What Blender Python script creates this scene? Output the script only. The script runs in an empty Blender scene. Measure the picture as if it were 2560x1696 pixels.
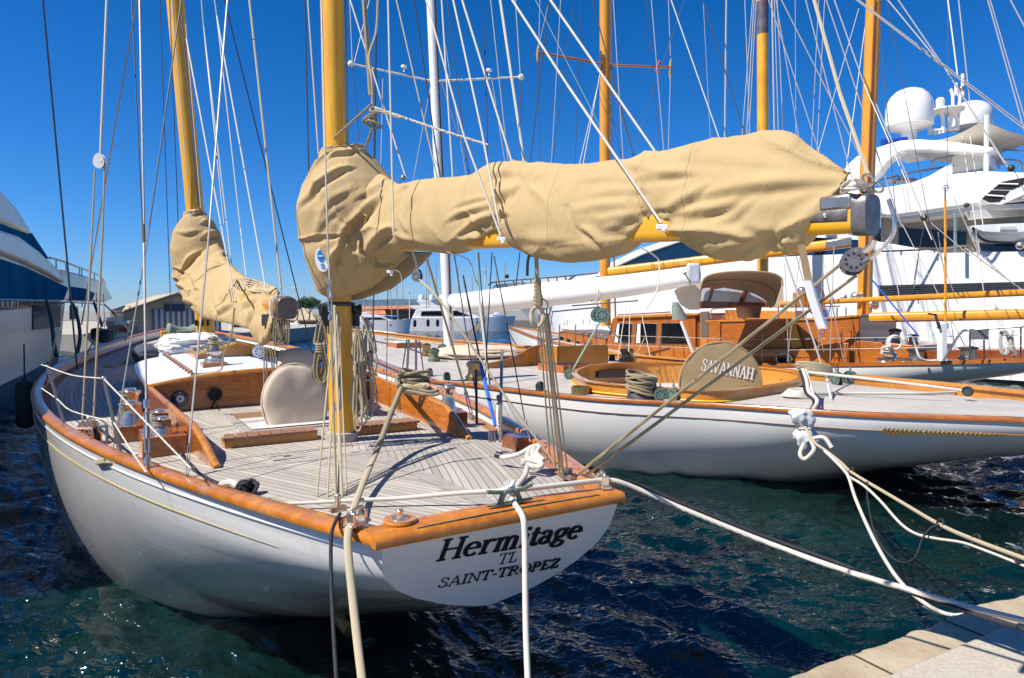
import bpy, bmesh, math, random
import numpy as np
from mathutils import Vector, Matrix, noise
R=math.radians; PI=math.pi
random.seed(7)
sc=bpy.context.scene; COL=sc.collection
# ---------------- camera ----------------
FX,CX,CY,HC=1700.0,1280.0,848.0,3.0
TILT=math.atan((848-776)/FX)
cd=bpy.data.cameras.new('camera'); cam=bpy.data.objects.new('camera',cd); COL.objects.link(cam)
cd.sensor_width=36; cd.lens=36*FX/2560; cd.clip_start=.05; cd.clip_end=9000
cam.location=(0,0,HC); cam.rotation_euler=(PI/2-TILT,0,0); sc.camera=cam
# ---------------- world, sun, exposure ----------------
SUN_AZ=(-.90,-.43); SUN_EL=R(50)
w=bpy.data.worlds.new('World'); sc.world=w; w.use_nodes=True
nt=w.node_tree; nt.nodes.clear()
sky=nt.nodes.new('ShaderNodeTexSky'); sky.sky_type='NISHITA'; sky.sun_disc=False
sky.sun_elevation=SUN_EL; sky.sun_rotation=math.atan2(SUN_AZ[0],SUN_AZ[1])
sky.air_density=1.0; sky.dust_density=0; sky.ozone_density=6.0; sky.altitude=0
bg=nt.nodes.new('ShaderNodeBackground'); bg.inputs[1].default_value=.085
wo=nt.nodes.new('ShaderNodeOutputWorld')
hsv=nt.nodes.new('ShaderNodeHueSaturation'); hsv.inputs['Saturation'].default_value=1.2
nt.links.new(sky.outputs[0],hsv.inputs['Color'])
tint=nt.nodes.new('ShaderNodeMix'); tint.data_type='RGBA'; tint.blend_type='MULTIPLY'; tint.inputs[0].default_value=1; tint.inputs[7].default_value=(.30,.70,.98,1)
_tc=nt.nodes.new('ShaderNodeTexCoord'); _sx=nt.nodes.new('ShaderNodeSeparateXYZ'); nt.links.new(_tc.outputs['Generated'],_sx.inputs[0]); _rp=nt.nodes.new('ShaderNodeValToRGB'); _rp.color_ramp.elements[0].position=.0; _rp.color_ramp.elements[0].color=(.46,.62,1.0,1); _rp.color_ramp.elements[1].position=.42; _rp.color_ramp.elements[1].color=(.09,.60,.88,1); _e=_rp.color_ramp.elements.new(.12); _e.color=(.34,.64,.98,1); nt.links.new(_sx.outputs[2],_rp.inputs[0]); nt.links.new(_rp.outputs[0],tint.inputs[7])
nt.links.new(hsv.outputs[0],tint.inputs[6]); nt.links.new(tint.outputs[2],bg.inputs[0]); nt.links.new(bg.outputs[0],wo.inputs[0])
sl=bpy.data.lights.new('sun','SUN'); sl.energy=4.3; sl.angle=R(.53); sl.color=(1,.965,.915)
so=bpy.data.objects.new('sun',sl); COL.objects.link(so)
_h=math.hypot(*SUN_AZ); SD=Vector((SUN_AZ[0]/_h*math.cos(SUN_EL),SUN_AZ[1]/_h*math.cos(SUN_EL),math.sin(SUN_EL)))
so.rotation_euler=SD.to_track_quat('Z','Y').to_euler(); so.location=(-10,-10,30)
sc.view_settings.view_transform='Standard'; sc.view_settings.look='None'; sc.view_settings.exposure=0.7; sc.view_settings.gamma=1
# ---------------- helpers: picture point -> place ----------------
_ct,_st=math.cos(TILT),math.sin(TILT)
def ray(x,y):
    a=(x-CX)/FX; b=-(y-CY)/FX
    return Vector((a, _ct+b*_st, -_st+b*_ct))
CAMP=Vector((0,0,HC))
def P(x,y,Y):
    d=ray(x,y); return CAMP+d*(Y/d.y)
def G(x,y,z):
    d=ray(x,y); return CAMP+d*((z-HC)/d.z)
def V(*a): return Vector(a)
# boat frame of the near yacht
TH=R(31.94); BF=Vector((-math.sin(TH),math.cos(TH),0)); BR=Vector((math.cos(TH),math.sin(TH),0)); BC=Vector((.017,3.783,0))
def B(f,l,z): return BC+BF*f+BR*l+Vector((0,0,z))
def toB(p): q=p-BC; return q.dot(BF),q.dot(BR),p.z
def interp(x,xs,ys): return float(np.interp(x,xs,ys))
def catmull(pts,n=8,closed=False):
    pts=[Vector(p) for p in pts]
    if len(pts)<3: return pts
    out=[]; m=len(pts); segs=m if closed else m-1
    for i in range(segs):
        p1=pts[i];p2=pts[(i+1)%m]
        p0=pts[(i-1)%m] if (closed or i>0) else p1*2-p2
        p3=pts[(i+2)%m] if (closed or i+2<m) else p2*2-p1
        for k in range(n):
            t=k/n
            out.append(.5*((2*p1)+(p2-p0)*t+(2*p0-5*p1+4*p2-p3)*t*t+(3*p1-p0-3*p2+p3)*t**3))
    if not closed: out.append(pts[-1])
    return out
def frame(d):
    d=d.normalized(); a=Vector((0,0,1)) if abs(d.z)<.9 else Vector((0,1,0))
    x=a.cross(d).normalized(); return x,d.cross(x)
class MB:
    def __init__(s): s.v=[];s.f=[];s.uv={}
    def add(s,vs,fs):
        o=len(s.v); s.v+= [tuple(p) for p in vs]; s.f+=[tuple(i+o for i in q) for q in fs]; return s
    def box(s,c,size,x=None,z=None,y=None):
        c=Vector(c); X=Vector(x or (1,0,0)).normalized(); Z=Vector(z or (0,0,1)).normalized()
        Y=Z.cross(X).normalized(); X=Y.cross(Z)
        a,b,h=[q/2 for q in size]; vs=[c+X*i*a+Y*j*b+Z*k*h for k in(-1,1) for j in(-1,1) for i in(-1,1)]
        return s.add(vs,[(0,2,3,1),(4,5,7,6),(0,1,5,4),(2,6,7,3),(0,4,6,2),(1,3,7,5)])
    def rings(s,rings,closed=True,caps=True,loop=False):
        n=len(rings[0]); vs=[p for r in rings for p in r]; fs=[]
        m=len(rings); last=m if loop else m-1
        for i in range(last):
            for j in range(n if closed else n-1):
                a=i*n+j;b=i*n+(j+1)%n; c=((i+1)%m)*n+(j+1)%n;d=((i+1)%m)*n+j
                fs.append((a,b,c,d))
        if caps and closed and not loop:
            fs.append(tuple(range(n))[::-1]); fs.append(tuple((m-1)*n+i for i in range(n)))
        return s.add(vs,fs)
    def cyl(s,p0,p1,r0,r1=None,n=12,caps=True):
        r1=r0 if r1 is None else r1; p0=Vector(p0);p1=Vector(p1); x,y=frame(p1-p0)
        rg=[[p+(x*math.cos(2*PI*k/n)+y*math.sin(2*PI*k/n))*r for k in range(n)] for p,r in((p0,r0),(p1,r1))]
        return s.rings(rg,caps=caps)
    def tube(s,pts,r,n=8,sm=6,closed=False,flat=None):
        pts=[Vector(p) for p in pts]
        if sm: pts=catmull(pts,sm,closed)
        m=len(pts); rg=[]; px=None
        for i,p in enumerate(pts):
            if closed: d=pts[(i+1)%m]-pts[i-1]
            else: d=pts[min(i+1,m-1)]-pts[max(i-1,0)]
            if d.length<1e-9: d=Vector((0,0,1))
            d.normalize()
            if px is None: px,_=frame(d)
            px=(px-d*px.dot(d));
            if px.length<1e-6: px,_=frame(d)
            px.normalize(); py=d.cross(px)
            rr=r(i/(m-1)) if callable(r) else (r[0]+(r[1]-r[0])*i/(m-1) if isinstance(r,tuple) else r)
            rg.append([p+(px*math.cos(2*PI*k/n)+py*math.sin(2*PI*k/n)*(flat or 1))*rr for k in range(n)])
        return s.rings(rg,loop=closed)
    def lathe(s,prof,o,axis=(0,0,1),n=20):
        o=Vector(o);a=Vector(axis).normalized();x,y=frame(a)
        rg=[[o+a*h+(x*math.cos(2*PI*k/n)+y*math.sin(2*PI*k/n))*max(r,1e-4) for k in range(n)] for r,h in prof]
        return s.rings(rg)
    def ball(s,c,r,n=12,sc_=(1,1,1)):
        c=Vector(c); rg=[]
        for i in range(1,n):
            a=PI*i/n; rg.append([c+Vector((math.sin(a)*math.cos(2*PI*k/(n*2))*r*sc_[0],math.sin(a)*math.sin(2*PI*k/(n*2))*r*sc_[1],-math.cos(a)*r*sc_[2])) for k in range(n*2)])
        return s.rings(rg)
    def prism(s,poly,d):
        d=Vector(d); n=len(poly); poly=[Vector(p) for p in poly]
        vs=poly+[p+d for p in poly]
        fs=[tuple(range(n))[::-1],tuple(range(n,2*n))]+[(i,(i+1)%n,(i+1)%n+n,i+n) for i in range(n)]
        return s.add(vs,fs)
    def grid(s,rows,uvs=None,flip=False):
        m=len(rows);n=len(rows[0]); o=len(s.v)
        s.v+=[tuple(p) for r in rows for p in r]
        for i in range(m-1):
            for j in range(n-1):
                q=(o+i*n+j,o+i*n+j+1,o+(i+1)*n+j+1,o+(i+1)*n+j); s.f.append(q[::-1] if flip else q)
        if uvs:
            k=o
            for r in uvs:
                for u in r: s.uv[k]=u; k+=1
        return s
def part(name,mb,mat,parent=None,label=None,ang=40,origin=None,fix=True,bevel=0):
    me=bpy.data.meshes.new(name)
    vs=mb.v
    if parent is not None:
        o=parent.matrix_world.translation if False else Vector(PLOC[parent.name])
    elif origin is not None: o=Vector(origin)
    else:
        a=np.array(vs); o=Vector(((a[:,0].min()+a[:,0].max())/2,(a[:,1].min()+a[:,1].max())/2,a[:,2].min()))
    me.from_pydata([(p[0]-o[0],p[1]-o[1],p[2]-o[2]) for p in vs],[],mb.f)
    if mb.uv:
        ul=me.uv_layers.new(name='UVMap')
        for lp in me.loops: ul.data[lp.index].uv=mb.uv.get(lp.vertex_index,(0,0))
    if fix:
        bm=bmesh.new(); bm.from_mesh(me); bmesh.ops.recalc_face_normals(bm,faces=bm.faces); bm.to_mesh(me); bm.free()
    me.polygons.foreach_set('use_smooth',[True]*len(me.polygons))
    me.set_sharp_from_angle(angle=R(ang))
    me.materials.append(mat)
    ob=bpy.data.objects.new(name,me); COL.objects.link(ob)
    if parent is not None: ob.parent=parent; PLOC[ob.name]=tuple(o)
    else: ob.location=o; PLOC[ob.name]=tuple(o)
    if label: ob['label']=label
    if bevel:
        b=ob.modifiers.new('bevel','BEVEL'); b.width=bevel; b.segments=2; b.limit_method='ANGLE'; b.angle_limit=R(35)
        b.harden_normals=False
    return ob
PLOC={}
def tag(o,label=None,cat=None,group=None,kind=None):
    if label: o['label']=label
    if cat: o['category']=cat
    if group: o['group']=group
    if kind: o['kind']=kind
    return o
def thing(name,label,cat,loc,group=None):
    o=bpy.data.objects.new(name,None); COL.objects.link(o); o.location=loc; o.empty_display_size=.2
    PLOC[o.name]=tuple(loc); return tag(o,label,cat,group)
def sub(name,mb,mat,parent,label=None,**k): # part under a mesh part
    return part(name,mb,mat,parent,label,**k)
def solo(name,mb,mat,label,cat,group=None,**k): return tag(part(name,mb,mat,**k),label,cat,group)
def struct(name,mb,mat,**k): return tag(part(name,mb,mat,**k),kind='structure')
# ---------------- drawn serif letters (stroke outlines, no font file) ----------------
def _arc(cx,cy,rx,ry,a0,a1,n=14): return [(cx+rx*math.cos(R(a0+(a1-a0)*k/n)),cy+ry*math.sin(R(a0+(a1-a0)*k/n))) for k in range(n+1)]
def _s(x,y,w=.17): return [(x-w,y),(x+w,y)]
GL={
'H':(.98,[[(.2,0),(.2,1)],[(.78,0),(.78,1)],[(.2,.5),(.78,.5)],_s(.2,.02),_s(.2,.98),_s(.78,.02),_s(.78,.98)]),
'e':(.64,[_arc(.32,.33,.25,.31,0,318,22),[(.09,.37),(.57,.37)]]),
'r':(.56,[[(.17,0),(.17,.66)],_s(.19,.02,.17),[(.03,.64),(.17,.64)],[(.17,.42),(.24,.57),(.35,.65),(.46,.63),(.5,.56)]]),
'm':(1.08,[[(.17,0),(.17,.66)],[(.03,.64),(.17,.64)],_s(.17,.02,.14),[(.17,.5),(.25,.6),(.37,.65),(.47,.6),(.5,.5),(.5,.0)],_s(.51,.02,.13),[(.5,.5),(.58,.6),(.7,.65),(.81,.6),(.85,.5),(.85,0)],_s(.86,.02,.15)]),
'i':(.38,[[(.19,0),(.19,.66)],_s(.19,.02,.15),[(.04,.64),(.19,.64)],[(.19,.86),(.19,.99)]]),
't':(.44,[[(.2,.9),(.2,.16),(.25,.04),(.36,.03),(.43,.1)],[(.04,.63),(.40,.63)]]),
'a':(.66,[[(.1,.5),(.15,.6),(.27,.65),(.4,.61),(.45,.5),(.45,.14),(.5,.04),(.6,.05)],_arc(.27,.19,.18,.17,60,330,14)]),
'g':(.66,[_arc(.29,.43,.2,.21,0,360,20),[(.24,.22),(.16,.14),(.2,.07),(.36,.04),(.5,-.02),(.53,-.13),(.42,-.24),(.22,-.25),(.08,-.18),(.09,-.06),(.2,.03)],[(.45,.56),(.55,.62),(.62,.62)]]),
'S':(.68,[[(.57,.72),(.56,.86),(.45,.97),(.3,.98),(.16,.9),(.13,.75),(.22,.62),(.42,.5),(.55,.38),(.57,.2),(.46,.05),(.3,.01),(.16,.06),(.1,.16),(.1,.28)]]),
'A':(.84,[[(.1,0),(.42,1)],[(.42,1),(.74,0)],[(.22,.34),(.62,.34)],_s(.1,.02,.12),_s(.74,.02,.14)]),
'I':(.42,[[(.21,0),(.21,1)],_s(.21,.02),_s(.21,.98)]),
'N':(.9,[[(.16,0),(.16,1)],[(.14,1),(.74,0)],[(.74,0),(.74,1)],_s(.16,.02,.14),_s(.1,.98,.1),_s(.74,.98,.14)]),
'T':(.76,[[(.38,0),(.38,1)],[(.06,.78),(.07,.97),(.69,.97),(.7,.78)],_s(.38,.02)]),
'L':(.7,[[(.2,0),(.2,1)],_s(.2,.98),[(.06,.02),(.6,.02),(.63,.24)]]),
'R':(.84,[[(.19,0),(.19,1)],_s(.19,.02),[(.03,.98),(.19,.98)],[(.19,.98),(.4,.98),(.56,.91),(.6,.76),(.54,.6),(.4,.53),(.19,.52)],[(.4,.52),(.74,.02)],[(.7,.02),(.82,.02)]]),
'O':(.9,[_arc(.45,.5,.35,.49,0,360,26)]),
'P':(.74,[[(.19,0),(.19,1)],_s(.19,.02),[(.03,.98),(.19,.98)],[(.19,.98),(.4,.98),(.57,.9),(.6,.74),(.54,.58),(.4,.5),(.19,.49)]]),
'E':(.74,[[(.19,0),(.19,1)],[(.03,.98),(.6,.98),(.62,.8)],[(.03,.02),(.63,.02),(.66,.22)],[(.19,.52),(.48,.52)]]),
'Z':(.72,[[(.08,.78),(.1,.98),(.62,.98)],[(.62,.97),(.08,.03)],[(.08,.02),(.63,.02),(.66,.22)]]),
'V':(.84,[[(.1,1),(.42,0)],[(.42,0),(.74,1)],_s(.1,.98,.13),_s(.74,.98,.12)]),
'-':(.42,[[(.06,.42),(.36,.42)]]),
}
def lettering(txt,o,xd,ud,height,width,mat,parent,name,thick=.10,thin=.04,shear=0,lift=.003,italicA=False):
    xd=Vector(xd).normalized(); ud=Vector(ud).normalized(); nn=xd.cross(ud).normalized()
    if nn.dot(CAMP-Vector(o))<0: nn=-nn
    adv=sum(GL[c][0] for c in txt); sx=width/adv/height
    mb=MB(); x0=0; q=0
    for ch in txt:
        a,st=GL[ch]
        for s_ in st:
            pts=[(p[0],p[1]) for p in s_]
            if len(pts)>3 and len(pts)<14:
                pts=[(p.x,p.y) for p in catmull([Vector((p[0],p[1],0)) for p in pts],6)]
            L=[];Rr=[];n=len(pts)
            for i,(x,y) in enumerate(pts):
                xa,ya=pts[max(0,i-1)];xb,yb=pts[min(n-1,i+1)]; dx,dy=xb-xa,yb-ya; l=math.hypot(dx,dy) or 1; dx/=l;dy/=l
                w_=(thin+(thick-thin)*abs(dy)**1.3)
                if ch in'ANV' and n==2 and abs(dy)>.5:  # stress of diagonals and stems
                    w_=thick if (dy*dx<0 if ch!='V' or True else True) else thin*1.1
                    if ch=='V': w_=thick if s_[0][0]<.2 else thin*1.1
                    if ch=='N' and abs(dx)<.05: w_=thin*1.1
                L.append((x-dy*w_,y+dx*w_));Rr.append((x+dy*w_,y-dx*w_))
            q+=1; h=lift+.00025*q
            def W(p,h_): 
                X=(x0+p[0])*height*sx+shear*p[1]*height; return Vector(o)+xd*X+ud*(p[1]*height)+nn*h_
            mb.rings([[W(l,h),W(r,h),W(r,0),W(l,0)] for l,r in zip(L,Rr)])
        x0+=a
    return part(name,mb,mat,parent,ang=30)
def on_plane(x,y,o,n):
    d=ray(x,y); n=Vector(n); return CAMP+d*((Vector(o)-CAMP).dot(n)/d.dot(n))
# ---------------- materials ----------------
class M:
    def __init__(s,name):
        s.m=bpy.data.materials.new(name); s.m.use_nodes=True; s.nt=s.m.node_tree; s.b=s.nt.nodes['Principled BSDF']
        s.tc=None
    def n(s,t,**k):
        x=s.nt.nodes.new(t)
        for a,b in k.items(): setattr(x,a,b)
        return x
    def l(s,a,b): s.nt.links.new(a,b)
    def set(s,**k):
        for a,b in k.items(): s.b.inputs[a.replace('_',' ')].default_value=b
        return s
    def co(s,scale=(1,1,1),rot=(0,0,0),kind='Object'):
        if s.tc is None: s.tc=s.n('ShaderNodeTexCoord')
        mp=s.n('ShaderNodeMapping'); mp.inputs['Scale'].default_value=scale; mp.inputs['Rotation'].default_value=rot
        s.l(s.tc.outputs[kind],mp.inputs[0]); return mp.outputs[0]
    def noise(s,co,scale,detail=4,rough=.55,dist=0):
        x=s.n('ShaderNodeTexNoise'); x.inputs['Scale'].default_value=scale; x.inputs['Detail'].default_value=detail; x.inputs['Roughness'].default_value=rough; x.inputs['Distortion'].default_value=dist
        s.l(co,x.inputs['Vector']); return x.outputs['Fac']
    def ramp(s,fac,stops,interp='LINEAR'):
        x=s.n('ShaderNodeValToRGB'); x.color_ramp.interpolation=interp; e=x.color_ramp.elements
        while len(e)<len(stops): e.new(.5)
        for q,(p,c) in zip(e,stops): q.position=p; q.color=tuple(c)+(1,) if len(c)==3 else c
        s.l(fac,x.inputs[0]); return x.outputs[0]
    def mix(s,fac,a,b,mode='MIX'):
        x=s.n('ShaderNodeMix',data_type='RGBA',blend_type=mode)
        for v,i in((fac,0),(a,6),(b,7)):
            if hasattr(v,'links'): s.l(v,x.inputs[i])
            else: x.inputs[i].default_value=v if i==0 else tuple(v)+(1,)
        return x.outputs[2]
    def math(s,op,a,b=None,c=None):
        x=s.n('ShaderNodeMath',operation=op)
        for i,v in enumerate((a,b,c)):
            if v is None: continue
            if hasattr(v,'links'): s.l(v,x.inputs[i])
            else: x.inputs[i].default_value=v
        return x.outputs[0]
    def bump(s,h,strength=.3,dist=.01,normal=None):
        x=s.n('ShaderNodeBump'); x.inputs['Strength'].default_value=strength; x.inputs['Distance'].default_value=dist
        s.l(h,x.inputs['Height']); 
        if normal: s.l(normal,x.inputs['Normal'])
        s.l(x.outputs[0],s.b.inputs['Normal']); return x.outputs[0]
    def col(s,o): s.l(o,s.b.inputs['Base Color']); return s
    def rough(s,o): s.l(o,s.b.inputs['Roughness']); return s
def simple(name,c,rough=.5,metal=0,var=.12,scale=6,bump=0,coat=0,spec=None,bs=40,bd=.004):
    m=M(name); m.set(Roughness=rough,Metallic=metal); co=m.co()
    f=m.noise(co,scale,5); a=[x*(1-var) for x in c]; b=[min(1,x*(1+var)) for x in c]
    m.col(m.ramp(f,[(.3,a),(.7,b)]))
    f2=m.noise(co,scale*4,3); r=m.math('MULTIPLY_ADD',f2,.2,rough-.1); m.rough(m.math('MAXIMUM',r,.02))
    if bump: m.bump(m.noise(co,bs,4),bump,bd)
    if coat: m.set(Coat_Weight=coat,Coat_Roughness=.04)
    if spec is not None: m.b.inputs['Specular IOR Level'].default_value=spec
    return m.m
def wood(name,c1,c2,scale=(3,3,3),rough=.28,coat=.7,stretch=(1,1,1),grain=14,wear=0,rot=(0,0,0)):
    m=M(name); co=m.co(stretch,rot); n1=m.noise(co,grain,6,.6,.6); n2=m.noise(m.co((.7,.7,.7)),1.3,4)
    c=m.ramp(n1,[(.28,c1),(.5,[(a+b)/2 for a,b in zip(c1,c2)]),(.72,c2)])
    c=m.mix(m.math('MULTIPLY',m.ramp(n2,[(.35,(0,0,0)),(.65,(1,1,1))]),.35),c,[x*.55 for x in c1])
    if wear:
        wf=m.ramp(m.noise(m.co(),2.3,6,.7),[(.56,(0,0,0)),(.62,(1,1,1))]); c=m.mix(m.math('MULTIPLY',wf,wear),c,(.45,.3,.2))
    m.col(c); m.set(Roughness=rough,Coat_Weight=coat,Coat_Roughness=.05)
    m.bump(n1,.12,.002); return m.m
MT={}
# varnish
MT['varnish']=wood('varnished_teak',(.38,.12,.014),(.72,.31,.04),stretch=(1,1,6),wear=0,rough=.35,coat=.6)
MT['caprail']=wood('cap_rail_varnish',(.42,.115,.012),(.74,.27,.03),stretch=(1,1,1),wear=.4,rough=.35,coat=.5,grain=9)
MT['mahog']=wood('mahogany',(.27,.068,.01),(.58,.19,.025),stretch=(1,1,7),rough=.3,coat=.7,grain=7)
MT['mahog_dk']=wood('dark_mahogany',(.16,.035,.01),(.33,.09,.02),stretch=(1,1,7),rough=.3,coat=.6,grain=7)
MT['spar']=wood('spruce_spar',(.74,.30,.006),(.94,.52,.02),stretch=(6,6,.35),rough=.42,coat=.3,grain=5)
MT['spar_h']=wood('spruce_boom',(.76,.32,.012),(.88,.48,.03),stretch=(.6,.6,8),rough=.3,coat=.7,grain=5)
MT['spar_o']=wood('orange_spar',(.70,.27,.012),(.82,.38,.02),stretch=(6,6,.35),rough=.3,coat=.6,grain=5)
MT['teakraw']=wood('raw_teak',(.24,.11,.055),(.40,.20,.11),stretch=(1,1,1),rough=.65,coat=0,grain=20)
MT['teakgrey']=simple('grey_teak',(.36,.31,.27),.7,var=.15,scale=12)
def teak_deck(name,pitch=.058,base=((.34,.30,.24),(.51,.455,.375)),seam=(.07,.06,.055),sw=.10,king=.16):
    # UV: u = metres in from the rail, v = metres along the boat
    m=M(name); tc=m.n('ShaderNodeTexCoord'); sp=m.n('ShaderNodeSeparateXYZ'); m.l(tc.outputs['UV'],sp.inputs[0])
    q=m.math('DIVIDE',sp.outputs[0],pitch); fr=m.math('FRACT',q); fl=m.math('FLOOR',q)
    s1=m.math('LESS_THAN',fr,sw)
    # butt joints: each strake offset
    h=m.math('FRACT',m.math('MULTIPLY',m.math('SINE',m.math('MULTIPLY',fl,12.9898)),437.5))
    vv=m.math('ADD',m.math('DIVIDE',sp.outputs[1],1.7),h); s2=m.math('LESS_THAN',m.math('FRACT',vv),.004)
    wn=m.n('ShaderNodeTexWhiteNoise',noise_dimensions='2D'); cb=m.n('ShaderNodeCombineXYZ'); m.l(fl,cb.inputs[0]); m.l(m.math('FLOOR',vv),cb.inputs[1]); m.l(cb.outputs[0],wn.inputs['Vector'])
    mp=m.n('ShaderNodeMapping'); mp.inputs['Scale'].default_value=(60,4,1); m.l(tc.outputs['UV'],mp.inputs[0])
    g=m.noise(mp.outputs[0],1,5,.6)
    f=m.math('MULTIPLY_ADD',wn.outputs['Value'],.5,m.math('MULTIPLY',g,.5))
    c=m.ramp(f,[(.2,base[0]),(.75,base[1])])
    big=m.noise(m.co(),.9,4); c=m.mix(m.math('MULTIPLY',m.ramp(big,[(.4,(0,0,0)),(.7,(1,1,1))]),.3),c,[x*.7 for x in base[0]])
    c=m.mix(m.math('MAXIMUM',s1,s2),c,seam); m.col(c); m.set(Roughness=.75)
    m.bump(m.math('ADD',m.math('MULTIPLY',s1,-1),m.math('MULTIPLY',g,.3)),.3,.003)
    return m.m
MT['deck']=teak_deck('teak_deck')
MT['deck2']=teak_deck('teak_deck_far',pitch=.06,base=((.42,.375,.32),(.55,.50,.44)),sw=.08,seam=(.16,.14,.13))
def hullpaint(name,c=(.86,.81,.74),rough=.12,stain=.0,seams=0):
    m=M(name); co=m.co((.35,.35,3)); f=m.noise(co,1.2,6,.65)
    cc=m.ramp(f,[(.3,[x*.93 for x in c]),(.7,c)])
    if stain:
        st=m.ramp(m.noise(m.co((.9,.9,.12)),3.5,6,.7),[(.56,(0,0,0)),(.72,(1,1,1))]); cc=m.mix(m.math('MULTIPLY',st,stain),cc,(.50,.43,.33))
    m.col(cc); m.set(Roughness=rough,Coat_Weight=1.0,Coat_Roughness=.02)
    h=m.noise(m.co((.5,.5,2.2)),2.0,3)
    if seams: # faint plank seams following the sheer
        h=m.noise(m.co((.25,.25,7)),2.6,3,.5)
    m.bump(h,.06 if not seams else .09,.02); return m.m
MT['hull']=hullpaint('white_hull_paint',stain=.35,seams=1)
MT['hull_s']=hullpaint('white_gloss_hull',c=(.87,.83,.77),rough=.06)
MT['hull3']=hullpaint('cream_hull',c=(.78,.76,.68),rough=.1)
MT['white']=simple('white_paint',(.85,.82,.77),.3,var=.03,coat=.4)
MT['offwhite']=simple('offwhite_paint',(.74,.72,.66),.4,var=.05)
MT['yachtwhite']=simple('yacht_gelcoat',(.84,.81,.77),.15,var=.02,coat=.6,scale=.5)
MT['yachtgrey']=simple('pale_grey_gelcoat',(.70,.65,.55),.35,var=.05,coat=.15,scale=.5)
MT['silver']=simple('silver_hull_paint',(.80,.70,.54),.35,metal=.0,var=.08,coat=.15,scale=.6)
MT['antifoul']=simple('dark_boot_paint',(.012,.016,.028),.35,var=.3)
MT['keel']=simple('keel_paint',(.02,.03,.03),.6,var=.3)
MT['gold']=simple('gold_leaf',(.80,.50,.07),.28,metal=.9,var=.2,scale=60)
MT['goldline']=simple('gold_paint_line',(.30,.22,.05),.4,var=.2)
MT['brownline']=simple('brown_cove_line',(.22,.12,.05),.4,var=.2)
MT['yellow']=simple('yellow_line',(.85,.55,.02),.4,var=.1)
MT['chrome']=simple('polished_steel',(.74,.61,.48),.2,metal=.85,var=.05,scale=20)
MT['aged']=simple('aged_fitting_metal',(.17,.15,.14),.42,metal=.6,var=.3,scale=30,bump=.2)
MT['steel']=simple('brushed_steel',(.36,.32,.28),.34,metal=.85,var=.15,scale=25)
MT['wire']=simple('wire_rope_steel',(.42,.39,.35),.5,metal=.4,var=.2,scale=50)
MT['wire_dk']=simple('dark_rigging_wire',(.06,.06,.07),.5,metal=.3,var=.2,scale=30)
MT['black']=simple('black_plastic',(.015,.015,.018),.4,var=.3)
MT['blackline']=simple('black_rope',(.02,.02,.025),.8,var=.4,scale=60,bump=.4,bs=200)
MT['darkin']=simple('dark_opening',(.006,.006,.007),.8,var=.2)
MT['ink']=simple('letter_black',(.012,.010,.012),.4,var=.1)
MT['bronze']=simple('worn_bronze',(.30,.22,.10),.38,metal=.8,var=.35,scale=9)
MT['verdigris']=simple('green_bronze',(.15,.19,.14),.6,metal=.3,var=.5,scale=22,bump=.3)
MT['greenblock']=simple('green_grey_cheek',(.13,.20,.16),.5,metal=.3,var=.2,scale=12)
MT['greenpaint']=simple('sage_cover',(.22,.25,.21),.8,var=.15)
MT['stonewhite']=simple('white_plastic',(.85,.82,.77),.35,var=.03)
MT['navy']=simple('navy_glass_fitting',(.008,.012,.05),.15,var=.2,coat=.5)
MT['paleblue']=simple('pale_blue_enamel',(.35,.62,.80),.3,var=.05)
MT['blueline']=simple('blue_rope',(.02,.14,.50),.7,var=.3,scale=50,bump=.3)
MT['red']=simple('red_cloth',(.55,.03,.04),.7,var=.2)
MT['fender']=simple('dark_green_fender',(.02,.035,.025),.6,var=.4,bump=.2)
MT['bluedeck']=simple('pale_blue_deck_paint',(.62,.68,.78),.5,var=.05)
def rope(name,c,tw=170,c2=None,rough=.8,bs=.8):
    m=M(name); w_=m.n('ShaderNodeTexWave',wave_type='BANDS',bands_direction='DIAGONAL'); w_.inputs['Scale'].default_value=tw/6; w_.inputs['Distortion'].default_value=1.5
    m.l(m.co(),w_.inputs['Vector']); d=[x*.62 for x in c]
    cc=m.ramp(w_.outputs['Fac'],[(.1,d),(.6,c)])
    f=m.noise(m.co(),8,4); cc=m.mix(m.math('MULTIPLY',f,.4),cc,[x*.7 for x in c]); 
    if c2: cc=m.mix(m.ramp(m.noise(m.co(),70,1),[(.6,(0,0,0)),(.63,(1,1,1))]),cc,c2)
    m.col(cc); m.set(Roughness=rough); m.bump(w_.outputs['Fac'],bs,.004); return m.m
MT['rope']=rope('tan_rope',(.56,.46,.29),tw=420,bs=.4)
MT['rope_d']=rope('olive_tan_rope',(.38,.31,.18))
MT['rope_w']=rope('white_rope',(.76,.69,.57),tw=260,bs=.5)
MT['rope_wf']=rope('flecked_rope',(.60,.55,.44),c2=(.06,.05,.05))
MT['rope_g']=rope('green_fleck_rope',(.42,.52,.40),c2=(.05,.25,.15))
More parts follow.
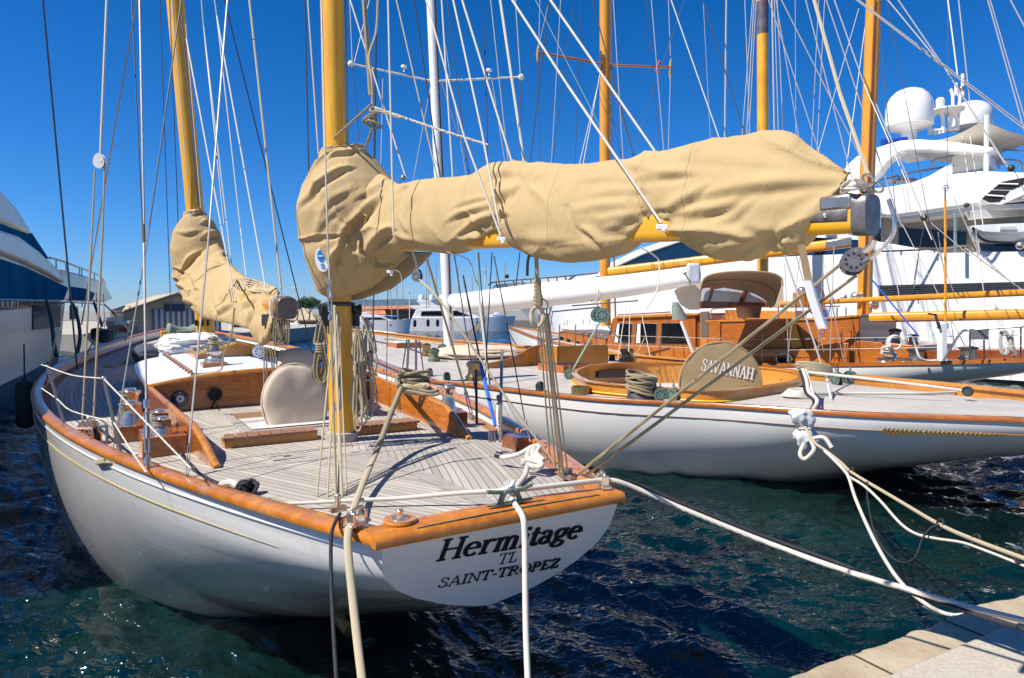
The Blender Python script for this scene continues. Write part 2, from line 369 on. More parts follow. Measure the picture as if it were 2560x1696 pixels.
def canvas(name,c,weave=380,bump=.35,seam=None,c2=None):
    m=M(name); co=m.co(); f=m.noise(co,3.2,6,.6); 
    cc=m.ramp(f,[(.3,[x*.9 for x in c]),(.7,c)])
    st=m.ramp(m.noise(m.co((1,1,.35)),1.7,6,.65),[(.55,(0,0,0)),(.75,(1,1,1))]); cc=m.mix(m.math('MULTIPLY',st,.5),cc,c2 or [x*.76 for x in c])
    if seam:
        d=m.n('ShaderNodeVectorMath',operation='DOT_PRODUCT'); m.l(co,d.inputs[0]); d.inputs[1].default_value=seam[0]
        fr=m.math('FRACT',m.math('DIVIDE',m.math('ADD',d.outputs['Value'],seam[2]),seam[1])); ln=m.math('LESS_THAN',fr,.006/seam[1]); ln2=m.math('LESS_THAN',m.math('ABSOLUTE',m.math('SUBTRACT',fr,.03/seam[1])),.0025/seam[1]); cc=m.mix(m.math('MAXIMUM',m.math('MULTIPLY',ln,.6),m.math('MULTIPLY',ln2,.3)),cc,[x*.45 for x in c])
    m.col(cc); m.set(Roughness=.85); m.b.inputs['Specular IOR Level'].default_value=.25
    h=m.math('ADD',m.math('MULTIPLY',m.noise(co,9,5,.6,.8),.7),m.math('MULTIPLY',m.noise(co,weave,2),.08)); m.bump(h,bump,.02); return m.m
MT['canvas']=canvas('tan_canvas',(.49,.345,.165),bump=.5,seam=((.584,-.812,0),.92,.35))
MT['canvas_p']=canvas('pale_canvas',(.64,.52,.38),bump=.2)
MT['canvas_b']=canvas('brown_canvas',(.40,.28,.15),bump=.2)
MT['sailwhite']=canvas('white_sailcloth',(.72,.71,.68),bump=.5)
MT['hood']=canvas('taupe_hood',(.38,.27,.18),bump=.15)
MT['dkcanvas']=canvas('slate_cover',(.07,.08,.11),bump=.3)
def glass(name,c,rough=.08):
    m=M(name); f=m.noise(m.co(),1.4,4); m.col(m.ramp(f,[(.3,[x*.7 for x in c]),(.7,c)])); m.set(Roughness=rough); m.b.inputs['Specular IOR Level'].default_value=.45
    return m.m
MT['glassblue']=glass('blue_tinted_glass',(.004,.022,.06)); MT['glassdark']=glass('dark_glass',(.008,.009,.012))
MT['glasssky']=simple('blue_tinted_window',(.01,.10,.21),.35,var=.25,scale=.5,spec=.0); MT['clearvinyl']=simple('clear_vinyl',(.62,.64,.68),.1,var=.15,scale=5,coat=.6)
# ---------------- water ----------------
def make_water():
    rs=[1.2]
    while rs[-1]<2500: rs.append(rs[-1]+max(.03,.0062*rs[-1])*(1 if rs[-1]<60 else 4))
    rs=np.array(rs); n=420
    an=np.linspace(R(-48),R(48),n)
    Rr,A=np.meshgrid(rs,an,indexing='ij')
    X=Rr*np.sin(A);Y=Rr*np.cos(A)
    rng=np.random.default_rng(3); Z=np.zeros_like(X)
    px=X.copy();py=Y.copy()
    # domain warp + sharpened wavelets travelling one way
    wx=X+.35*np.sin(.9*Y+1.3*np.sin(.5*X))+.10*np.sin(2.7*Y+1.1*X); wy=Y+.22*np.sin(.8*X+1.1*np.sin(.6*Y))+.06*np.sin(2.3*X-1.9*Y)+.025*np.sin(5.1*X+2*Y)
    for k in range(54):
        lam=.13*(1.062**k); th=R(80)+rng.normal()*.5
        kk=2*PI/lam; ph=rng.uniform(0,2*PI); a=.0105*lam**1.0*rng.uniform(.5,1.4)
        if lam>1.6: a*=.6
        fade=np.clip(1.6-Rr*.013/lam,0,1)
        s=np.sin(kk*(wx*math.cos(th)+wy*math.sin(th))+ph+.8*np.sin(.37*kk*(wx*math.sin(th)-wy*math.cos(th))+ph*2))
        Z+=fade*a*(1-np.abs(s)*1.6 if k%2 else s)
    Z-=Z.mean()
    mb=MB(); m=len(rs)
    vs=np.stack([X,Y,Z],-1).reshape(-1,3)
    i,j=np.meshgrid(np.arange(m-1),np.arange(n-1),indexing='ij'); q=(i*n+j).reshape(-1)
    F=np.stack([q,q+1,q+n+1,q+n],-1)
    me=bpy.data.meshes.new('water'); me.vertices.add(len(vs)); me.vertices.foreach_set('co',vs.reshape(-1).astype('f'))
    me.loops.add(F.size); me.polygons.add(len(F)); me.loops.foreach_set('vertex_index',F[:,::-1].reshape(-1).astype('i'))
    me.polygons.foreach_set('loop_start',np.arange(0,F.size,4,dtype='i'))
    me.polygons.foreach_set('use_smooth',np.ones(len(F),bool)); me.update(calc_edges=True); me.validate()
    mt=M('sea_water'); co=mt.co()
    f=mt.noise(co,.35,3); mt.col(mt.ramp(f,[(.35,(.0004,.007,.007)),(.65,(.001,.017,.013))]))
    mt.set(Roughness=.012,IOR=1.5); mt.b.inputs['Specular IOR Level'].default_value=.75
    h=mt.math('ADD',mt.noise(mt.co((1,2.2,1)),3.2,2,.5,1.0),mt.math('MULTIPLY',mt.noise(mt.co((1,1.8,1)),9,1,.5,.8),.35))
    mt.bump(h,.8,.06)
    me.materials.append(mt.m); o=bpy.data.objects.new('water',me); COL.objects.link(o); tag(o,kind='structure')
make_water()
# distant shore land and far quay
def land():
    mb=MB(); mb.box((0,560,.6),(3000,900,1.5)); struct('ground',mb,simple('shore_ground',(.25,.23,.19),.9))
    mb=MB(); mb.box((-77,80,.45),(112,62,1.6)); struct('far_quay',mb,simple('quay_concrete',(.42,.38,.31),.9))
land()
def hills():
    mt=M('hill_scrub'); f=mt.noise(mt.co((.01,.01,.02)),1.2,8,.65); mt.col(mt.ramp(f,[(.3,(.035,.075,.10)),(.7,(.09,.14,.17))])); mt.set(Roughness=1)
    def ridge(xs,hs,Y,name,dep):
        mb=MB(); rows=[]; n=90
        for r in range(7):
            row=[]
            for i in range(n):
                x=xs[0]+(xs[-1]-xs[0])*i/(n-1); h=interp(x,xs,hs)+Y*.0016*noise.fractal(Vector((x*.02,Y*.01,r*.4)),1,2,5)
                t=r/6; p=P(x,776,Y); row.append((p.x,Y+dep*(t-.5)*2,1+max(0,h)*Y/FX*math.sin(PI*(.08+.84*t))))
            rows.append(row)
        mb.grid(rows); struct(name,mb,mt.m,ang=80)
    ridge([780,900,1000,1060,1110,1200,1300,1420,1600],[10,20,22,19,26,38,50,40,30],1500,'hills',260)
    ridge([760,860,950,1100,1300,1500],[14,26,28,30,20,10],2300,'hills',300)
hills()
# near quay (bottom right) : stone coping
def quay():
    mt=M('limestone_coping'); co=mt.co(); f=mt.noise(co,1.6,8,.65); c=mt.ramp(f,[(.3,(.30,.22,.125)),(.5,(.43,.34,.215)),(.7,(.52,.43,.30))])
    sp=mt.ramp(mt.noise(co,22,4,.7),[(.60,(0,0,0)),(.70,(1,1,1))]); c=mt.mix(mt.math('MULTIPLY',sp,.55),c,(.28,.20,.12)); mt.col(c)
    mt.set(Roughness=.85); mt.bump(mt.noise(co,14,7,.7),.5,.03)
    zt=1.22
    edge=[(1750,1760),(1905,1700),(1960,1688),(2060,1650),(2150,1622),(2200,1606),(2320,1560),(2450,1508),(2560,1486),(2800,1385)]
    pts=[G(x,y,zt) for x,y in edge]
    dense=[]
    for a,b in zip(pts,pts[1:]):
        for k in range(14):
            p=a.lerp(b,k/14); n_=noise.fractal(p*6,1,2,4)*.018; dense.append(p+Vector((-.5,1,0))*n_)
    dense=[dense[0]+(dense[0]-dense[20]).normalized()*30]+dense+[dense[-1]+(dense[-1]-dense[-20]).normalized()*40]
    inn=Vector((.45,-.9,0)).normalized()
    rows=[[p+Vector((0,0,-3)) for p in dense],[p+Vector((0,0,-.5)) for p in dense],[p+Vector((0,0,-.03)) for p in dense],[p+inn*.012+Vector((0,0,-.008)) for p in dense],[p+inn*.04 for p in dense],[p+inn*.15 for p in dense],[p+inn*.40+V(0,0,.004) for p in dense],[p+inn*.62+V(0,0,.0) for p in dense]]
    mb=MB().grid(rows); struct('quay',mb,mt.m,ang=50)
    # pavement behind the coping
    a=[p+inn*.62+V(0,0,-.004) for p in dense]; mb=MB().grid([[p for p in a],[p+inn*40 for p in a]]); struct('pavement',mb,simple('pale_paving',(.50,.47,.41),.9,var=.12,scale=1.2,bump=.2))
    # rounded mooring stone at the corner
    mb=MB(); c=G(2640,1760,zt); rg=[]
    return zt,inn,dense
QZ,QIN,QED=quay()

# mason's joints across the coping
mj=simple('joint_dirt',(.07,.055,.04),.95)
for k in(52,88):
    a=QED[k]+QIN*.02+V(0,0,.004); b=QED[k]+QIN*.60+V(0,0,.006); t=(QED[k+1]-QED[k]).normalized()*.006
    struct('quay_joint',MB().prism([a-t,a+t,b+t*1.4,b-t],(0,0,.002)),mj)
# ================= near yacht =================
HL=17.3
def sheer(f): s=f/HL; return 1.849-.321*s+.996*s*s
def rail_from_px(px):
    out=[]
    for x,y in px:
        z=1.85
        for _ in range(25): f,l,_z=toB(G(x,y,z)); z=.5*z+.5*sheer(f)
        out.append((f,l,z))
    return out
portpx=[(959,1355),(757,1314),(541,1244),(379,1179),(216,1106),(125,1052),(85,1018),(75,996),(84,970),(105,945),(145,913),(218,876),(327,843)]
starpx=[(1549,1244),(1395,1120),(1300,1058),(1213,1018),(1133,985),(1057,956),(926,914),(749,872)]
PR=rail_from_px(portpx); SR=rail_from_px(starpx)
BOWF=17.4
def fitrail(rr,deg=6,sgn=1):
    a=np.array(rr); f=list(a[:,0])+[BOWF,BOWF-.15]; l=list(a[:,1]*sgn)+[0.02,.35]
    # smooth least squares with basis sqrt(1-s) * poly
    s=np.array(f)/BOWF; env=(1-np.clip(s,0,1)**2.2)**.8+1e-3
    A=np.stack([env*s**k for k in range(deg)],1); wgt=np.ones(len(s)); wgt[0]=6
    Aw=A*wgt[:,None]; lw=np.array(l)*wgt; c=np.linalg.solve(Aw.T@Aw+np.eye(deg)*4e-4,Aw.T@lw)
    return lambda F:(lambda S:float((max(0,1-S**2.2)**.8)*sum(c[k]*S**k for k in range(deg))))(min(max(F/BOWF,0),1))
bp=fitrail(PR,5,-1); bs=fitrail(SR,5,1)
f0p,f0s=PR[0][0],SR[0][0]
def zkeel(f): return interp(f,[0,1.0,2.2,3.4,4.8,6.3,8,11,14,16,17.4],[1.33,.93,.45,0,-.75,-1.4,-2.1,-2.2,-1.2,-.2,1.7])
NS=110
FS=[HL*1.004*(i/NS)**1.0 for i in range(NS)]+[BOWF-.02]
def rp(f): return B(f,-bp(f),sheer(f))
def rs_(f): return B(f,bs(f),sheer(f))
def bulw(f): return interp(f,[0,1.2,3,17.4],[.035,.07,.14,.20])
def zdeck(f): return sheer(f)-bulw(f)
yacht=thing('sailing_yacht','white wooden sailing yacht with varnished cap rail, moored stern-to nearest the quay','sailing yacht',tuple(B(8,0,0)))
TOUT=[(959,1355),(957,1385),(955,1412),(960,1446),(995,1479),(1046,1500),(1123,1515),(1190,1519),(1230,1515),(1275,1497),(1337,1471),(1395,1438),(1446,1402),(1497,1357),(1526,1315),(1542,1268),(1549,1244)]
_a,_b,_c=B(0,-bp(0),sheer(0)),B(0,bs(0),sheer(0)),B(.22,0,1.29); _n=(_b-_a).cross(_c-_a).normalized()
_tp=[on_plane(x,y,_a,_n) for x,y in TOUT]; _tp[0]=_a; _tp[-1]=_b
_tl=[toB(p) for p in _tp]; _zmin=min(q[2] for q in _tl)
_d=[0]
for q,r_ in zip(_tl,_tl[1:]): _d.append(_d[-1]+math.hypot(r_[1]-q[1],r_[2]-q[2]))
def tprof(u):
    t=u*_d[-1]; l=interp(t,_d,[q[1] for q in _tl]); z=interp(t,_d,[q[2] for q in _tl]); c=(bs(0)-bp(0))/2; h=(bs(0)+bp(0))/2
    return (l-c)/h,max(0,(sheer(0)-z)/(sheer(0)-_zmin))
ZK0=_zmin
def hull():
    mb=MB(); rings=[]; n=26
    for f in FS:
        l0,l1=-bp(f),bs(f); c=(l0+l1)/2; b=(l1-l0)/2; zr=sheer(f); zk=min(zkeel(f),zr-.05); ring=[]
        for k in range(2*n+1):
            a=PI*k/(2*n); ca=math.cos(a); sa=max(0,math.sin(a))
            e=interp(f,[0,3,8,17.4],[1.0,1.0,1.0,.9]); e2=interp(f,[0,2.5,6],[1.35,1.1,1.0])
            lat=-math.copysign(abs(ca)**e,ca)*b+c; z=zr-(zr-zk)*sa**e2
            if f<3.0:
                w_=1-f/3.0; w_=w_*w_*(3-2*w_); ln,zf=tprof(k/(2*n)); zk_=zk if f>.0 else ZK0; lat=lat*(1-w_)+(c+ln*b)*w_; z=z*(1-w_)+(zr-(zr-(zk*(1-w_)+min(zk,ZK0+(zk-1.33))*w_))*zf)*w_
            if f<2.2: # rake of the counter: lower parts start further forward
                ff=f+(1-f/2.2)*.22*(zr-z)/max(.1,zr-zk)
            else: ff=f
            ring.append(B(ff,lat,z))
        rings.append(ring)
    mb.rings(rings,closed=False)
    h=part('hull',mb,MT['hull'],yacht,ang=30)
    # transom
    tr=rings[0]; cen=sum((Vector(p) for p in tr),Vector())/len(tr)
    mt=MB(); rws=[]
    for t in (1.0,.8,.6,.4,.2,.02): rws.append([cen+(Vector(p)-cen)*t for p in tr]+[])
    top=[tr[0].lerp(tr[-1],k/20) for k in range(21)]
    loop=list(tr)+top[::-1][1:-1]; cc=sum(loop,Vector())/len(loop)
    mt.v=[tuple(cc)]+[tuple(p) for p in loop]; m=len(loop); mt.f=[(0,1+i,1+(i+1)%m) for i in range(m)]
    part('transom',mt,simple('transom_paint',(.80,.74,.69),.35,var=.04,scale=2),yacht,ang=60)
    return rings
HR=hull()
TP0,TP1=HR[0][0],HR[0][-1] # transom top corners
# deck with camber, planks swept to the rail
def deck():
    rows=[];uv=[]
    for i,f in enumerate(FS):
        a=-bp(f)+.05;b=bs(f)-.05
        if b-a<.1: a,b=-.05,.05
        N=40; r=[];u=[]
        for k in range(N+1):
            l=a+(b-a)*k/N; c=(a+b)/2; h=.07*(1-((l-c)/((b-a)/2))**2)*min(1,(b-a)/3)
            r.append(B(f,l,zdeck(f)+h)); u.append((min(l-a,b-l)+.0,f))
        rows.append(r); uv.append(u)
    part('deck',MB().grid(rows,uv),MT['deck'],yacht,ang=60)
    def zd(f,l):
        a=-bp(f)+.05;b=bs(f)-.05;c=(a+b)/2
        return zdeck(f)+.07*(1-min(1,((l-c)/((b-a)/2))**2))*min(1,(b-a)/3)
    return zd
zd=deck()
def D(f,l,h=0): return B(f,l,zd(f,l)+h)
# bulwark inner face + cap rails + covering boards + rub strakes
for side in(-1,1):
    rows=[];cap=[];rub=[];cov=[];line=[]
    for i,f in enumerate(FS):
        if f>17.2: continue
        e=(-bp(f) if side<0 else bs(f)); z=sheer(f); s=-side
        rows.append([B(f,e+s*.045,z-.01),B(f,e+s*.05,zdeck(f)-.01)])
        w_=interp(f,[0,1.5],[.16,.115])
        cap.append([B(f,e-s*.018,z-.030),B(f,e-s*.026,z-.006),B(f,e-s*.018,z+.014),B(f,e+s*.01,z+.022),B(f,e+s*(w_-.03),z+.022),B(f,e+s*(w_-.015),z+.008),B(f,e+s*(w_-.015),z-.02)])
        cov.append([B(f,e+s*.052,zdeck(f)+.012),B(f,e+s*.20,zdeck(f)+.014),B(f,e+s*.20,zdeck(f)-.01),B(f,e+s*.052,zdeck(f)-.01)])
    part('bulwark',MB().grid(rows),MT['white'],yacht)
    part('cap_rail',MB().rings(cap),MT['caprail'],yacht,ang=50)
    part('covering_board',MB().rings(cov),MT['teakraw'],yacht)
def hull_lat(f,side,z):
    i=min(range(len(FS)-1),key=lambda k:abs(FS[k]-f)); i=i if FS[i]<=f else i-1; i=max(0,i); t=(f-FS[i])/(FS[i+1]-FS[i]); o=[]
    for j in(i,i+1):
        r=[toB(p) for p in HR[j]]; m=len(r)//2; r=r[:m+1] if side<0 else r[m:][::-1]
        zs=[q[2] for q in r][::-1]; ls=[q[1] for q in r][::-1]; o.append(interp(z,zs,ls))
    return o[0]*(1-t)+o[1]*t
def onhull(f,side,q):  # q 0 rail..1 keel, a touch proud
    l0,l1=-bp(f),bs(f); c=(l0+l1)/2; b=(l1-l0)/2; zr=sheer(f); zk=min(zkeel(f),zr-.05)
    sa=q; ca=math.sqrt(max(0,1-sa*sa)); e2=interp(f,[0,2.5,6],[1.35,1.1,1.0]); z=zr-(zr-zk)*sa**e2
    ff=f+(1-f/2.2)*.22*(zr-z)/max(.1,zr-zk) if f<2.2 else f
    lat=hull_lat(f,side,z)
    return B(ff,lat,z),B(f,side,0)-B(f,0,0)
def qz(f,dz): # q for a height dz below the rail
    zr=sheer(f); zk=min(zkeel(f),zr-.05); e2=interp(f,[0,2.5,6],[1.35,1.1,1.0]); return min(.999,max(0,dz/(zr-zk))**(1/e2))
for side in(-1,1):
    pts=[]; 
    for i in range(70):
        f=.9+i*.235
        p,nn=onhull(f,side,qz(f,.25)); pts.append(p+nn*.004)
    part('cove_line',MB().tube(pts,lambda t:.0014+.0055*min(1,t*14),6,0,flat=.5),MT['goldline'],yacht)
    pts=[]
    for i in range(72):
        f=.12+i*.236; p,nn=onhull(f,side,qz(f,.10)); pts.append(p)
    part('rubbing_strake',MB().tube(pts,.011,8,0),MT['hull'],yacht)
# transom cap plank
xd=(TP1-TP0); ux=xd.normalized(); uy=Vector((-ux.y,ux.x,0))
mb=MB(); rg=[]
for k in range(31):
    t=-.018+1.036*k/30; p=TP0+xd*t; cr=.012*math.sin(PI*min(1,max(0,t)))
    rg.append([p+uy*-.035+V(0,0,-.035),p+uy*-.045+V(0,0,-.01),p+uy*-.035+V(0,0,.014),p+uy*-.01+V(0,0,.026+cr),p+uy*.15+V(0,0,.026+cr),p+uy*.165+V(0,0,.01),p+uy*.165+V(0,0,-.04)])
mb.rings(rg); cap=part('transom_cap',mb,MT['caprail'],yacht,ang=50)
mb=MB().tube([TP0.lerp(TP1,t)+uy*-.012+V(0,0,.028+.012*math.sin(PI*t)) for t in np.linspace(.13,.9,24)],.003,6,0); part('metal_strip',mb,MT['verdigris'],yacht)
# name on the transom
trd=(Vector(HR[0][len(HR[0])//2])-(TP0+TP1)/2); tup=-trd.normalized()
tn=ux.cross(tup).normalized(); tc=(TP0+TP1)/2
def tp(x,y): return on_plane(x,y,tc+tn*.002,tn)
if tn.dot(Vector((0,-1,0)))<0: tn=-tn
def tword(txt,a,b,top,**k):
    a=tp(*a); b=tp(*b); t=tp(*top); xx=(b-a); ud=xx.normalized().cross(tn); ud=ud if ud.z>0 else -ud
    return lettering(txt,a,xx,ud,(t-a).dot(ud),xx.length,MT['ink'],yacht,**k)
tword('Hermitage',(1088,1404),(1446,1343),(1101,1351),name='name_lettering',thick=.088,thin=.036,shear=.10)
tword('TL',(1241,1412),(1290,1404),(1245,1386),name='port_lettering',thick=.045,thin=.02,shear=.08)
tword('SAINT-TROPEZ',(1092,1471),(1393,1416),(1099,1447),name='port_lettering',thick=.05,thin=.022,shear=.10)
# underwater exhaust pipe on the port quarter
mb=MB().cyl(P(845,1545,4.9),P(873,1580,4.75),.04,n=16); part('exhaust_pipe',mb,MT['bronze'],yacht)
# ================= deck gear of the near yacht =================
def Gd(x,y,h=0):
    z=1.7
    for _ in range(20):
        p=G(x,y,z); f,l,_z=toB(p); z=.4*z+.6*(zd(min(max(f,0),17),l)+h)
    return G(x,y,z)
def winch(parent,base,r,h,name='winch',wraps=None,mat='chrome'):
    mb=MB(); H=h
    mb.lathe([(r*1.15,0),(r*1.15,.06*H),(r*1.0,.16*H),(r*.98,.3*H),(r*.78,.42*H),(r*.70,.6*H),(r*.76,.75*H),(r*.98,.82*H),(r*1.0,.9*H),(r*.55,.93*H),(r*.5,1.0*H),(r*.2,1.0*H),(0,.98*H)],base,n=28)
    w_=part(name,mb,MT[mat],parent)
    if wraps:
        mb=MB(); pts=[]
        for k in range(60):
            a=k/60*2*PI*3.2; pts.append(Vector(base)+V(math.cos(a)*r*.83,math.sin(a)*r*.83,H*(.45+.28*k/60)))
        mb.tube(pts,r*.11,7,0); part('rope_turns',mb,MT[wraps],w_)
    return w_
# coachroof
CF=6.0
def camber(l): return .14*(1-(l/1.42)**2)
def roof():
    fs=[6.0,6.02,7,8,9,9.4,9.6,9.66]; wd=[1.37,1.39,1.41,1.40,1.36,1.30,1.18,1.0]
    body=[]; 
    for f,w_ in zip(fs,wd):
        zt=2.10+.012*(f-6); row=[]
        zb=zd(f,0)-.12
        row=[B(f,-w_*1.02,zb)]+[B(f,w_*math.sin(PI/2*k/8)*1.0,zt+camber(w_*math.sin(PI/2*k/8))*1.0-.03) for k in range(-8,9)]+[B(f,w_*1.02,zb)]
        body.append(row)
    cb=part('coachroof',MB().rings(body),MT['mahog'],yacht,ang=35)
    top=[];bot=[]
    rings=[]
    for f,w_ in zip([5.965,6.0,7,8,9,9.4,9.62,9.70],[1.40,1.42,1.44,1.43,1.39,1.33,1.2,1.0]):
        zt=2.10+.012*(f-6); pts=[B(f,w_*math.sin(PI/2*k/10),zt+camber(w_*math.sin(PI/2*k/10))) for k in range(-10,11)]
        rings.append([p-V(0,0,.025) for p in pts][::1]+[p for p in pts][::-1])
    part('roof',MB().rings(rings),MT['bluedeck'],yacht,ang=35)
    # varnished edge moulding aft and along the sides
    pts=[B(5.95,1.43*math.sin(PI/2*k/10),2.085+camber(1.43*math.sin(PI/2*k/10))) for k in range(-10,11)]
    part('moulding',MB().tube(pts,.030,8,2),MT['varnish'],yacht)
    for s in(-1,1):
        part('moulding',MB().tube([B(f,s*(w_+.005),2.085+.012*(f-6)) for f,w_ in zip([5.95,7,8,9,9.4,9.62],[1.42,1.44,1.43,1.39,1.33,1.2])],.026,8,3),MT['varnish'],yacht)
    # hand rail on the port side and starboard
    for s in(-1,1):
        mb=MB(); a=[(f,s*.93) for f in np.linspace(6.12,9.4,12)]
        mb.tube([B(f,l,2.10+camber(l)+.012*(f-6)+.055) for f,l in a],.016,8,2)
        for f,l in a: mb.cyl(B(f,l,2.10+camber(l)+.012*(f-6)-.005),B(f,l,2.10+camber(l)+.012*(f-6)+.05),.017,.013,8)
        part('handrail',mb,MT['teakraw'],yacht)
roof()
def zr_(f,l): return 2.10+camber(l)+.012*(f-6)
# aft bulkhead fittings
fo=B(CF-.012,0,2); fn=-BF
c=on_plane(450,997,fo,fn)
eye=part('charm_disc',MB().lathe([(.098,0),(.098,.012),(.09,.02),(0,.024)],c,fn,28),MT['navy'],yacht,label='dark blue round eye charm')
part('charm_ring',MB().lathe([(.045,0.024),(.045,.028),(0,.029)],c,fn,24),MT['paleblue'],eye)
part('charm_white',MB().lathe([(.030,0.029),(.030,.031),(0,.031)],c,fn,20),MT['white'],eye)
part('charm_pupil',MB().lathe([(.017,0.031),(.017,.035),(0,.035)],c,fn,20),MT['navy'],eye)
part('charm_stud',MB().lathe([(.009,.02),(.009,.03),(0,.032)],c+V(0,0,.073),fn,10),MT['gold'],eye)
c=on_plane(537,986,fo,fn)
ph=part('instrument',MB().lathe([(.093,0),(.093,.006),(.082,.012),(.080,.004),(0,.004)],c,fn,30),MT['darkin'],yacht)
part('rim',MB().tube([c+fn*.01+(BR*math.cos(a)+V(0,0,1)*math.sin(a))*.088 for a in np.linspace(0,2*PI,29)[:-1]],.006,8,0,closed=True),MT['brownline'],ph)
part('cable',MB().tube([c-V(0,0,.085)+fn*.02,on_plane(512,1040,fo,fn)+fn*.12,Gd(500,1082,.02),Gd(478,1105,.02)],.008),MT['black'],yacht)
part('cable',MB().tube([c-V(0,0,.085)+fn*.02,on_plane(545,1020,fo,fn)+fn*.04,Gd(548,1026,.01)],.006),MT['black'],yacht)
# coamings with swept ends
for s,lz in((-1,-1.30),(1,1.18)):
    mb=MB(); rg=[]
    for k in range(40):
        f=5.98-(5.98-2.62)*k/39; h=interp(f,[2.62,2.75,2.95,3.3,4.2,6],[.02,.06,.16,.26,.29,.33]); 
        l=interp(f,[2.6,4,6],[1.12,1.24,1.36])*s if s>0 else -interp(f,[2.6,4,6],[1.16,1.26,1.37])
        zb=zd(f,l)-.02; ln=.10*s*h; t=.03
        rg.append([B(f,l-t,zb),B(f,l+ln-t,zb+h),B(f,l+ln-t*.4,zb+h+.016),B(f,l+ln+t*.5,zb+h+.016),B(f,l+ln+t,zb+h),B(f,l+t,zb)])
    cm=part('coaming',mb.rings(rg),MT['mahog'],yacht,ang=50)
    part('coaming_cap',MB().tube([r[2].lerp(r[3],.5) for r in rg],.030,10,0,flat=.6),MT['varnish'],cm)
# footwell hatch, white inside
hp=[Gd(572,1052),Gd(672,1040),Gd(742,1070),Gd(742,1105),Gd(628,1118)]
hp=[B(5.42,-.62,0),B(5.42,.45,0),B(4.0,.45,0),B(4.0,-.62,0)]
def hatch():
    f0,f1,l0,l1=4.05,5.35,-.66,.42
    mb=MB()
    z=lambda f,l,h:B(f,l,zd(f,l)+h)
    for a,b in(((f0,l0),(f1,l0)),((f1,l0),(f1,l1)),((f1,l1),(f0,l1)),((f0,l1),(f0,l0))):
        p=z(a[0],a[1],.008);q=z(b[0],b[1],.008); d=(q-p).normalized(); mb.box((p+q)/2,((q-p).length+.08,.08,.024),x=d)
    fr=part('hatch_frame',mb,MT['teakgrey'],yacht,bevel=.004)
    mb=MB(); g=lambda f,l,h:B(f,l,zd(f,l)+h)
    part('hatch_well',MB().grid([[g(f0+.05,l0+.05,.0285),g(f0+.05,l1-.05,.0285)],[g(f1-.5,l0+.05,.0285),g(f1-.5,l1-.05,.0285)]]),MT['white'],fr)
    part('hatch_wall',MB().grid([[g(f1-.5,l0+.05,.028),g(f1-.5,l1-.05,.028)],[g(f1-.08,l0+.05,.027),g(f1-.08,l1-.05,.027)]]),MT['teakraw'],fr)
hatch()
# wheel under its round cover
wc=P(738,1006,7.40); wn=(BF*-1+V(0,0,.12)).normalized()
rg=[]
wx=BR; wy=wn.cross(wx); wy=wy if wy.z>0 else -wy
for k in range(9):
    q=[(-.10,.30),(-.09,.40),(-.06,.43),(0,.44),(.04,.43),(.06,.38),(.068,.25),(.069,.12),(.069,.01)][k]
    rg.append([wc+wn*(q[0]+(.016*math.sin(3*a+.6)+.010*math.sin(7*a))*(q[1]/.44)**4)+(wx*math.cos(a)*.80+wy*math.sin(a)*.95)*q[1] for a in np.linspace(0,2*PI,49)[:-1]])
solo('wheel_cover',MB().rings(rg),MT['canvas_p'],'round pale beige canvas cover over the steering wheel, beside the nearest wooden mast','wheel cover',ang=70)
part('wheel_pedestal',MB().cyl(B(4.5,0,1.62),B(4.5,0,2.1),.09,.07,16),MT['mahog'],yacht)
part('cover_hem',MB().tube([wc+wn*.012+wx*math.cos(a)*.353+wy*math.sin(a)*.42 for a in np.linspace(0,2*PI,49)[:-1]],.012,7,0,closed=True),MT['canvas_p'],bpy.data.objects['wheel_cover'])
# second cover behind (compass binnacle cover)
bc=B(5.15,.12,0); rg=[]
for z_,w_ in((1.75,.20),(2.1,.215),(2.32,.225),(2.44,.21),(2.52,.15),(2.545,.05)):
    rg.append([bc+V(0,0,z_)+BR*math.cos(a)*w_*(1+.03*math.sin(5*a))+BF*math.sin(a)*w_*.75 for a in np.linspace(0,2*PI,33)[:-1]])
solo('binnacle_cover',MB().rings(rg),MT['canvas_p'],'pale beige rounded cover standing behind the wheel cover by the cabin','cover',ang=60)
# slatted helm seat: curved box in two halves either side of the mast
for l0,l1,sg in((-.98,-.16,0),(.16,.92,1)):
    st=part('helm_seat',MB().rings([[B(3.34+.10*l*l-.02+a,l,zd(3.3,l)-.01+h) for a,h in((0,0),(0,.085),(.20,.085),(.20,0))] for l in np.linspace(l0,l1,12)]),MT['varnish'],yacht)
    m=8
    for k in range(m):
        l=l0+(l1-l0)*(k+.5)/m; p=B(3.34+.10*l*l+.075,l,zd(3.3,l)+.088)
        part('slat',MB().box(p,((l1-l0)/m*.9,.25,.022),x=BR+BF*.2*l),MT['teakraw'],st)
# low deck lines: king planks / margin planks
for a,b in(((.33,-.9),(2.55,-1.5)),((2.6,-1.5),(2.6,1.3))):
    p=D(a[0],a[1],.005);q=D(b[0],b[1],.005)
def lay(name,pts,w_,mat,h=.004):
    rows=[]
    for i,(f,l) in enumerate(pts):
        a=pts[max(0,i-1)];b=pts[min(len(pts)-1,i+1)]; d=Vector((b[0]-a[0],b[1]-a[1])).normalized(); n_=Vector((-d.y,d.x))*w_/2
        rows.append([D(f+n_.x,l+n_.y,h),D(f-n_.x,l-n_.y,h)])
    return part(name,MB().grid(rows),mat,yacht)
lay('margin_plank',[(2.45,-1.05),(2.38,-.5),(2.36,0),(2.38,.5),(2.45,1.0)],.10,MT['teakgrey'])
lay('margin_plank',[(2.95,-1.05),(2.88,-.5),(2.86,0),(2.88,.5),(2.95,1.0)],.09,MT['teakgrey'])
lay('king_plank',[(.2,0),(1,0),(2.3,0)],.13,MT['teakgrey'])
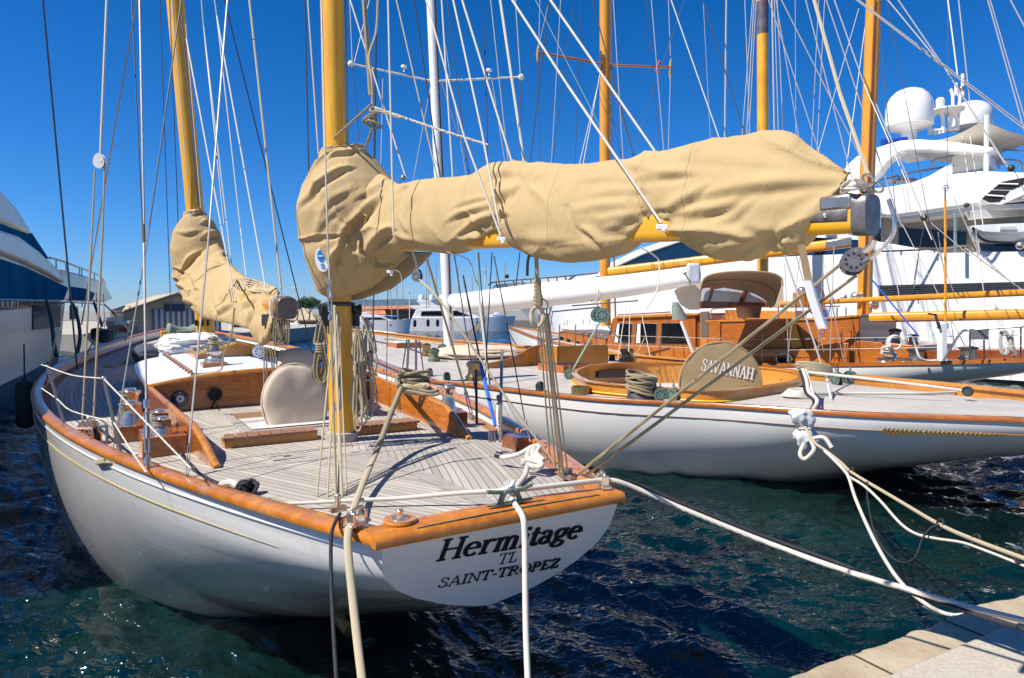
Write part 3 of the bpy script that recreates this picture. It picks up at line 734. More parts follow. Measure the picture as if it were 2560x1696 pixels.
# winches and their pads, port
def pad(p,sx,sy,h,mat='mahog'):
    return part('winch_pad',MB().box(p+V(0,0,h/2-.02),(sx,sy,h+.04),x=BR),MT[mat],yacht,bevel=.012)
p=Gd(331,1094); p=B(4.62,-1.66,zd(4.6,-1.66)); pad(p,.34,.5,.15); winch(yacht,B(4.45,-1.68,p.z+.15),.105,.24); winch(yacht,B(4.95,-1.66,zd(4.9,-1.66)+.16),.11,.30)
p=B(3.75,-1.46,zd(3.7,-1.4)); pad(p,.36,.55,.17); winch(yacht,B(3.62,-1.47,p.z+.17),.08,.16,wraps='rope_d'); winch(yacht,B(4.02,-1.46,p.z+.17),.085,.17,wraps='rope_d')
# starboard
p=B(3.62,1.38,zd(3.6,1.38)); pad(p,.30,.42,.16,'mahog_dk'); winch(yacht,B(3.6,1.38,p.z+.16),.085,.30)
p=B(4.9,1.52,zd(4.9,1.5)); pad(p,.30,.34,.12); winch(yacht,B(4.9,1.5,p.z+.12),.12,.30)
winch(yacht,B(4.35,1.75,zd(4.3,1.75)+.05),.05,.07)
# roof winch
q=B(6.95,-.55,zr_(6.9,-.55)); part('winch_pad',MB().box(q+V(0,0,.02),(.32,.32,.06),x=BR),MT['mahog'],yacht,bevel=.01); winch(yacht,q+V(0,0,.05),.12,.17); winch(yacht,q+V(0,0,.21),.075,.20,mat='steel',wraps='rope')
def block(parent,c,r,ax,mat='chrome',name='block',up=(0,0,1),holes=8,long=1.35,solo_label=None):
    ax=Vector(ax).normalized(); up=(Vector(up)-ax*Vector(up).dot(ax)).normalized(); sd=ax.cross(up)
    root=None; mb=MB()
    def outl(rr): return [Vector(c)+up*(math.sin(a)*rr*(long if math.sin(a)>0 else 1.0))+sd*math.cos(a)*rr for a in np.linspace(0,2*PI,25)[:-1]]
    t=r*.16
    for o in(-r*.42,r*.42):
        o1=outl(r); mb.rings([[p+ax*(o-t/2) for p in o1],[p+ax*(o+t/2) for p in o1]])
    root=part(name,mb,MT[mat],parent,bevel=0)
    part('sheave',MB().lathe([(r*.78,-r*.3),(r*.6,0),(r*.78,r*.3)],c,ax,18),MT['black'],root)
    mb=MB(); mo={-1:MB(),1:MB()}
    for k in range(holes):
        a=2*PI*k/holes+.2
        for o in(-1,1):
            mo[o].cyl(Vector(c)+(up*math.sin(a)+sd*math.cos(a))*r*.62+ax*o*r*.44,Vector(c)+(up*math.sin(a)+sd*math.cos(a))*r*.62+ax*o*r*.515,r*.13,n=8)
    for o in (-1,1): part('cheek_holes',mo[o],MT['black'],root)
    part('shackle',MB().tube([Vector(c)+up*r*1.2+ax*-.2*r,Vector(c)+up*r*1.75,Vector(c)+up*r*1.2+ax*.2*r],r*.10,6,5),MT['chrome'],root)
    return root
block(yacht,B(7.3,.12,zr_(7.3,0)+.13),.085,(.5,-.8,0),'stonewhite')
# cabin-top skylight with gable
def skylight():
    f0,f1,w_=8.25,9.45,.62; z0=zr_(8.8,0)-.06
    A=lambda f,l,z:B(f,l,z)
    bd=part('skylight',MB().rings([[A(f,-w_,z0-.05),A(f,-w_,z0+.10),A(f,0,z0+.27),A(f,w_,z0+.10),A(f,w_,z0-.05)] for f in(f0,f1)]),MT['varnish'],yacht)
    for s in(-1,1):
        for k in range(2):
            fa=f0+.1+k*.56; fb=fa+.44
            p=[A(fa,s*.1,z0+.248),A(fb,s*.1,z0+.248),A(fb,s*.54,z0+.129),A(fa,s*.54,z0+.129)]
            part('pane',MB().prism(p,(0,0,.008)),MT['glassblue'],bd)
        mb=MB()
        for k in range(7):
            l=s*(.12+.065*k); mb.cyl(A(f0+.06,l,z0+.30-.27*abs(l)),A(f1-.06,l,z0+.30-.27*abs(l)),.006,n=6)
        part('guard_bars',mb,MT['goldline'],bd)
    part('skylight_rim',MB().tube([A(f0-.01,-w_-.03,z0+.10),A(f0-.01,0,z0+.285),A(f0-.01,w_+.03,z0+.10)],.02,6,0),MT['spar_h'],bd)
skylight()
# forward trunk
part('forward_trunk',MB().rings([[B(f,-w_,zd(f,0)-.05),B(f,-w_,z_),B(f,0,z_+.08),B(f,w_,z_),B(f,w_,zd(f,0)-.05)] for f,w_,z_ in((9.6,1.0,2.18),(10.5,.95,2.2),(11.4,.85,2.22))]),MT['bluedeck'],yacht)
# folded sail bag
def lump(name,c,size,mat,label,cat,amp=.16,fr=2.2,rot=0,n=40,seed=1,flatb=True):
    rg=[]; c=Vector(c)
    for i in range(1,n):
        t=PI*i/n; r=[]
        for k in range(n):
            a=2*PI*k/n; d=Vector((math.sin(t)*math.cos(a),math.sin(t)*math.sin(a),-math.cos(t)))
            e=noise.fractal(d*fr+Vector((seed*7,0,0)),.8,2,5)*amp + abs(noise.noise(d*fr*2.2+Vector((0,seed*3,0))))*amp*.7
            q=Vector((math.copysign(abs(d.x)**.7,d.x),math.copysign(abs(d.y)**.7,d.y),d.z))*(1+e)
            p=Vector((q.x*size[0],q.y*size[1],q.z*size[2]))
            if flatb: p.z=max(p.z,-size[2]*.5)
            p=Matrix.Rotation(rot,3,'Z')@p; r.append(c+p)
        rg.append(r)
    return solo(name,MB().rings(rg),mat,label,cat,ang=70)
lump('sail_bag',B(10.35,-.35,2.36),(.62,.62,.22),MT['sailwhite'],'crumpled white sailcloth bundle lying on the cabin top behind the winch','sail bag',rot=TH)
lump('hatch_cover',B(11.9,-.95,zd(12,-1)+.14),(.35,.45,.22),MT['dkcanvas'],'dark slate canvas cover on the foredeck beside the sailcloth bundle','cover',amp=.06,rot=TH)
# stanchions and lifelines, port
def stan(px,base,top,r=.016,lean=0):
    b=Gd(*base) if True else None; f,l,z=toB(b); 
    return b
S1b=rp(5.9)+BR*.10; S1b.z-=.05; 
def post_at(xy_b,xy_t,f,inset=.09,r=.015,name='stanchion'):
    b=rp(f)+BR*inset+V(0,0,-.06); t=P(xy_t[0],xy_t[1],b.y+.02)
    pt=part(name,MB().cyl(b,t,r,r*.85,10),MT['steel'],yacht)
    part('stanchion_cap',MB().ball(t,r*1.3,6),MT['chrome'],pt); return b,t
def f_at_px(x,side=-1,lo=0,hi=7.3):
    best=min(np.linspace(lo,hi,400),key=lambda f:abs(proj(rp(f) if side<0 else rs_(f))[0]-x)); return best
def proj(p):
    q=Vector(p)-CAMP; yy=q.y*_ct-q.z*_st; zz=q.y*_st+q.z*_ct; return CX+FX*q.x/yy, CY-FX*zz/yy
fa=f_at_px(138); fb=f_at_px(274); 
b1,t1=post_at((140,1083),(118,917),fa); b2,t2=post_at((276,1158),(259,947),fb)
pend=Gd(480,1176,.05)
part('lifeline',MB().tube([P(100,911,b1.y+1.2),t1,t1.lerp(t2,.5)-V(0,0,.03),t2],.006,6,6),MT['rope_w'],yacht)
part('lifeline',MB().tube([t2,P(478,1172,4.35)],.006,6,0),MT['rope_w'],yacht)
m1=b1.lerp(t1,.5);m2=b2.lerp(t2,.47)
part('lifeline',MB().tube([P(101,969,b1.y+.9),m1,P(180,1028,(m1.y+m2.y)/2),m2],.006,6,6),MT['rope_w'],yacht)
part('lifeline',MB().tube([m2,P(330,1130,4.95),P(366,1182,4.75)],.006,6,0),MT['rope_w'],yacht)
# forward stanchion and a bent one, further along the port rail
for f,xt in((8.9,(140,842)),(12.6,(262,800)),(15.0,(330,797))):
    b=rp(f)+BR*.1; part('stanchion',MB().cyl(b+V(0,0,-.05),P(xt[0],xt[1],b.y),.014,.012,8),MT['steel'],yacht)
# inverted-U guard post by the quarter
u0=Gd(256,1158);u1=Gd(270,1162)
part('bent_post',MB().tube([rp(fb)+BR*.16+V(0,0,-.02),P(253,1075,rp(fb).y+.05),P(259,1066,rp(fb).y+.05),P(266,1069,rp(fb).y+.05),P(268,1110,rp(fb).y+.05)],.012,8,6),MT['steel'],yacht)
# chocks and cleats
def chock(c,ux_,name='fairlead'):
    mb=MB(); ux_=Vector(ux_).normalized()
    mb.box(c+V(0,0,.008),(.16,.06,.016),x=ux_)
    for s in(-1,1): mb.box(c+ux_*s*.045+V(0,0,.04),(.022,.05,.07),x=ux_)
    mb.tube([c+ux_*-.045+V(0,0,.07),c+ux_*-.02+V(0,0,.085),c+ux_*.045+V(0,0,.085)],.012,8,3)
    return part(name,mb,MT['chrome'],yacht,bevel=.004)
CP=G(893,1312,1.885); CS=G(1507,1216,1.885); chock(CP,ux+uy*.6); chock(CS,ux*.4+uy)
# bitt on round varnished pad at port corner
c=G(1000,1306,1.88); pd=part('pad',MB().lathe([(.085,0),(.09,.01),(.085,.022),(0,.022)],c,n=30),MT['varnish'],yacht)
part('deck_filler',MB().lathe([(.05,.02),(.048,.028),(.02,.03),(.017,.055),(.022,.065),(.018,.07),(0,.06)],c,n=20),MT['chrome'],yacht)
# bronze cleat on the transom cap, green with age
c=G(1275,1258,1.90); mb=MB(); 
mb.rings([[c+ux*t*.15+uy*s*.022*(1-abs(t)**3*.6)+V(0,0,h) for s,h in((-1,0),(-1,.008),(1,.008),(1,0))] for t in np.linspace(-1,1,13)])
for s in(-1,1): mb.tube([c+ux*s*.07,c+ux*s*.05+V(0,0,.045),c+ux*s*.03+V(0,0,.07)],.016,8,3)
mb.tube([c+ux*-.15+V(0,0,.085),c+ux*-.06+V(0,0,.07),c+ux*.06+V(0,0,.07),c+ux*.15+V(0,0,.085)],(.012),8,4)
part('cleat',mb,MT['verdigris'],yacht)
# chain plate / track fittings in starboard corner
c=G(1420,1190,1.84)
part('sheet_lead',MB().box(c,(.14,.06,.04),x=BF).box(c+V(0,0,.03),(.05,.05,.05),x=BF),MT['steel'],yacht,bevel=.005)
c=G(845,1272,1.86)
part('sheet_lead',MB().box(c,(.09,.05,.03),x=ux).cyl(c,c+V(0,0,.06),.018,n=12).ball(c+V(0,0,.07),.02,8),MT['chrome'],yacht)
# small box on starboard deck
p=B(2.0,1.28,zd(2,1.28)); part('locker_box',MB().box(p+V(0,0,.055),(.17,.26,.13),x=BR),MT['mahog_dk'],yacht,bevel=.008)
# hatch plates in the deck
for f,l in((2.62,-.62),(2.62,.55)):
    part('deck_plate',MB().box(D(f,l,.006),(.26,.17,.012),x=BR),MT['teakgrey'],yacht,bevel=.003)
    part('lift_ring',MB().tube([D(f,l,.014)+BR*math.cos(a)*.04+BF*math.sin(a)*.015 for a in np.linspace(0,2*PI,13)[:-1]],.004,6,0,closed=True),MT['steel'],yacht)
# cleat-like grab fitting in starboard waterway (lever)

# bow windlass, seen small beyond the cabin
wl=part('windlass',MB().box(B(14.6,-.1,zd(14.6,0)+.18),(.5,.35,.35),x=BR).lathe([(.18,-.35),(.22,-.3),(.12,-.1),(.12,.1),(.22,.3),(.18,.35)],B(14.6,-.1,zd(14.6,0)+.32),BR,14),MT['greenpaint'],yacht,bevel=.02)
part('windlass_cloth',MB().box(B(14.2,.35,zd(14.6,0)+.2),(.4,.3,.3),x=BR),simple('teal_cloth',(.10,.32,.34),.8),wl,bevel=.08)
part('samson_post',MB().box(B(13.6,-.6,zd(13.6,0)+.2),(.14,.14,.5),x=BR),MT['spar_h'],yacht,bevel=.02)
# ================= spars, covers, rigging of the near yacht =================
DS=2560/2367
MZ=B(3.16,.03,0); 
def spar(name,pts,r,mat,parent,n=20,label=None): return part(name,MB().tube(pts,r,n,0),mat,parent,label=label)
# mizzen mast (nearest)
mb_=Vector(MZ)+V(0,0,zd(3.16,0)-.05); mt_=P(825,-330,6.35)
mizzen=spar('mizzen_mast',[mb_.lerp(mt_,k/6) for k in range(7)],(.118,.112),MT['spar'],yacht,28)
part('mast_collar',MB().lathe([(.145,0),(.15,.02),(.148,.10),(.125,.11)],mb_+V(0,0,.03),n=28),MT['teakgrey'],mizzen)
md=(mt_-mb_).normalized()
def onspar(m0,m1,y): # point on the spar at picture height y
    return min((m0.lerp(m1,k/400) for k in range(401)),key=lambda p:abs(proj(p)[1]-y))
trk_dir=(-BF*.75+BR*.66).normalized()
a=onspar(mb_,mt_,370)+trk_dir*.118;b=mt_+trk_dir*.118
part('sail_track',MB().box((a+b)/2,(.03,.014,(b-a).length),x=BR,z=(b-a)),MT['steel'],mizzen)
part('mast_fitting',MB().tube([onspar(mb_,mt_,760)+(BR*math.cos(t)+BF*math.sin(t))*.128 for t in np.linspace(0,2*PI,25)[:-1]],.02,8,0,closed=True),MT['wire_dk'],mizzen)
for dx in(-1,1):
    mb=MB(); c=onspar(mb_,mt_,800)+BR*dx*.15-BF*.03
    mb.box(c,(.05,.07,.12),x=BR); mb.lathe([(.06,-.04),(.045,-.02),(.045,.02),(.06,.04)],c+V(0,0,.09),BR,14); part('mast_winch',mb,MT['black'],mizzen)
# main mast
mm0=B(12,0,zd(12,0)); mm1=P(425,-150,mm0.y); q=mm0; 
MM=[P(516,845,mm0.y),P(487,519,mm0.y),P(438,0,mm0.y),P(415,-240,mm0.y)]
MM=[mm0]+MM
mainm=spar('main_mast',MM,(.185,.16),MT['spar'],yacht,24)
part('sail_track',MB().tube([p+(-BF*.9+BR*.35).normalized()*.178 for p in MM[2:]],.016,6,0),MT['steel'],mainm)
for k,(dx,dz) in enumerate(((-.25,.0),(.0,.1),(.25,0))):
    part('mast_cleat',MB().cyl(P(505+dx*60,800,mm0.y-.2),P(505+dx*60,815,mm0.y-.2),.03,n=8),MT['black'],mainm)
# mizzen boom
BM0=Vector((MZ.x,MZ.y,0))+V(0,0,3.60)-BF*.12; BM1=P(2178,537,2.42); bdir=(BM1-BM0).normalized()
ps=Vector((bdir.x,bdir.y,0)).normalized(); pn=Vector((-ps.y,ps.x,0))
br=lambda t:.058+.008*math.sin(PI*t)
boom=part('mizzen_boom',MB().rings([[BM0.lerp(BM1,t)+pn*math.copysign(abs(math.cos(a))**.6,math.cos(a))*br(t)*.85+V(0,0,1)*math.copysign(abs(math.sin(a))**.6,math.sin(a))*br(t)*1.12 for a in np.linspace(0,2*PI,25)[:-1]] for t in np.linspace(.13,1,20)]),MT['spar_h'],yacht)
L_=(BM1-BM0).length
def bsec(s,k=1.0,h=1.0): # squircle section at s metres from the end
    c=BM1-bdir*s; return [c+pn*math.copysign(abs(math.cos(a))**.5,math.cos(a))*.052*k+V(0,0,1)*math.copysign(abs(math.sin(a))**.5,math.sin(a))*.069*k*h for a in np.linspace(0,2*PI,25)[:-1]]
part('end_band',MB().box(BM1-bdir*.105+V(0,0,.045),(.125,.114,.058),x=bdir),MT['steel'],boom,bevel=.012)
part('end_strap',MB().rings([bsec(.36,1.05,.42),bsec(.36,1.07,.42),bsec(.06,1.07,.42),bsec(.06,1.05,.42)]),MT['aged'],boom)
part('end_cap',MB().rings([bsec(.045,.98),bsec(.045,1.07),bsec(.0,1.07),bsec(-.006,1.02),bsec(-.006,.2)]),MT['aged'],boom)
for s_ in(.14,.30): part('bolt',MB().ball(BM1-bdir*s_+pn*-.056,.011,6) if pn.y>0 else MB().ball(BM1-bdir*s_+pn*.056,.011,6),MT['chrome'],boom)
part('end_eye',MB().tube([P(2222,500,2.33),P(2235,545,2.3),P(2230,590,2.3),P(2185,640,2.32),P(2160,655,2.36)],.0075,8,6),MT['chrome'],boom)
# shackles + lashings on the end
mb=MB()
for k,(x,y,r_) in enumerate(((2170,450,.020),(2195,470,.018),(2160,472,.015))):
    c=P(x,y,2.44); mb.tube([c+V(math.cos(a),.4*math.sin(a),math.sin(a))*r_ for a in np.linspace(0,2*PI,15)[:-1]],.005,6,0,closed=True)
part('shackle',mb,MT['chrome'],boom)
rng_=random.Random(4)
mb=MB()
for k in range(7):
    a0=rng_.uniform(0,3)
    mb.tube([P(2105+rng_.uniform(-4,6),468+k*3.2+rng_.uniform(-5,5),2.46+.01*k),P(2130,455+rng_.uniform(-12,20),2.40),P(2155,462+rng_.uniform(-10,14),2.40+.01*k),P(2180,470+rng_.uniform(-14,14),2.45)],.0048,6,5)
solo('lashing',mb,MT['rope_w'],'tangle of thin pale lashing cord on top of the boom end','lashing')

# ---- sail cover cloth ----
def planept(x,y,o,n): return on_plane(x,y,o,n)
def CR(o,s,*L): return [([(o[0]+x/s,o[1]+y/s) for x,y in l[0]],l[1],l[2]) for l in L]
CREASE=CR((720,330),3.647,([(360,240),(430,190),(560,180),(640,120)],5,.045),([(230,540),(340,440),(480,355),(590,325)],6,.05),([(100,690),(200,600),(330,450)],7,.03),([(480,1060),(510,950),(560,880),(700,740),(830,600)],7,.05),([(740,1110),(820,1010),(950,910)],9,.06),([(430,1180),(470,1060)],6,.03),([(540,900),(620,1050),(700,1100)],7,.03),([(450,1330),(430,1180),(480,1060)],6,.035),([(550,1480),(490,1380),(470,1250)],6,.03),([(980,580),(1030,520),(1090,490)],5,.02),([(850,930),(960,870)],4,.03),([(620,620),(760,560),(880,480)],7,.018),([(300,800),(420,640),(600,520)],8,.022),([(250,1000),(330,850),(480,700)],8,.018),([(640,1300),(760,1180),(900,1050)],8,.03),
([(1440,830),(1600,760),(1850,690)],6,.022),([(1540,960),(1700,860),(1900,770)],7,.028),([(1500,700),(1700,640),(1830,610)],5,.014),([(1600,1030),(1800,960),(1920,900)],6,.024),([(1060,500),(1000,600),(960,720)],6,.018),([(1180,560),(1130,650),(1100,720)],6,.014),([(1000,960),(1080,1000),(1250,1040)],6,.02),([(1000,800),(1050,900),(1120,960)],6,.014))+\
CR((1180,330),3.945,([(180,480),(260,440),(400,415)],9,.022),([(215,700),(290,660),(420,570)],10,.030),([(255,825),(360,830)],7,.02),([(1050,500),(1350,480),(1530,470)],8,.007),([(1580,485),(1800,450),(2120,430)],9,.014),([(1150,650),(1450,620),(1700,600)],9,.010),([(1050,800),(1300,770),(1650,740)],10,.012),([(1300,890),(1550,850),(1820,780)],10,.016),([(1040,960),(1150,1040),(1270,1140)],8,.026),([(1350,970),(1550,910),(1790,860)],9,.016),([(1520,1090),(1650,980),(1790,890)],9,.022),([(1450,310),(1650,390),(1900,400)],10,.010),([(970,560),(965,750),(1000,900),(1040,960)],7,.008),([(450,1080),(700,1130),(1000,1120)],12,.014))+\
CR((1640,310),3.945,([(0,865),(150,850),(330,760),(490,630)],10,.026),([(440,745),(800,690),(1200,640),(1760,575)],13,.026),([(100,925),(330,890),(450,840)],8,.018),([(230,975),(480,905),(700,840),(860,735)],11,.026),([(540,1010),(760,950),(990,740)],10,.012),([(0,545),(180,520),(370,500)],9,.014),([(200,350),(700,400),(1200,450),(1800,520)],13,.006),([(1540,240),(1700,380),(1870,525)],8,.009),([(1300,830),(1500,720),(1700,620)],11,.006),([(700,1260),(950,1210),(1200,1060)],17,.022),([(1215,1040),(1212,1180),(1260,1280)],6,.016))
CREASE2=CR((400,500),4.126,([(250,720),(330,620),(430,540)],5,.09),([(130,710),(200,740),(270,760)],4,.06),([(170,890),(240,930)],5,.07),([(230,1050),(340,1085)],5,.07),([(440,400),(520,370),(610,370)],5,.08),([(330,160),(380,140),(430,110)],4,.06),([(430,250),(500,240)],4,.05),([(580,570),(690,590)],4,.07),([(560,620),(700,645)],5,.08),([(540,1000),(560,1100),(600,1190)],5,.05),([(600,1190),(700,1120),(760,1080)],5,.06),([(470,800),(600,700),(730,690)],6,.05),([(800,1000),(950,985),(1110,960)],6,.05),([(850,1130),(1000,1040),(1110,975)],7,.06),([(900,1290),(1000,1150),(1110,990)],7,.06),([(1010,1430),(1050,1200),(1110,1010)],7,.06),([(620,1060),(700,980),(740,900)],6,.04),([(180,350),(280,370),(400,330)],5,.04),([(300,780),(340,900),(330,1000)],6,.05),([(370,760),(420,650),(520,560)],5,.05))
def apply_creases(co,no,lst):
    q=co-np.array(CAMP); yy=q[:,1]*_ct-q[:,2]*_st; zz=q[:,1]*_st+q[:,2]*_ct; U=CX+FX*q[:,0]/yy; Vv=CY-FX*zz/yy; D=np.zeros(len(co))
    for pts,w_,am in lst:
        c=catmull([Vector((x,y,0)) for x,y in pts],5); P2=np.array([(p.x,p.y) for p in c]); L=np.concatenate([[0],np.cumsum(np.hypot(*np.diff(P2,axis=0).T))])
        m=(U>P2[:,0].min()-5*w_)&(U<P2[:,0].max()+5*w_)&(Vv>P2[:,1].min()-5*w_)&(Vv<P2[:,1].max()+5*w_); I=np.where(m)[0]
        if not len(I): continue
        best=np.full(len(I),1e9); sg=np.zeros(len(I)); tt=np.zeros(len(I))
        for k in range(len(P2)-1):
            a=P2[k];b=P2[k+1]; ab=b-a; l2=ab@ab+1e-9; px=U[I]-a[0];py=Vv[I]-a[1]; t=np.clip((px*ab[0]+py*ab[1])/l2,0,1); dx=px-t*ab[0];dy=py-t*ab[1]; d=np.hypot(dx,dy); u=d<best
            best[u]=d[u]; n_=np.array([-ab[1],ab[0]]); n_=n_ if n_[1]>0 or (abs(n_[1])<1e-6 and n_[0]>0) else -n_; sg[u]=np.sign(dx*n_[0]+dy*n_[1])[u]; tt[u]=(L[k]+t*math.sqrt(l2))[u]/L[-1]
        d=best*np.where(sg==0,1,sg); tp=np.clip(np.sin(PI*np.clip(tt*.92+.04,0,1)),0,1)**.7; ww=w_*(.6+.6*tp)
        D[I]+=.85*am*tp*(-.75*np.exp(-((d-.35*ww)/ww)**2)+.9*np.exp(-((d+1.15*ww)/(1.25*ww))**2))
    return D
def cloth(name,boomr,hoodr,hY,o,d,hdep,ties,mat,label,cat,wf,voxel,amp,seed,creases,extra=None,parent=None,sub_=0):
    n_=Vector((-d.y,d.x,0)); mb=MB(); N=28
    rg=[]
    prs=[(planept(q[0][0]*DS,q[0][1]*DS,o,n_),planept(q[1][0]*DS,q[1][1]*DS,o,n_)) if len(q)<3 else (Vector(),Vector()) for q in boomr]
    for i,(a,b) in enumerate(prs):
        if len(boomr[i])>2:
            Yi=boomr[i][2]; a=P(boomr[i][0][0]*DS,boomr[i][0][1]*DS,Yi); b=P(boomr[i][1][0]*DS,boomr[i][1][1]*DS,Yi); c=(a+b)/2; h=(a-b)/2
            rg.append([c+h*math.sin(t)+V(-.25,.97,0)*h.length*1.0*math.cos(t) for t in np.linspace(0,2*PI,N+1)[:-1]]); continue
        c=(a+b)/2; h=(a-b)/2; w_=max(.05,h.length*wf(i/(len(prs)-1)))
        rg.append([c+h*math.sin(t)+n_*w_*math.cos(t)*(1-.30*math.sin(t)) for t in np.linspace(0,2*PI,N+1)[:-1]])
    dense=[]
    for i in range(len(rg)-1):
        for k in range(4):
            u=k/4; r=[]
            for j in range(N):
                p=[rg[min(max(i+m,0),len(rg)-1)][j] for m in(-1,0,1,2)]
                r.append(.5*((2*p[1])+(p[2]-p[0])*u+(2*p[0]-5*p[1]+4*p[2]-p[3])*u*u+(3*p[1]-p[0]-3*p[2]+p[3])*u**3))
            dense.append(r)
    dense.append(rg[-1]); mb.rings(dense)
    rg=[]
    for i,(a,b) in enumerate(hoodr):
        A=P(a[0]*DS,a[1]*DS,hY);Bq=P(b[0]*DS,b[1]*DS,hY); c=(A+Bq)/2; h=(Bq-A)/2; dp=min(h.length*hdep,.34*hY/6)
        rg.append([c+h*math.cos(t)+V(0,1,0)*dp*math.sin(t) for t in np.linspace(0,2*PI,N+1)[:-1]])
    mb.rings(rg)
    if extra: extra(mb)
    me=bpy.data.meshes.new(name); me.from_pydata(mb.v,[],mb.f)
    bm=bmesh.new(); bm.from_mesh(me); bmesh.ops.recalc_face_normals(bm,faces=bm.faces); bm.to_mesh(me); bm.free()
    ob=bpy.data.objects.new('tmp',me); COL.objects.link(ob)
    m=ob.modifiers.new('r','REMESH'); m.mode='VOXEL'; m.voxel_size=voxel
    m=ob.modifiers.new('s','SMOOTH'); m.iterations=6; m.factor=.6
    dg=bpy.context.evaluated_depsgraph_get(); me2=bpy.data.meshes.new_from_object(ob.evaluated_get(dg)); bpy.data.objects.remove(ob)
    nv=len(me2.vertices); co=np.empty(nv*3,'f'); me2.vertices.foreach_get('co',co); co=co.reshape(-1,3).astype(float)
    no=np.empty(nv*3,'f'); me2.vertices.foreach_get('normal',no); no=no.reshape(-1,3).astype(float)
    T=(co-np.array(o))@np.array(d); Z=co[:,2]; disp=np.zeros(nv)
    side=np.sign((co-np.array(o))@np.array(n_))
    rnd=np.random.default_rng(seed)
    base=np.array([noise.fractal(Vector((T[i]*1.7,co[i,2]*1.3+seed,co[i,0]*.8)),1,2,3) for i in range(nv)])
    base2=np.array([noise.fractal(Vector((T[i]*4.0,co[i,2]*3+seed,co[i,1]*2)),1,2,3) for i in range(nv)])
    for (x,y,kf,Rr,am,Yt) in ties:
        p=planept(x*DS,y*DS,o,n_) if Yt is None else P(x*DS,y*DS,Yt)
        t0=(p-Vector(o)).dot(d); dt=T-t0; dz=Z-p.z; r=np.hypot(dt,dz)+1e-6; ph=np.arctan2(dz,dt)
        f=np.sin(kf*.5*ph+base*1.6+rnd.uniform(0,6))
        f=(1-np.abs(f)**.55*1.9)*np.clip(.55+.9*np.sin(kf*.31*ph+rnd.uniform(0,6)+base*2),.05,1.3)   # uneven ridges with sharp creases
        disp+=am*f*np.exp(-(r/Rr)**1.3)*np.clip(r/.10,0,1)
        disp-=am*2.0*np.exp(-(r/.10)**2)
    disp+=amp*base+amp*.3*base2
    # long soft drapes hanging from the top
    disp+=amp*.55*np.sin(T*9+base*5)*np.clip((Z.max()-Z),0,1)*.6
    disp=disp*.55+apply_creases(co,no,creases)
    co+=no*disp[:,None]
    me2.vertices.foreach_set('co',(co-np.array(co.mean(0))).reshape(-1).astype('f')); me2.materials.clear(); me2.materials.append(mat)
    me2.polygons.foreach_set('use_smooth',np.ones(len(me2.polygons),bool)); me2.update()
    ob=bpy.data.objects.new(name,me2); COL.objects.link(ob); ob.location=co.mean(0); PLOC[ob.name]=tuple(co.mean(0))
    return tag(ob,label,cat)
boomr=[((880,400),(880,600)),((925,424),(925,586)),((960,414),(960,578)),((1010,409),(1010,584)),((1060,405),(1050,588)),((1095,399),(1095,576)),((1125,380),(1130,562)),((1160,372),(1160,556)),((1200,369),(1200,578)),((1260,373),(1260,603)),((1310,377),(1320,609)),((1380,371),(1390,601)),((1450,357),(1450,585)),((1510,344),(1500,545)),((1560,333),(1535,540)),((1610,325),(1590,578)),((1670,316),(1650,606)),((1730,308),(1705,611)),((1790,299),(1755,604)),((1832,297),(1795,592)),((1880,322),(1815,602)),((1930,350),(1845,588)),((1965,370),(1872,572)),((1990,386),(1892,556))]
hoodr=[((752,338),(845,325)),((737,358),(862,352)),((718,395),(885,385)),((700,430),(912,415)),((686,468),(930,450)),((683,500),(935,490)),((688,540),(938,530)),((695,570),(945,560)),((706,600),(950,590)),((718,635),(905,628)),((735,672),(862,662)),((750,690),(822,686)),((760,697),(800,696))]
ties=[(912,548,12,.80,.048,6.2),(1160,560,11,.50,.032,None),(1522,545,11,.70,.030,None),(1985,400,10,1.3,.026,None),(1800,560,8,.5,.020,None),(1240,420,6,.40,.016,None),(800,330,10,.9,.034,6.2),(760,700,9,.7,.03,6.2)]
cov=cloth('sail_cover',boomr,hoodr,6.30,BM0,ps,.62,ties,MT['canvas'],'long wrinkled tan canvas cover over the near boom, its left end round the mast','sail cover',lambda t:.50-.14*t,.0125,.009,3,CREASE)
part('cover_skirt',MB().prism([P(x,y,6.5) for x,y in((975,628),(1080,630),(1040,672),(975,722),(900,748),(862,752),(880,700))],(0,.12,0)),MT['canvas_b'],cov,bevel=.02)
# round maker's mark on the cover (blue and white oval)
oc=P(739*DS,592*DS,5.86); ax=V(.0,-1,.02)
def oval(c,rx,ry,h,til=-.12): 
    X=V(math.cos(til),0,math.sin(til)); Z=V(-math.sin(til),0,math.cos(til)); return MB().rings([[c+X*rx*math.cos(a)+Z*ry*math.sin(a)+V(0,-h,0) for a in np.linspace(0,2*PI,33)[:-1]],[c+X*rx*math.cos(a)+Z*ry*math.sin(a)+V(0,.05,0) for a in np.linspace(0,2*PI,33)[:-1]]]),X,Z
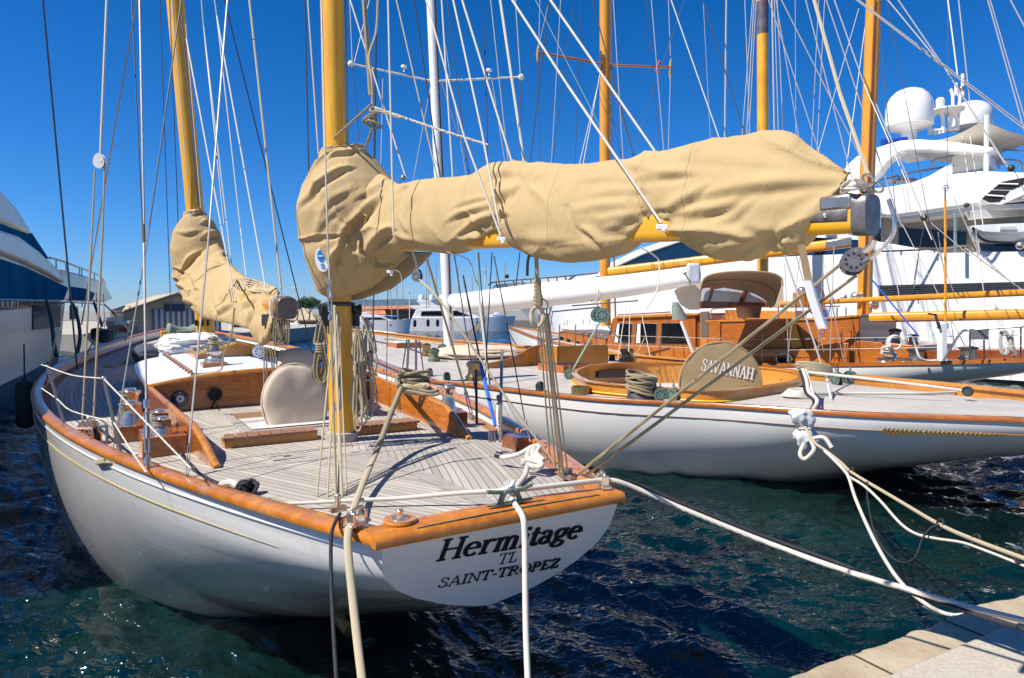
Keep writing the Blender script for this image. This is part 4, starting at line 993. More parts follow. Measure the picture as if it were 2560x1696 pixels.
# depth of the cloth there
bpy.context.view_layer.update()
def hit(x,y,ob):
    d=ray(x,y).normalized(); inv=ob.matrix_world.inverted(); ok,loc,nn,_=ob.ray_cast(inv@CAMP,inv.to_3x3()@d)
    return (ob.matrix_world@loc,nn) if ok else (None,None)
hp_,hn=hit(745*DS,600*DS,cov)
if hp_ is not None:
    k=hp_.y; oc=hp_+V(0,-.012,0)
    s_=k/FX
    m_,X_,Z_=oval(oc,13*s_*1.3,27*s_*1.15,.004,.12); bd=part('maker_badge',m_,MT['white'],cov)
    m_,_,_=oval(oc+Z_*8*s_-X_*1*s_,9*s_,15*s_,.008,.12); b2=part('badge_field',m_,simple('badge_blue',(.01,.20,.55),.5),bd)
    c=oc+Z_*8*s_-X_*1*s_+V(0,-.010,0)
    part('badge_mark',MB().box(c,(11*s_,.004,3*s_),x=X_+Z_).box(c,(11*s_,.0036,3*s_),x=X_-Z_),MT['white'],bd)
    c=oc-Z_*17*s_+V(0,-.006,0); part('badge_mark',MB().tube([c+X_*4*s_+Z_*4*s_,c-X_*3*s_+Z_*5*s_,c-X_*3*s_,c+X_*3*s_,c+X_*4*s_-Z_*5*s_,c-X_*4*s_-Z_*4*s_],1.1*s_,6,4),bpy.data.materials['badge_blue'],bd)
# main boom + its cover
MO=B(12,0,3.2); md_=-BF
mb0=B(11.7,0,3.28); mb1=P(717,771,7.62); d2=(mb1-mb0).normalized(); ps2=Vector((d2.x,d2.y,0)).normalized(); pn2=Vector((-ps2.y,ps2.x,0))
mboom=part('main_boom',MB().tube([mb0,mb1],.11,20,0),MT['spar_h'],yacht)
def bs2(s,k): c=mb1-d2*s; return [c+pn2*math.copysign(abs(math.cos(a))**.55,math.cos(a))*.108*k+V(0,0,1)*math.copysign(abs(math.sin(a))**.55,math.sin(a))*.118*k for a in np.linspace(0,2*PI,25)[:-1]]
part('end_cap',MB().rings([bs2(.10,.9),bs2(.10,1.02),bs2(-.02,1.04),bs2(-.035,.95),bs2(-.035,.2)]),MT['aged'],mboom)
for s_ in(.16,.26): part('rope_band',MB().rings([bs2(s_,1.05),bs2(s_,1.16),bs2(s_+.05,1.16),bs2(s_+.05,1.05)],loop=True),MT['rope_w'],mboom)
br2=[((505,560),(412,660),13.2),((523,598),(430,700),12.4),((545,622),(465,733),11.5),((567,638),(505,745),10.6),((592,647),(540,751),9.8),((615,654),(570,762),9.0),((634,662),(588,785),8.5),((645,672),(604,800),8.2),((648,690),(622,792),8.0)]
hr2=[((436,481),(466,484)),((418,508),(490,510)),((403,540),(507,540)),((397,575),(520,580)),((399,615),(528,612)),((404,645),(530,640)),((412,668),(520,672)),((432,700),(500,708)),((448,714),(480,722))]
ties2=[(412,660,10,1.3,.05,13.0),(575,665,9,.8,.035,None),(640,680,9,.7,.03,None),(455,485,8,1.2,.05,13.4),(615,795,8,.5,.03,None)]
cov2=cloth('sail_cover',br2,hr2,13.6,MO,ps2,.8,ties2,MT['canvas'],'tan canvas sail cover on the further boom at left, bunched round its mast','sail cover',lambda t:.62-.22*t,.024,.02,8,CREASE2)
# knotted rope over the further cover
mb=MB()
hh=lambda x,y,o=.02:(lambda q:(q[0]-ray(x,y).normalized()*o) if q[0] is not None else P(x,y,8.3))(hit(x,y,cov2))
for k in range(6):
    a=[(584+k*5,715+k*3),(592+k*4,700+k*2),(610+k*3,696+k*6),(650,705+k*5),(690-k*3,722+k*2)]
    mb.tube([hh(x,y,.03) for x,y in a],.013,6,4)
for k in range(3): mb.tube([hh(578+k*5,700,.03),hh(572+k*6,728,.035),hh(578+k*6,755,.03)],.013,6,4)
mb.tube([hh(600,700,.05),hh(606,712,.06),hh(612,728,.05)],.022,6,4)
solo('rope_lashing',mb,MT['rope'],'tan rope knotted round the end of the further tan sail cover','rope')
# ---- wires and lines ----
def W(name,a,b,w_,mat='wire',parent=None,mid=None,n=6,cap=None):
    """a,b: (x,y,depth); w_ width in picture px at each end"""
    pa=P(*a);pb=P(*b); ra=max(.0012,w_*.5*a[2]/FX); rb=max(.0012,w_*.5*b[2]/FX)
    pts=[pa]+([P(*m) for m in mid] if mid else [])+[pb]
    return part(name,MB().tube(pts,(ra,rb),n,6 if mid else 0),MT[mat],parent or yacht)
W('shroud',(107,-5,10.5),(193,923,12.2),4.5,'wire_dk')
W('shroud',(343,-5,9),(204,812,10.5),3.6,'steel'); 
W('stay',(349,-5,5.9),(361,600,5.5),5.6,'wire'); W('stay_wrap',(358,560,5.50),(360,606,5.49),8.5,'brownline')
W('stay',(360,606,5.49),(367,1095,5.0),6.2,'wire')
def turnbuckle(a,b,w_,parent=None,mat='chrome',name='turnbuckle'):
    pa=P(*a);pb=P(*b); r=w_*.5*a[2]/FX; d=(pb-pa); mb=MB()
    for t0,t1,k in((0,.12,1.0),(.12,.2,.5),(.80,.88,.5),(.88,1,1.1)): mb.cyl(pa+d*t0,pa+d*t1,r*k,n=10)
    x,_=frame(d)
    for s in(-1,1): mb.cyl(pa+d*.2+x*s*r*.7,pa+d*.8+x*s*r*.7,r*.32,n=8)
    mb.cyl(pa+d*.2,pa+d*.22,r,n=10); mb.cyl(pa+d*.78,pa+d*.80,r,n=10)
    return part(name,mb,MT[mat],parent or yacht)
turnbuckle((366,1000,5.1),(369,1165,4.95),15)
W('stay',(329,-5,9.5),(356,560,9),3,'wire_dk'); 
W('halyard',(400,-5,13.6),(427,780,13.6),2.2,'wire_dk'); W('halyard',(424,-5,13.5),(446,575,13.5),2.4,'wire_dk')
W('shroud',(454,-5,8.2),(373,570,7.4),3.6,'wire_dk'); W('shroud',(373,570,7.4),(285,1110,6.1),3.8,'steel'); turnbuckle((290,1085,6.0),(283,1165,5.7),9)
W('lazy_jack',(503,-5,12),(509,66,12),3,'rope_w'); W('lazy_jack',(509,66,12),(560,560,11),2.6,'wire'); W('lazy_jack',(509,66,12),(579,662,9.6),2.6,'rope_w')
W('lazy_jack',(536,-5,12),(542,40,12),3,'rope_w'); W('lazy_jack',(542,40,12),(664,718,8.5),3.6,'rope_w'); W('lazy_jack',(542,40,12),(601,570,10),2.6,'rope_w'); W('lazy_jack',(601,570,10),(615,690,9),2.4,'rope_w')
W('lazy_jack',(430,-5,13.4),(433,48,13.4),3,'rope_w'); W('lazy_jack',(433,48,13.4),(478,560,13.0),2.4,'rope_w'); W('lazy_jack',(464,60,13.4),(502,520,13.0),2.6,'rope_w'); W('lazy_jack',(466,98,13.4),(582,722,9.2),3.4,'rope_w')
W('stay',(569,-5,6.4),(524,565,5.6),5.0,'wire_dk' if 0 else 'wire'); W('stay',(524,565,5.6),(473,1110,4.74),5.2,'wire'); turnbuckle((475,1090,4.78),(466,1215,4.62),7.5,mat='steel')
W('topping_lift',(623,-5,9.5),(703,722,7.7),5.2,'rope'); W('shroud',(560,-5,9),(778,873,12),3.2,'wire_dk')
W('shroud',(762,-5,8),(772,436,8),3.4,'wire_dk'); W('halyard',(769,-5,6.6),(796,385,6.5),3.6,'rope_w')
W('backstay',(803,-5,5.6),(818,570,5.1),4.6,'wire'); W('backstay',(818,570,5.1),(826,745,5.0),5.2,'wire')
turnbuckle((824,700,5.0),(826,800,4.95),11)
W('halyard',(859,-5,6.2),(868,340,6.2),2.6,'steel')
# running backstay: upper line, block, falls, lower block
W('backstay_runner',(267,-5,7.3),(251,385,6.95),6.5,'rope_w')
block(yacht,P(250,408,6.9),.055,(0,1,.05),'stonewhite',holes=1,long=1.7)
W('backstay_fall',(237,425,6.9),(231,560,6.85),5,'rope'); W('backstay_fall',(231,560,6.85),(205,1072,6.6),5.4,'rope'); W('backstay_fall',(262,415,6.9),(257,560,6.85),5,'rope'); W('backstay_fall',(257,560,6.85),(234,1050,6.6),5.8,'rope')
block(yacht,P(222,1090,6.55),.105,(.3,1,0),'chrome',holes=8,long=1.45)
# knot bundle on the mizzen head lines
W('topping_line',(908,-5,5.6),(925,240,5.4),8,'rope_d'); W('topping_line',(913,-5,5.62),(931,250,5.42),6,'rope')
W('topping_line',(945,-5,5.5),(931,262,5.4),5.5,'rope',mid=[(940,80,5.5),(922,140,5.45),(929,200,5.4)])
W('topping_line',(941,-5,8),(936,400,8),5,'wire_dk')
mb=MB(); rg_=random.Random(2)
for k in range(5):
    c=P(930+rg_.uniform(-5,5),275+k*9,5.38); r_=.028
    mb.tube([c+V(math.cos(a)*r_*(1+.3*k%2),math.sin(a)*r_*.7,math.sin(a+k)*r_*.9) for a in np.linspace(0,2*PI,10)[:-1]],.0105,7,4,closed=True)
mb.tube([P(932,300,5.38),P(928,330,5.4),P(915,368,5.5)],.0115,7,6)
part('line_knot',mb,MT['rope_d'],yacht)
W('topping_line',(928,262,5.4),(836,345,6.3),6.5,'rope_d',mid=[(880,305,5.9)])
W('preventer_line',(938,270,5.38),(1221,363,4.6),6.5,'rope_wf',mid=[(1003,292,5.2),(1100,325,4.9)]); W('preventer_line',(938,276,5.38),(1003,296,5.2),6,'rope_d')
W('halyard',(1208,-5,4.7),(1219,362,4.6),2.2,'wire_dk'); W('halyard',(1219,362,4.6),(1219,414,4.55),2.4,'wire_dk')
# mizzen lazy jacks: thick pale lines, in front of the cover
W('lazy_jack',(970,-5,5.2),(984,590,4.9),4.6,'rope_w')
W('lazy_jack',(1064,-5,4.5),(1160,340,4.1),4.8,'rope_w'); W('lazy_jack',(1160,340,4.1),(1252,590,3.9),5.6,'rope_w')
W('lazy_jack',(1132,-5,4.6),(1205,330,4.2),5.0,'rope_w'); W('lazy_jack',(1205,330,4.2),(1250,575,3.92),5.2,'rope_w')
W('lazy_jack',(1277,-5,3.9),(1420,215,3.55),5.8,'rope_w'); W('lazy_jack',(1420,215,3.55),(1653,558,3.0),6.4,'rope_w')
W('lazy_jack',(1372,-5,4.2),(1637,378,3.6),6.0,'rope_w'); W('lazy_jack',(1154,-5,5.2),(1279,402,4.8),5.6,'rope_w')
W('lazy_jack',(1250,-5,5.0),(1310,403,4.7),7,'rope_w'); W('lazy_jack',(874,-5,6.0),(1015,445,5.6),4.2,'rope_w'); W('lazy_jack',(990,-5,5.9),(1094,449,5.5),3.8,'rope')
W('stay',(1035,-5,9),(1101,447,9),3.2,'wire_dk')
part('cover_tie_block',MB().ball(P(1008,445,5.5),.022,6),MT['steel'],yacht)
W('topping_lift',(2034,-5,3.0),(2100,235,2.72),9,'rope'); W('topping_lift',(2100,235,2.72),(2172,440,2.46),9.5,'rope')
W('boom_line',(2163,400,2.50),(2160,450,2.46),5,'rope',)
# mainsheet of the mizzen: block and two-part fall to the starboard quarter
bk=block(yacht,P(2132,657,2.42),.042,V(-.30,-.9,.25),'aged',up=P(2185,610,2.42)-P(2110,690,2.42),holes=9,long=1.3)
part('end_shackle',MB().tube([P(2160,630,2.4),P(2178,615,2.38),P(2186,600,2.37)],.012,8,4),MT['chrome'],boom)
W('sheet_fall',(2098,664,2.44),(1450,1182,4.62),8.5,'rope_d'); W('sheet_fall',(2140,690,2.44),(1464,1190,4.6),8.5,'rope_d')
# strop under the boom with a splice, five falls to the quarter
W('boom_strop',(1340,622,4.05),(1343,700,4.05),10,'canvas_b'); W('boom_strop',(1343,700,4.05),(1345,740,4.05),19,'rope_d'); W('boom_strop',(1345,738,4.05),(1345,765,4.05),24,'rope_d')
mb=MB(); c=P(1343,792,4.05); mb.tube([c+V(math.cos(a)*.036,.008*math.sin(3*a),math.sin(a)*.058) for a in np.linspace(0,2*PI,17)[:-1]],.0125,8,3,closed=True); part('spliced_eye',mb,MT['rope'],yacht)
part('strop_shackle',MB().box(P(1358,772,4.05),(.06,.02,.014)).tube([P(1350,745,4.05),P(1368,755,4.04),P(1368,775,4.04)],.005,6,4),MT['steel'],yacht)
for xa,xb,yb,w_ in((1347,1376,1160,4.5),(1353,1389,1172,4.5),(1360,1399,1186,5),(1364,1408,1190,7),(1371,1420,1188,4.5)): W('sheet_fall',(xa,785,4.1),(xb,yb,4.95 if xb<1385 else 4.7),w_,'rope')
W('sheet_fall',(1366,770,4.1),(1410,1190,4.72),3.6,'wire_dk')
# block under the forward part of the boom, lines running aft
block(yacht,P(1043,692,5.35),.040,(.5,1,0),'steel',holes=8,long=1.5); W('boom_strap',(1030,625,5.4),(1043,668,5.35),7,'rope_w'); W('sheet_fall',(1050,700,5.3),(1408,1186,4.75),5.6,'rope',mid=[(1110,765,5.1),(1270,1000,4.9)])
W('sheet_fall',(1066,642,5.2),(1166,985,6.6),6.2,'rope'); turnbuckle((1164,980,6.6),(1182,1048,6.5),10)
W('boom_strap',(1000,600,5.4),(1010,640,5.4),5,'steel')
# cover ties: loose ends hanging under the boom
for a in([(1118,630,4.7),(1170,650,4.65),(1185,690,4.6),(1195,712,4.6)],[(1330,620,3.95),(1320,650,3.95),(1318,690,3.95)],[(1600,618,3.2),(1636,640,3.2),(1648,660,3.2),(1644,720,3.18),(1618,772,3.16)],[(985,675,5.4),(1003,690,5.4),(1008,770,5.4)]):
    part('cover_tie',MB().tube([P(*q) for q in a],.0085,6,6,flat=.4),MT['rope_w'] if a[0][0]!=1330 else MT['black'],cov)
for x,y,Yq in((1253,598,3.86),(1655,568,2.98),(975,680,5.4)):
    part('tie_buckle',MB().box(P(x,y,Yq),(.05,.02,.022),x=(1,0,-.5)).ball(P(x+4,y+8,Yq),.013,6),MT['stonewhite'],cov,bevel=.003)
# white padded strap hanging from boom end
st=part('strap',MB().rings([[P(x-w1,y,Yq),P(x-w1,y,Yq+.012),P(x+w1,y,Yq+.012),P(x+w1,y,Yq)] for x,y,w1,Yq in((2003,612,9,2.55),(2013,660,10,2.55),(2022,705,10,2.55))]),MT['canvas_b'],cov)
part('padded_sleeve',MB().rings([[P(x-w1,y+2,Yq),P(x-w1*.6,y,Yq+.02),P(x+w1*.6,y,Yq+.02),P(x+w1,y-2,Yq),P(x+w1*.6,y,Yq-.012),P(x-w1*.6,y,Yq-.012)] for x,y,w1,Yq in((2020,702,12,2.55),(2030,740,12.5,2.55),(2046,790,12.5,2.55),(2058,822,12,2.55))]),MT['stonewhite'],cov)
# backstay falls by the port quarter: many lines from the mizzen pins to the quarter block
for xa,ya,xb,yb,w_ in((838,765,790,1262,4.5),(843,790,818,1255,4.5),(850,820,845,1262,5.5),(835,765,856,1258,7),(846,780,868,1262,4.2),(829,760,838,1250,4)):
    W('tackle_fall',(xa,ya,5.6),(xb,yb,4.3),w_,'rope')
W('tackle_fall',(826,800,4.95),(842,1262,4.25),5.5,'rope_d')
# coils on the mast
def coil(x0,y0,x1,y1,Yq,n_,w_,mat,seed,label):
    rr=random.Random(seed); mb=MB()
    for k in range(n_):
        xa=x0+(x1-x0)*rr.uniform(.1,.45); xb=x0+(x1-x0)*rr.uniform(.55,.95); yb=y1-(y1-y0)*rr.uniform(0,.18); yt=y0+(y1-y0)*rr.uniform(0,.06); dY=rr.uniform(-.05,.05)
        xm=(x0+x1)/2+rr.uniform(-6,6); ym=y0+(y1-y0)*.38
        mb.tube([P(xm,yt,Yq+dY),P(xa,(yt*2+yb)/3,Yq+dY),P(xm-4,ym,Yq+dY-.02),P(xa-3,yb-30,Yq+dY),P((xa+xb)/2,yb,Yq+dY),P(xb+3,yb-30,Yq+dY),P(xm+4,ym,Yq+dY-.02),P(xb,(yt*2+yb)/3,Yq+dY)],w_*.5*Yq/FX,7,4,closed=True)
    for k in range(4):
        c=P((x0+x1)/2,y0+(y1-y0)*.36+k*6,Yq); rr_=(x1-x0)*.22*Yq/FX; mb.tube([c+V(math.cos(a)*rr_,math.sin(a)*rr_*.9,.003*math.sin(a)) for a in np.linspace(0,2*PI,13)[:-1]],w_*.5*Yq/FX,6,0,closed=True)
    return solo('rope_coil',mb,MT[mat],label,'rope coil','coiled lines hung on the near mast')
coil(874,815,920,1078,6.2,6,4.6,'rope',5,'plain tan rope coil hanging right of the nearest wooden mast')
coil(895,790,945,1055,6.32,5,4.4,'rope_wf',9,'pale coil with dark flecks on the right side of the nearest wooden mast')
coil(780,800,822,970,6.1,6,5,'rope_d',3,'olive tan rope coil hanging on the left side of the nearest wooden mast')
coil(830,770,856,1065,6.0,4,5,'rope',13,'long narrow tan coil hanging down the face of the nearest wooden mast')
mb=MB().tube([P(905,790,6.2),P(935,870,6.2),P(942,910,6.2),P(930,945,6.2),P(912,952,6.2)],.009,7,6); solo('rope_tail',mb,MT['rope'],'loose tan rope loop swinging right of the flecked coil','rope')
# falls under the further boom end
for xa,xb,w_ in((661,663,3.6),(667,670,3.8),(673,686,3.8),(679,690,3.6),(686,698,3.6)): W('sheet_fall',(xa,870,7.7),(xb-4,1000,8.3) if xb<680 else (xb,955,8.3),w_,'rope')
for k in range(5):
    rr=random.Random(k+50); x=690+k*6; part('boom_line',MB().tube([P(x,790,7.75),P(x-6,830,7.75),P(x-3+rr.uniform(-4,4),862,7.75),P(x+8,850,7.75),P(x+9,800,7.75)],.011,6,5),MT['rope_d'],yacht)
part('reef_cleats',MB().box(P(672,800,7.9),(.14,.1,.14)).cyl(P(665,815,7.9),P(690,830,7.9),.04,n=8),MT['wire_dk'],yacht,bevel=.01)
W('jib_sheet',(586,770,7.8),(556,905,8.6),5,'rope',mid=[(578,840,8.0),(562,880,8.3)]); W('jib_sheet',(556,905,8.6),(480,935,8.5),5,'rope',mid=[(552,925,8.6),(520,933,8.6)])
# starboard standing rigging: shrouds down to the starboard rail, blue vang pole
W('shroud',(1208,740,6.4),(1150,1060,6.8),3,'wire_dk') if 0 else None
W('shroud',(1190,925,6.9),(1192,1062,6.6),7,'wire_dk'); W('shroud',(1135,632,8.5),(1192,1000,7.0),3.4,'wire_dk')
W('blue_pole',(1203,915,6.6),(1238,1065,6.15),10,'blueline'); W('pole_upper',(1158,690,7.3),(1203,915,6.6),5,'wire_dk')
W('shroud',(1235,640,6.3),(1316,1070,5.6),3.4,'wire_dk'); turnbuckle((1314,1050,5.6),(1326,1105,5.5),6,mat='steel')
W('davit_post',(1255,880,6.3),(1250,1105,5.8),8,'steel'); turnbuckle((1247,990,6.1),(1250,1085,5.9),13,mat='steel')
W('shroud',(970,700,9),(966,980,9),2,'wire_dk'); W('shroud',(935,720,9.2),(932,905,9.4),3,'wire_dk')
for x in(1222,1228,1236): W('jack_line',(x,1080,5.9),(x+2,1105,5.8),5,'steel')
# chocks: bottle-shaped fairlead cradle on starboard rail forward
c=rs_(6.9)-BR*.14; part('fairlead',MB().box(c,(.09,.09,.06)).cyl(c,c+V(0,0,.09),.025,n=10),MT['chrome'],yacht,bevel=.01)
# lines lying on the side deck and coiled at quarter
def ondeck(pts,r,h=.02): return MB().tube([Gd(x,y,h) for x,y in pts],r,7,6)
solo('deck_rope',ondeck([(258,918),(300,912),(345,880),(365,862),(352,850)],.022),MT['rope_d'],'olive rope lying in the blue shade on the port side deck','rope')
mb=MB()
for k in range(5):
    c=Gd(292,1150,.03+.012*k); mb.tube([c+BF*math.cos(a)*(.20-.02*k)+BR*math.sin(a)*(.16-.015*k) for a in np.linspace(0,2*PI,19)[:-1]],.011,6,0,closed=True)
solo('rope_coil',mb,MT['rope_d'],'flat tan rope coil on the port side deck behind the rail stanchions','rope coil')
# ================= second yacht =================
def dense(pts,n=10): return catmull(pts,n)
def hull_from(near,far,keelz,F,parent,mat,e=.6,n=20,name='hull'):
    """near/far: rail curves as station-matched 3-D lists (stern..bow)"""
    rings=[]
    for i,(a,b) in enumerate(zip(near,far)):
        c=(a+b)/2; h=(b-a)/2; zk=keelz((c).dot(F)); ring=[]
        for k in range(2*n+1):
            t=PI*k/(2*n); ca=math.cos(t); sa=max(0,math.sin(t)); zr=a.z if k<=n else b.z; zkk=min(zk,zr-.04)
            p=c-h*math.copysign(abs(ca)**e,ca); ring.append(Vector((p.x,p.y,zr-(zr-zkk)*sa)))
        rings.append(ring)
    part(name,MB().rings(rings,closed=False),mat,parent,ang=30); return rings
def stations(N,Fa,F,m,g0,g1):
    """resample both rails at equal forward coordinate"""
    N=dense(N,14);Fa=dense(Fa,14)
    def at(c,g):
        gs=[p.dot(F) for p in c]; o=np.argsort(gs); gs=np.array(gs)[o]; return Vector([float(np.interp(g,gs,np.array([c[k][j] for k in o]))) for j in range(3)])
    G_=[g0+(g1-g0)*i/(m-1) for i in range(m)]
    return [at(N,g) for g in G_],[at(Fa,g) for g in G_],G_
SF=Vector((-.53,.848,0)); SR_=Vector((.848,.53,0))
nr=[V(9.6,7.75,1.55),G(2560,1051,1.52),G(2330,1043,1.48),G(2100,1034,1.45),G(1800,1014,1.42),G(1517,1000,1.40),G(1350,984,1.40),G(1233,970,1.40),G(1131,957,1.42),G(1052,946,1.44),V(-4.5,21.2,1.55),V(-7.1,28.5,1.75),V(-8.9,34.5,1.95),V(-9.35,36.2,2.0)]
fr=[V(10.9,8.7,1.55),G(2560,980,1.52),G(2330,956,1.48),G(2100,936,1.45),G(1900,918,1.42),G(1708,898,1.40),G(1394,872,1.42),G(1207,857,1.50),G(1080,845,1.6),V(-7.2,36.0,1.9),V(-9.2,36.5,2.0)]
savannah=thing('sailing_yacht','long white sailing yacht with wide teak deck and oval varnished cockpit, behind the nearest yacht','sailing yacht',(1,18,0))
g0=max(nr[0].dot(SF),fr[0].dot(SF))+.02; g1=min(nr[-1].dot(SF),fr[-1].dot(SF))
SN,SFa,SG=stations(nr,fr,SF,90,g0,g1); SNd,SFd,SGd=stations(nr,fr,SF,300,g0,g1)
sk=lambda g:interp(g,[1.4,3.0,4.6,6.3,7.5,10,14,28,33,35.7],[1.40,1.12,.80,.30,-.25,-.95,-1.25,-1.1,-.4,1.7])
SRg=hull_from(SN,SFa,sk,SF,savannah,MT['hull_s'],e=.85)
m_=MB(); tr=SRg[0]; cc=sum(tr,Vector())/len(tr); m_.v=[tuple(cc)]+[tuple(p) for p in tr]; m_.f=[(0,1+i,2+i) for i in range(len(tr)-1)]+[(0,len(tr),1)]; part('transom',m_,MT['hull_s'],savannah)
def sdz(g): return .16 if g<6 else .20
SDN=[];rows=[];uv=[];ca=[];cb=[];bn=[];bf=[]
for a,b,g in zip(SN,SFa,SG):
    h=(b-a); L=h.length; u_=h.normalized()
    w_=.16; q=V(0,0,1)
    ca.append([a-u_*.03-q*.035,a-u_*.04+q*.0,a-u_*.02+q*.03,a+u_*(w_-.02)+q*.03,a+u_*w_+q*.01,a+u_*w_-q*.03])
    cb.append([b+u_*.03-q*.035,b+u_*.04+q*.0,b+u_*.02+q*.03,b-u_*(w_-.02)+q*.03,b-u_*w_+q*.01,b-u_*w_-q*.03])
    bn.append([a+u_*.08-q*.0,a+u_*.08-q*(sdz(g)+.06)]); bf.append([b-u_*.10,b-u_*.10-q*(sdz(g)+.10)])
def savannah_deck(loop):
    rows=[];uv=[]
    for a,b,g in zip(SNd,SFd,SGd):
        L=(b-a).length; r=[];u=[]
        for k in range(73):
            t=k/72; p=a.lerp(b,t)+V(0,0,-sdz(g)+.10*(1-(2*t-1)**2)*min(1,L/4)); r.append(a.lerp(b,.02+.96*t).xy.to_3d()+V(0,0,p.z)); u.append((min(t,1-t)*L,g))
        rows.append(r);uv.append(u)
    mb=MB().grid(rows,uv); poly=[(p.x,p.y) for p in loop]
    def inside(x,y):
        c=False
        for (x0,y0),(x1,y1) in zip(poly,poly[1:]+poly[:1]):
            if (y0>y)!=(y1>y) and x<(x1-x0)*(y-y0)/(y1-y0)+x0: c=not c
        return c
    bx=(min(p[0] for p in poly),max(p[0] for p in poly),min(p[1] for p in poly),max(p[1] for p in poly))
    def keep(f):
        x=sum(mb.v[i][0] for i in f)/4; y=sum(mb.v[i][1] for i in f)/4
        return not(bx[0]<x<bx[1] and bx[2]<y<bx[3] and inside(x,y))
    mb.f=[f for f in mb.f if keep(f)]
    part('deck',mb,MT['deck2'],savannah,ang=60)
part('cap_rail',MB().rings(ca),MT['mahog'],savannah,ang=50); part('cap_rail',MB().rings(cb),MT['varnish'],savannah,ang=50)
part('bulwark',MB().grid(bn),MT['varnish'],savannah); part('bulwark',MB().grid(bf),MT['varnish'],savannah)
def sd(x,y,h=0):
    z=1.3
    for _ in range(12):
        p=G(x,y,z); g=p.dot(SF); a=Vector([interp(g,SG,[q[j] for q in SN]) for j in range(3)]);b=Vector([interp(g,SG,[q[j] for q in SFa]) for j in range(3)])
        t=min(1,max(0,(p-a).xy.dot((b-a).xy)/max(.01,(b-a).xy.length_squared))); z=.5*z+.5*(a.lerp(b,t).z-sdz(g)+.10*(1-(2*t-1)**2)*min(1,(b-a).length/4)+h)
    return G(x,y,z)
# cove line and leaf scroll near the stern
def shull(i,dz):
    r=SRg[i]; zr=r[0].z
    for a,b in zip(r,r[1:]):
        if b.z<=zr-dz: t=(zr-dz-a.z)/(b.z-a.z-1e-9); return a.lerp(b,t)
    return r[len(r)//2]
pts=[]
for i in range(2,80):
    p=shull(i,.235); pts.append(p-SR_*.006)
pts=catmull(pts,8); cl=[p for p in pts if proj(p)[0]<2225] ; part('cove_line',MB().tube(cl,.014,6,0,flat=.5),MT['brownline'],savannah)
lf=[p for p in pts if 2205<proj(p)[0]<2520]; lf=catmull(lf[::-1],4)
mb=MB(); n_=len(lf); mb.tube(lf,(.007,.003),6,0)
for k in range(26):
    t=k/26; p=lf[int(t*(n_-2))]; d=(lf[int(t*(n_-2))+1]-p).normalized(); s=(.052*(1-t)+.016)
    for sg in(-1,1):
        up=V(0,0,sg); pp=[p,p+d*s*.25+up*s*.45,p+d*s*.95+up*s*.95,p+d*s*.75+up*s*.42,p+d*s*.45+up*s*.10]
        mb.prism([q-SR_*.006 for q in pp],-SR_*(.012+.0006*k))
scrl=solo('tmp',mb,MT['gold'],'x','x') if 0 else part('gilt_scroll',mb,MT['gold'],savannah,ang=25)
# oval cockpit
lp=[(1434,934),(1455,947),(1478,954),(1560,962),(1640,967),(1720,974),(1800,976),(1878,969),(1960,958),(2003,946),(2000,932),(1960,923),(1880,915),(1760,908),(1667,905),(1555,906),(1478,913),(1442,924)]
zt=1.52
L=catmull([G(x,y,zt) for x,y in lp],5,True); cen=sum(L,Vector())/len(L)
zb=1.30
def off(k,d): p=L[k]; a=L[k-1];b=L[(k+1)%len(L)]; t=(b-a).normalized(); n=V(t.y,-t.x,0); n=n if (p-cen).dot(n)>0 else -n; return n*d
rg=[]
for k in range(len(L)):
    p=L[k]; o=off(k,1)
    rg.append([p+o*.02+V(0,0,zb-zt-.06),p+o*.0+V(0,0,-.03),p+o*.04+V(0,0,-.03),p+o*.05+V(0,0,.0),p-o*.09,p-o*.09+V(0,0,-.03),p-o*.05+V(0,0,-.03),p-o*.05+V(0,0,-.75)])
savannah_deck([p-off(k,.03) for k,p in enumerate(L)])
ck=part('cockpit_coaming',MB().rings([list(r) for r in rg],closed=False,loop=True),MT['varnish'],savannah,ang=40)
part('cockpit_sole',MB().rings([[p-off(k,.02)+V(0,0,-.62) for k,p in enumerate(L)],[p-off(k,.02)+V(0,0,-.60) for k,p in enumerate(L)]]),MT['white'],ck)
part('yellow_line',MB().tube([sd(*proj(p+off(k,.03)+V(0,0,zb-zt-.02)),.012) if 0 else p+off(k,.03)+V(0,0,zb-zt+.02) for k,p in enumerate(L)],.016,6,0,closed=True),MT['yellow'],ck)
# instruments
o=G(1555,935,1.35)
a=P(1492,945,15.6);b=P(1586,932,16.6)
def fw(x,y): # far inner wall, a little proud
    p=min(((p-off(k,.07)) for k,p in enumerate(L) if proj(p)[1]<935),key=lambda q:abs(proj(q)[0]-x)); return P(x,y,p.y-.10)
ip=part('instrument_panel',MB().rings([[fw(1490,929),fw(1490,946),fw(1490,946)+V(0,.05,0),fw(1490,929)+V(0,.05,0)],[fw(1588,925),fw(1588,943),fw(1588,943)+V(0,.05,0),fw(1588,925)+V(0,.05,0)]]),MT['black'],savannah)
for k in range(4):
    x=1496+k*23; part('display',MB().prism([fw(x,943-k*.8)-V(0,.012,0),fw(x+17,942-k*.8)-V(0,.012,0),fw(x+17,931-k*.8)-V(0,.012,0),fw(x,932-k*.8)-V(0,.012,0)],(0,.02,0)),MT['glassblue'],ip)
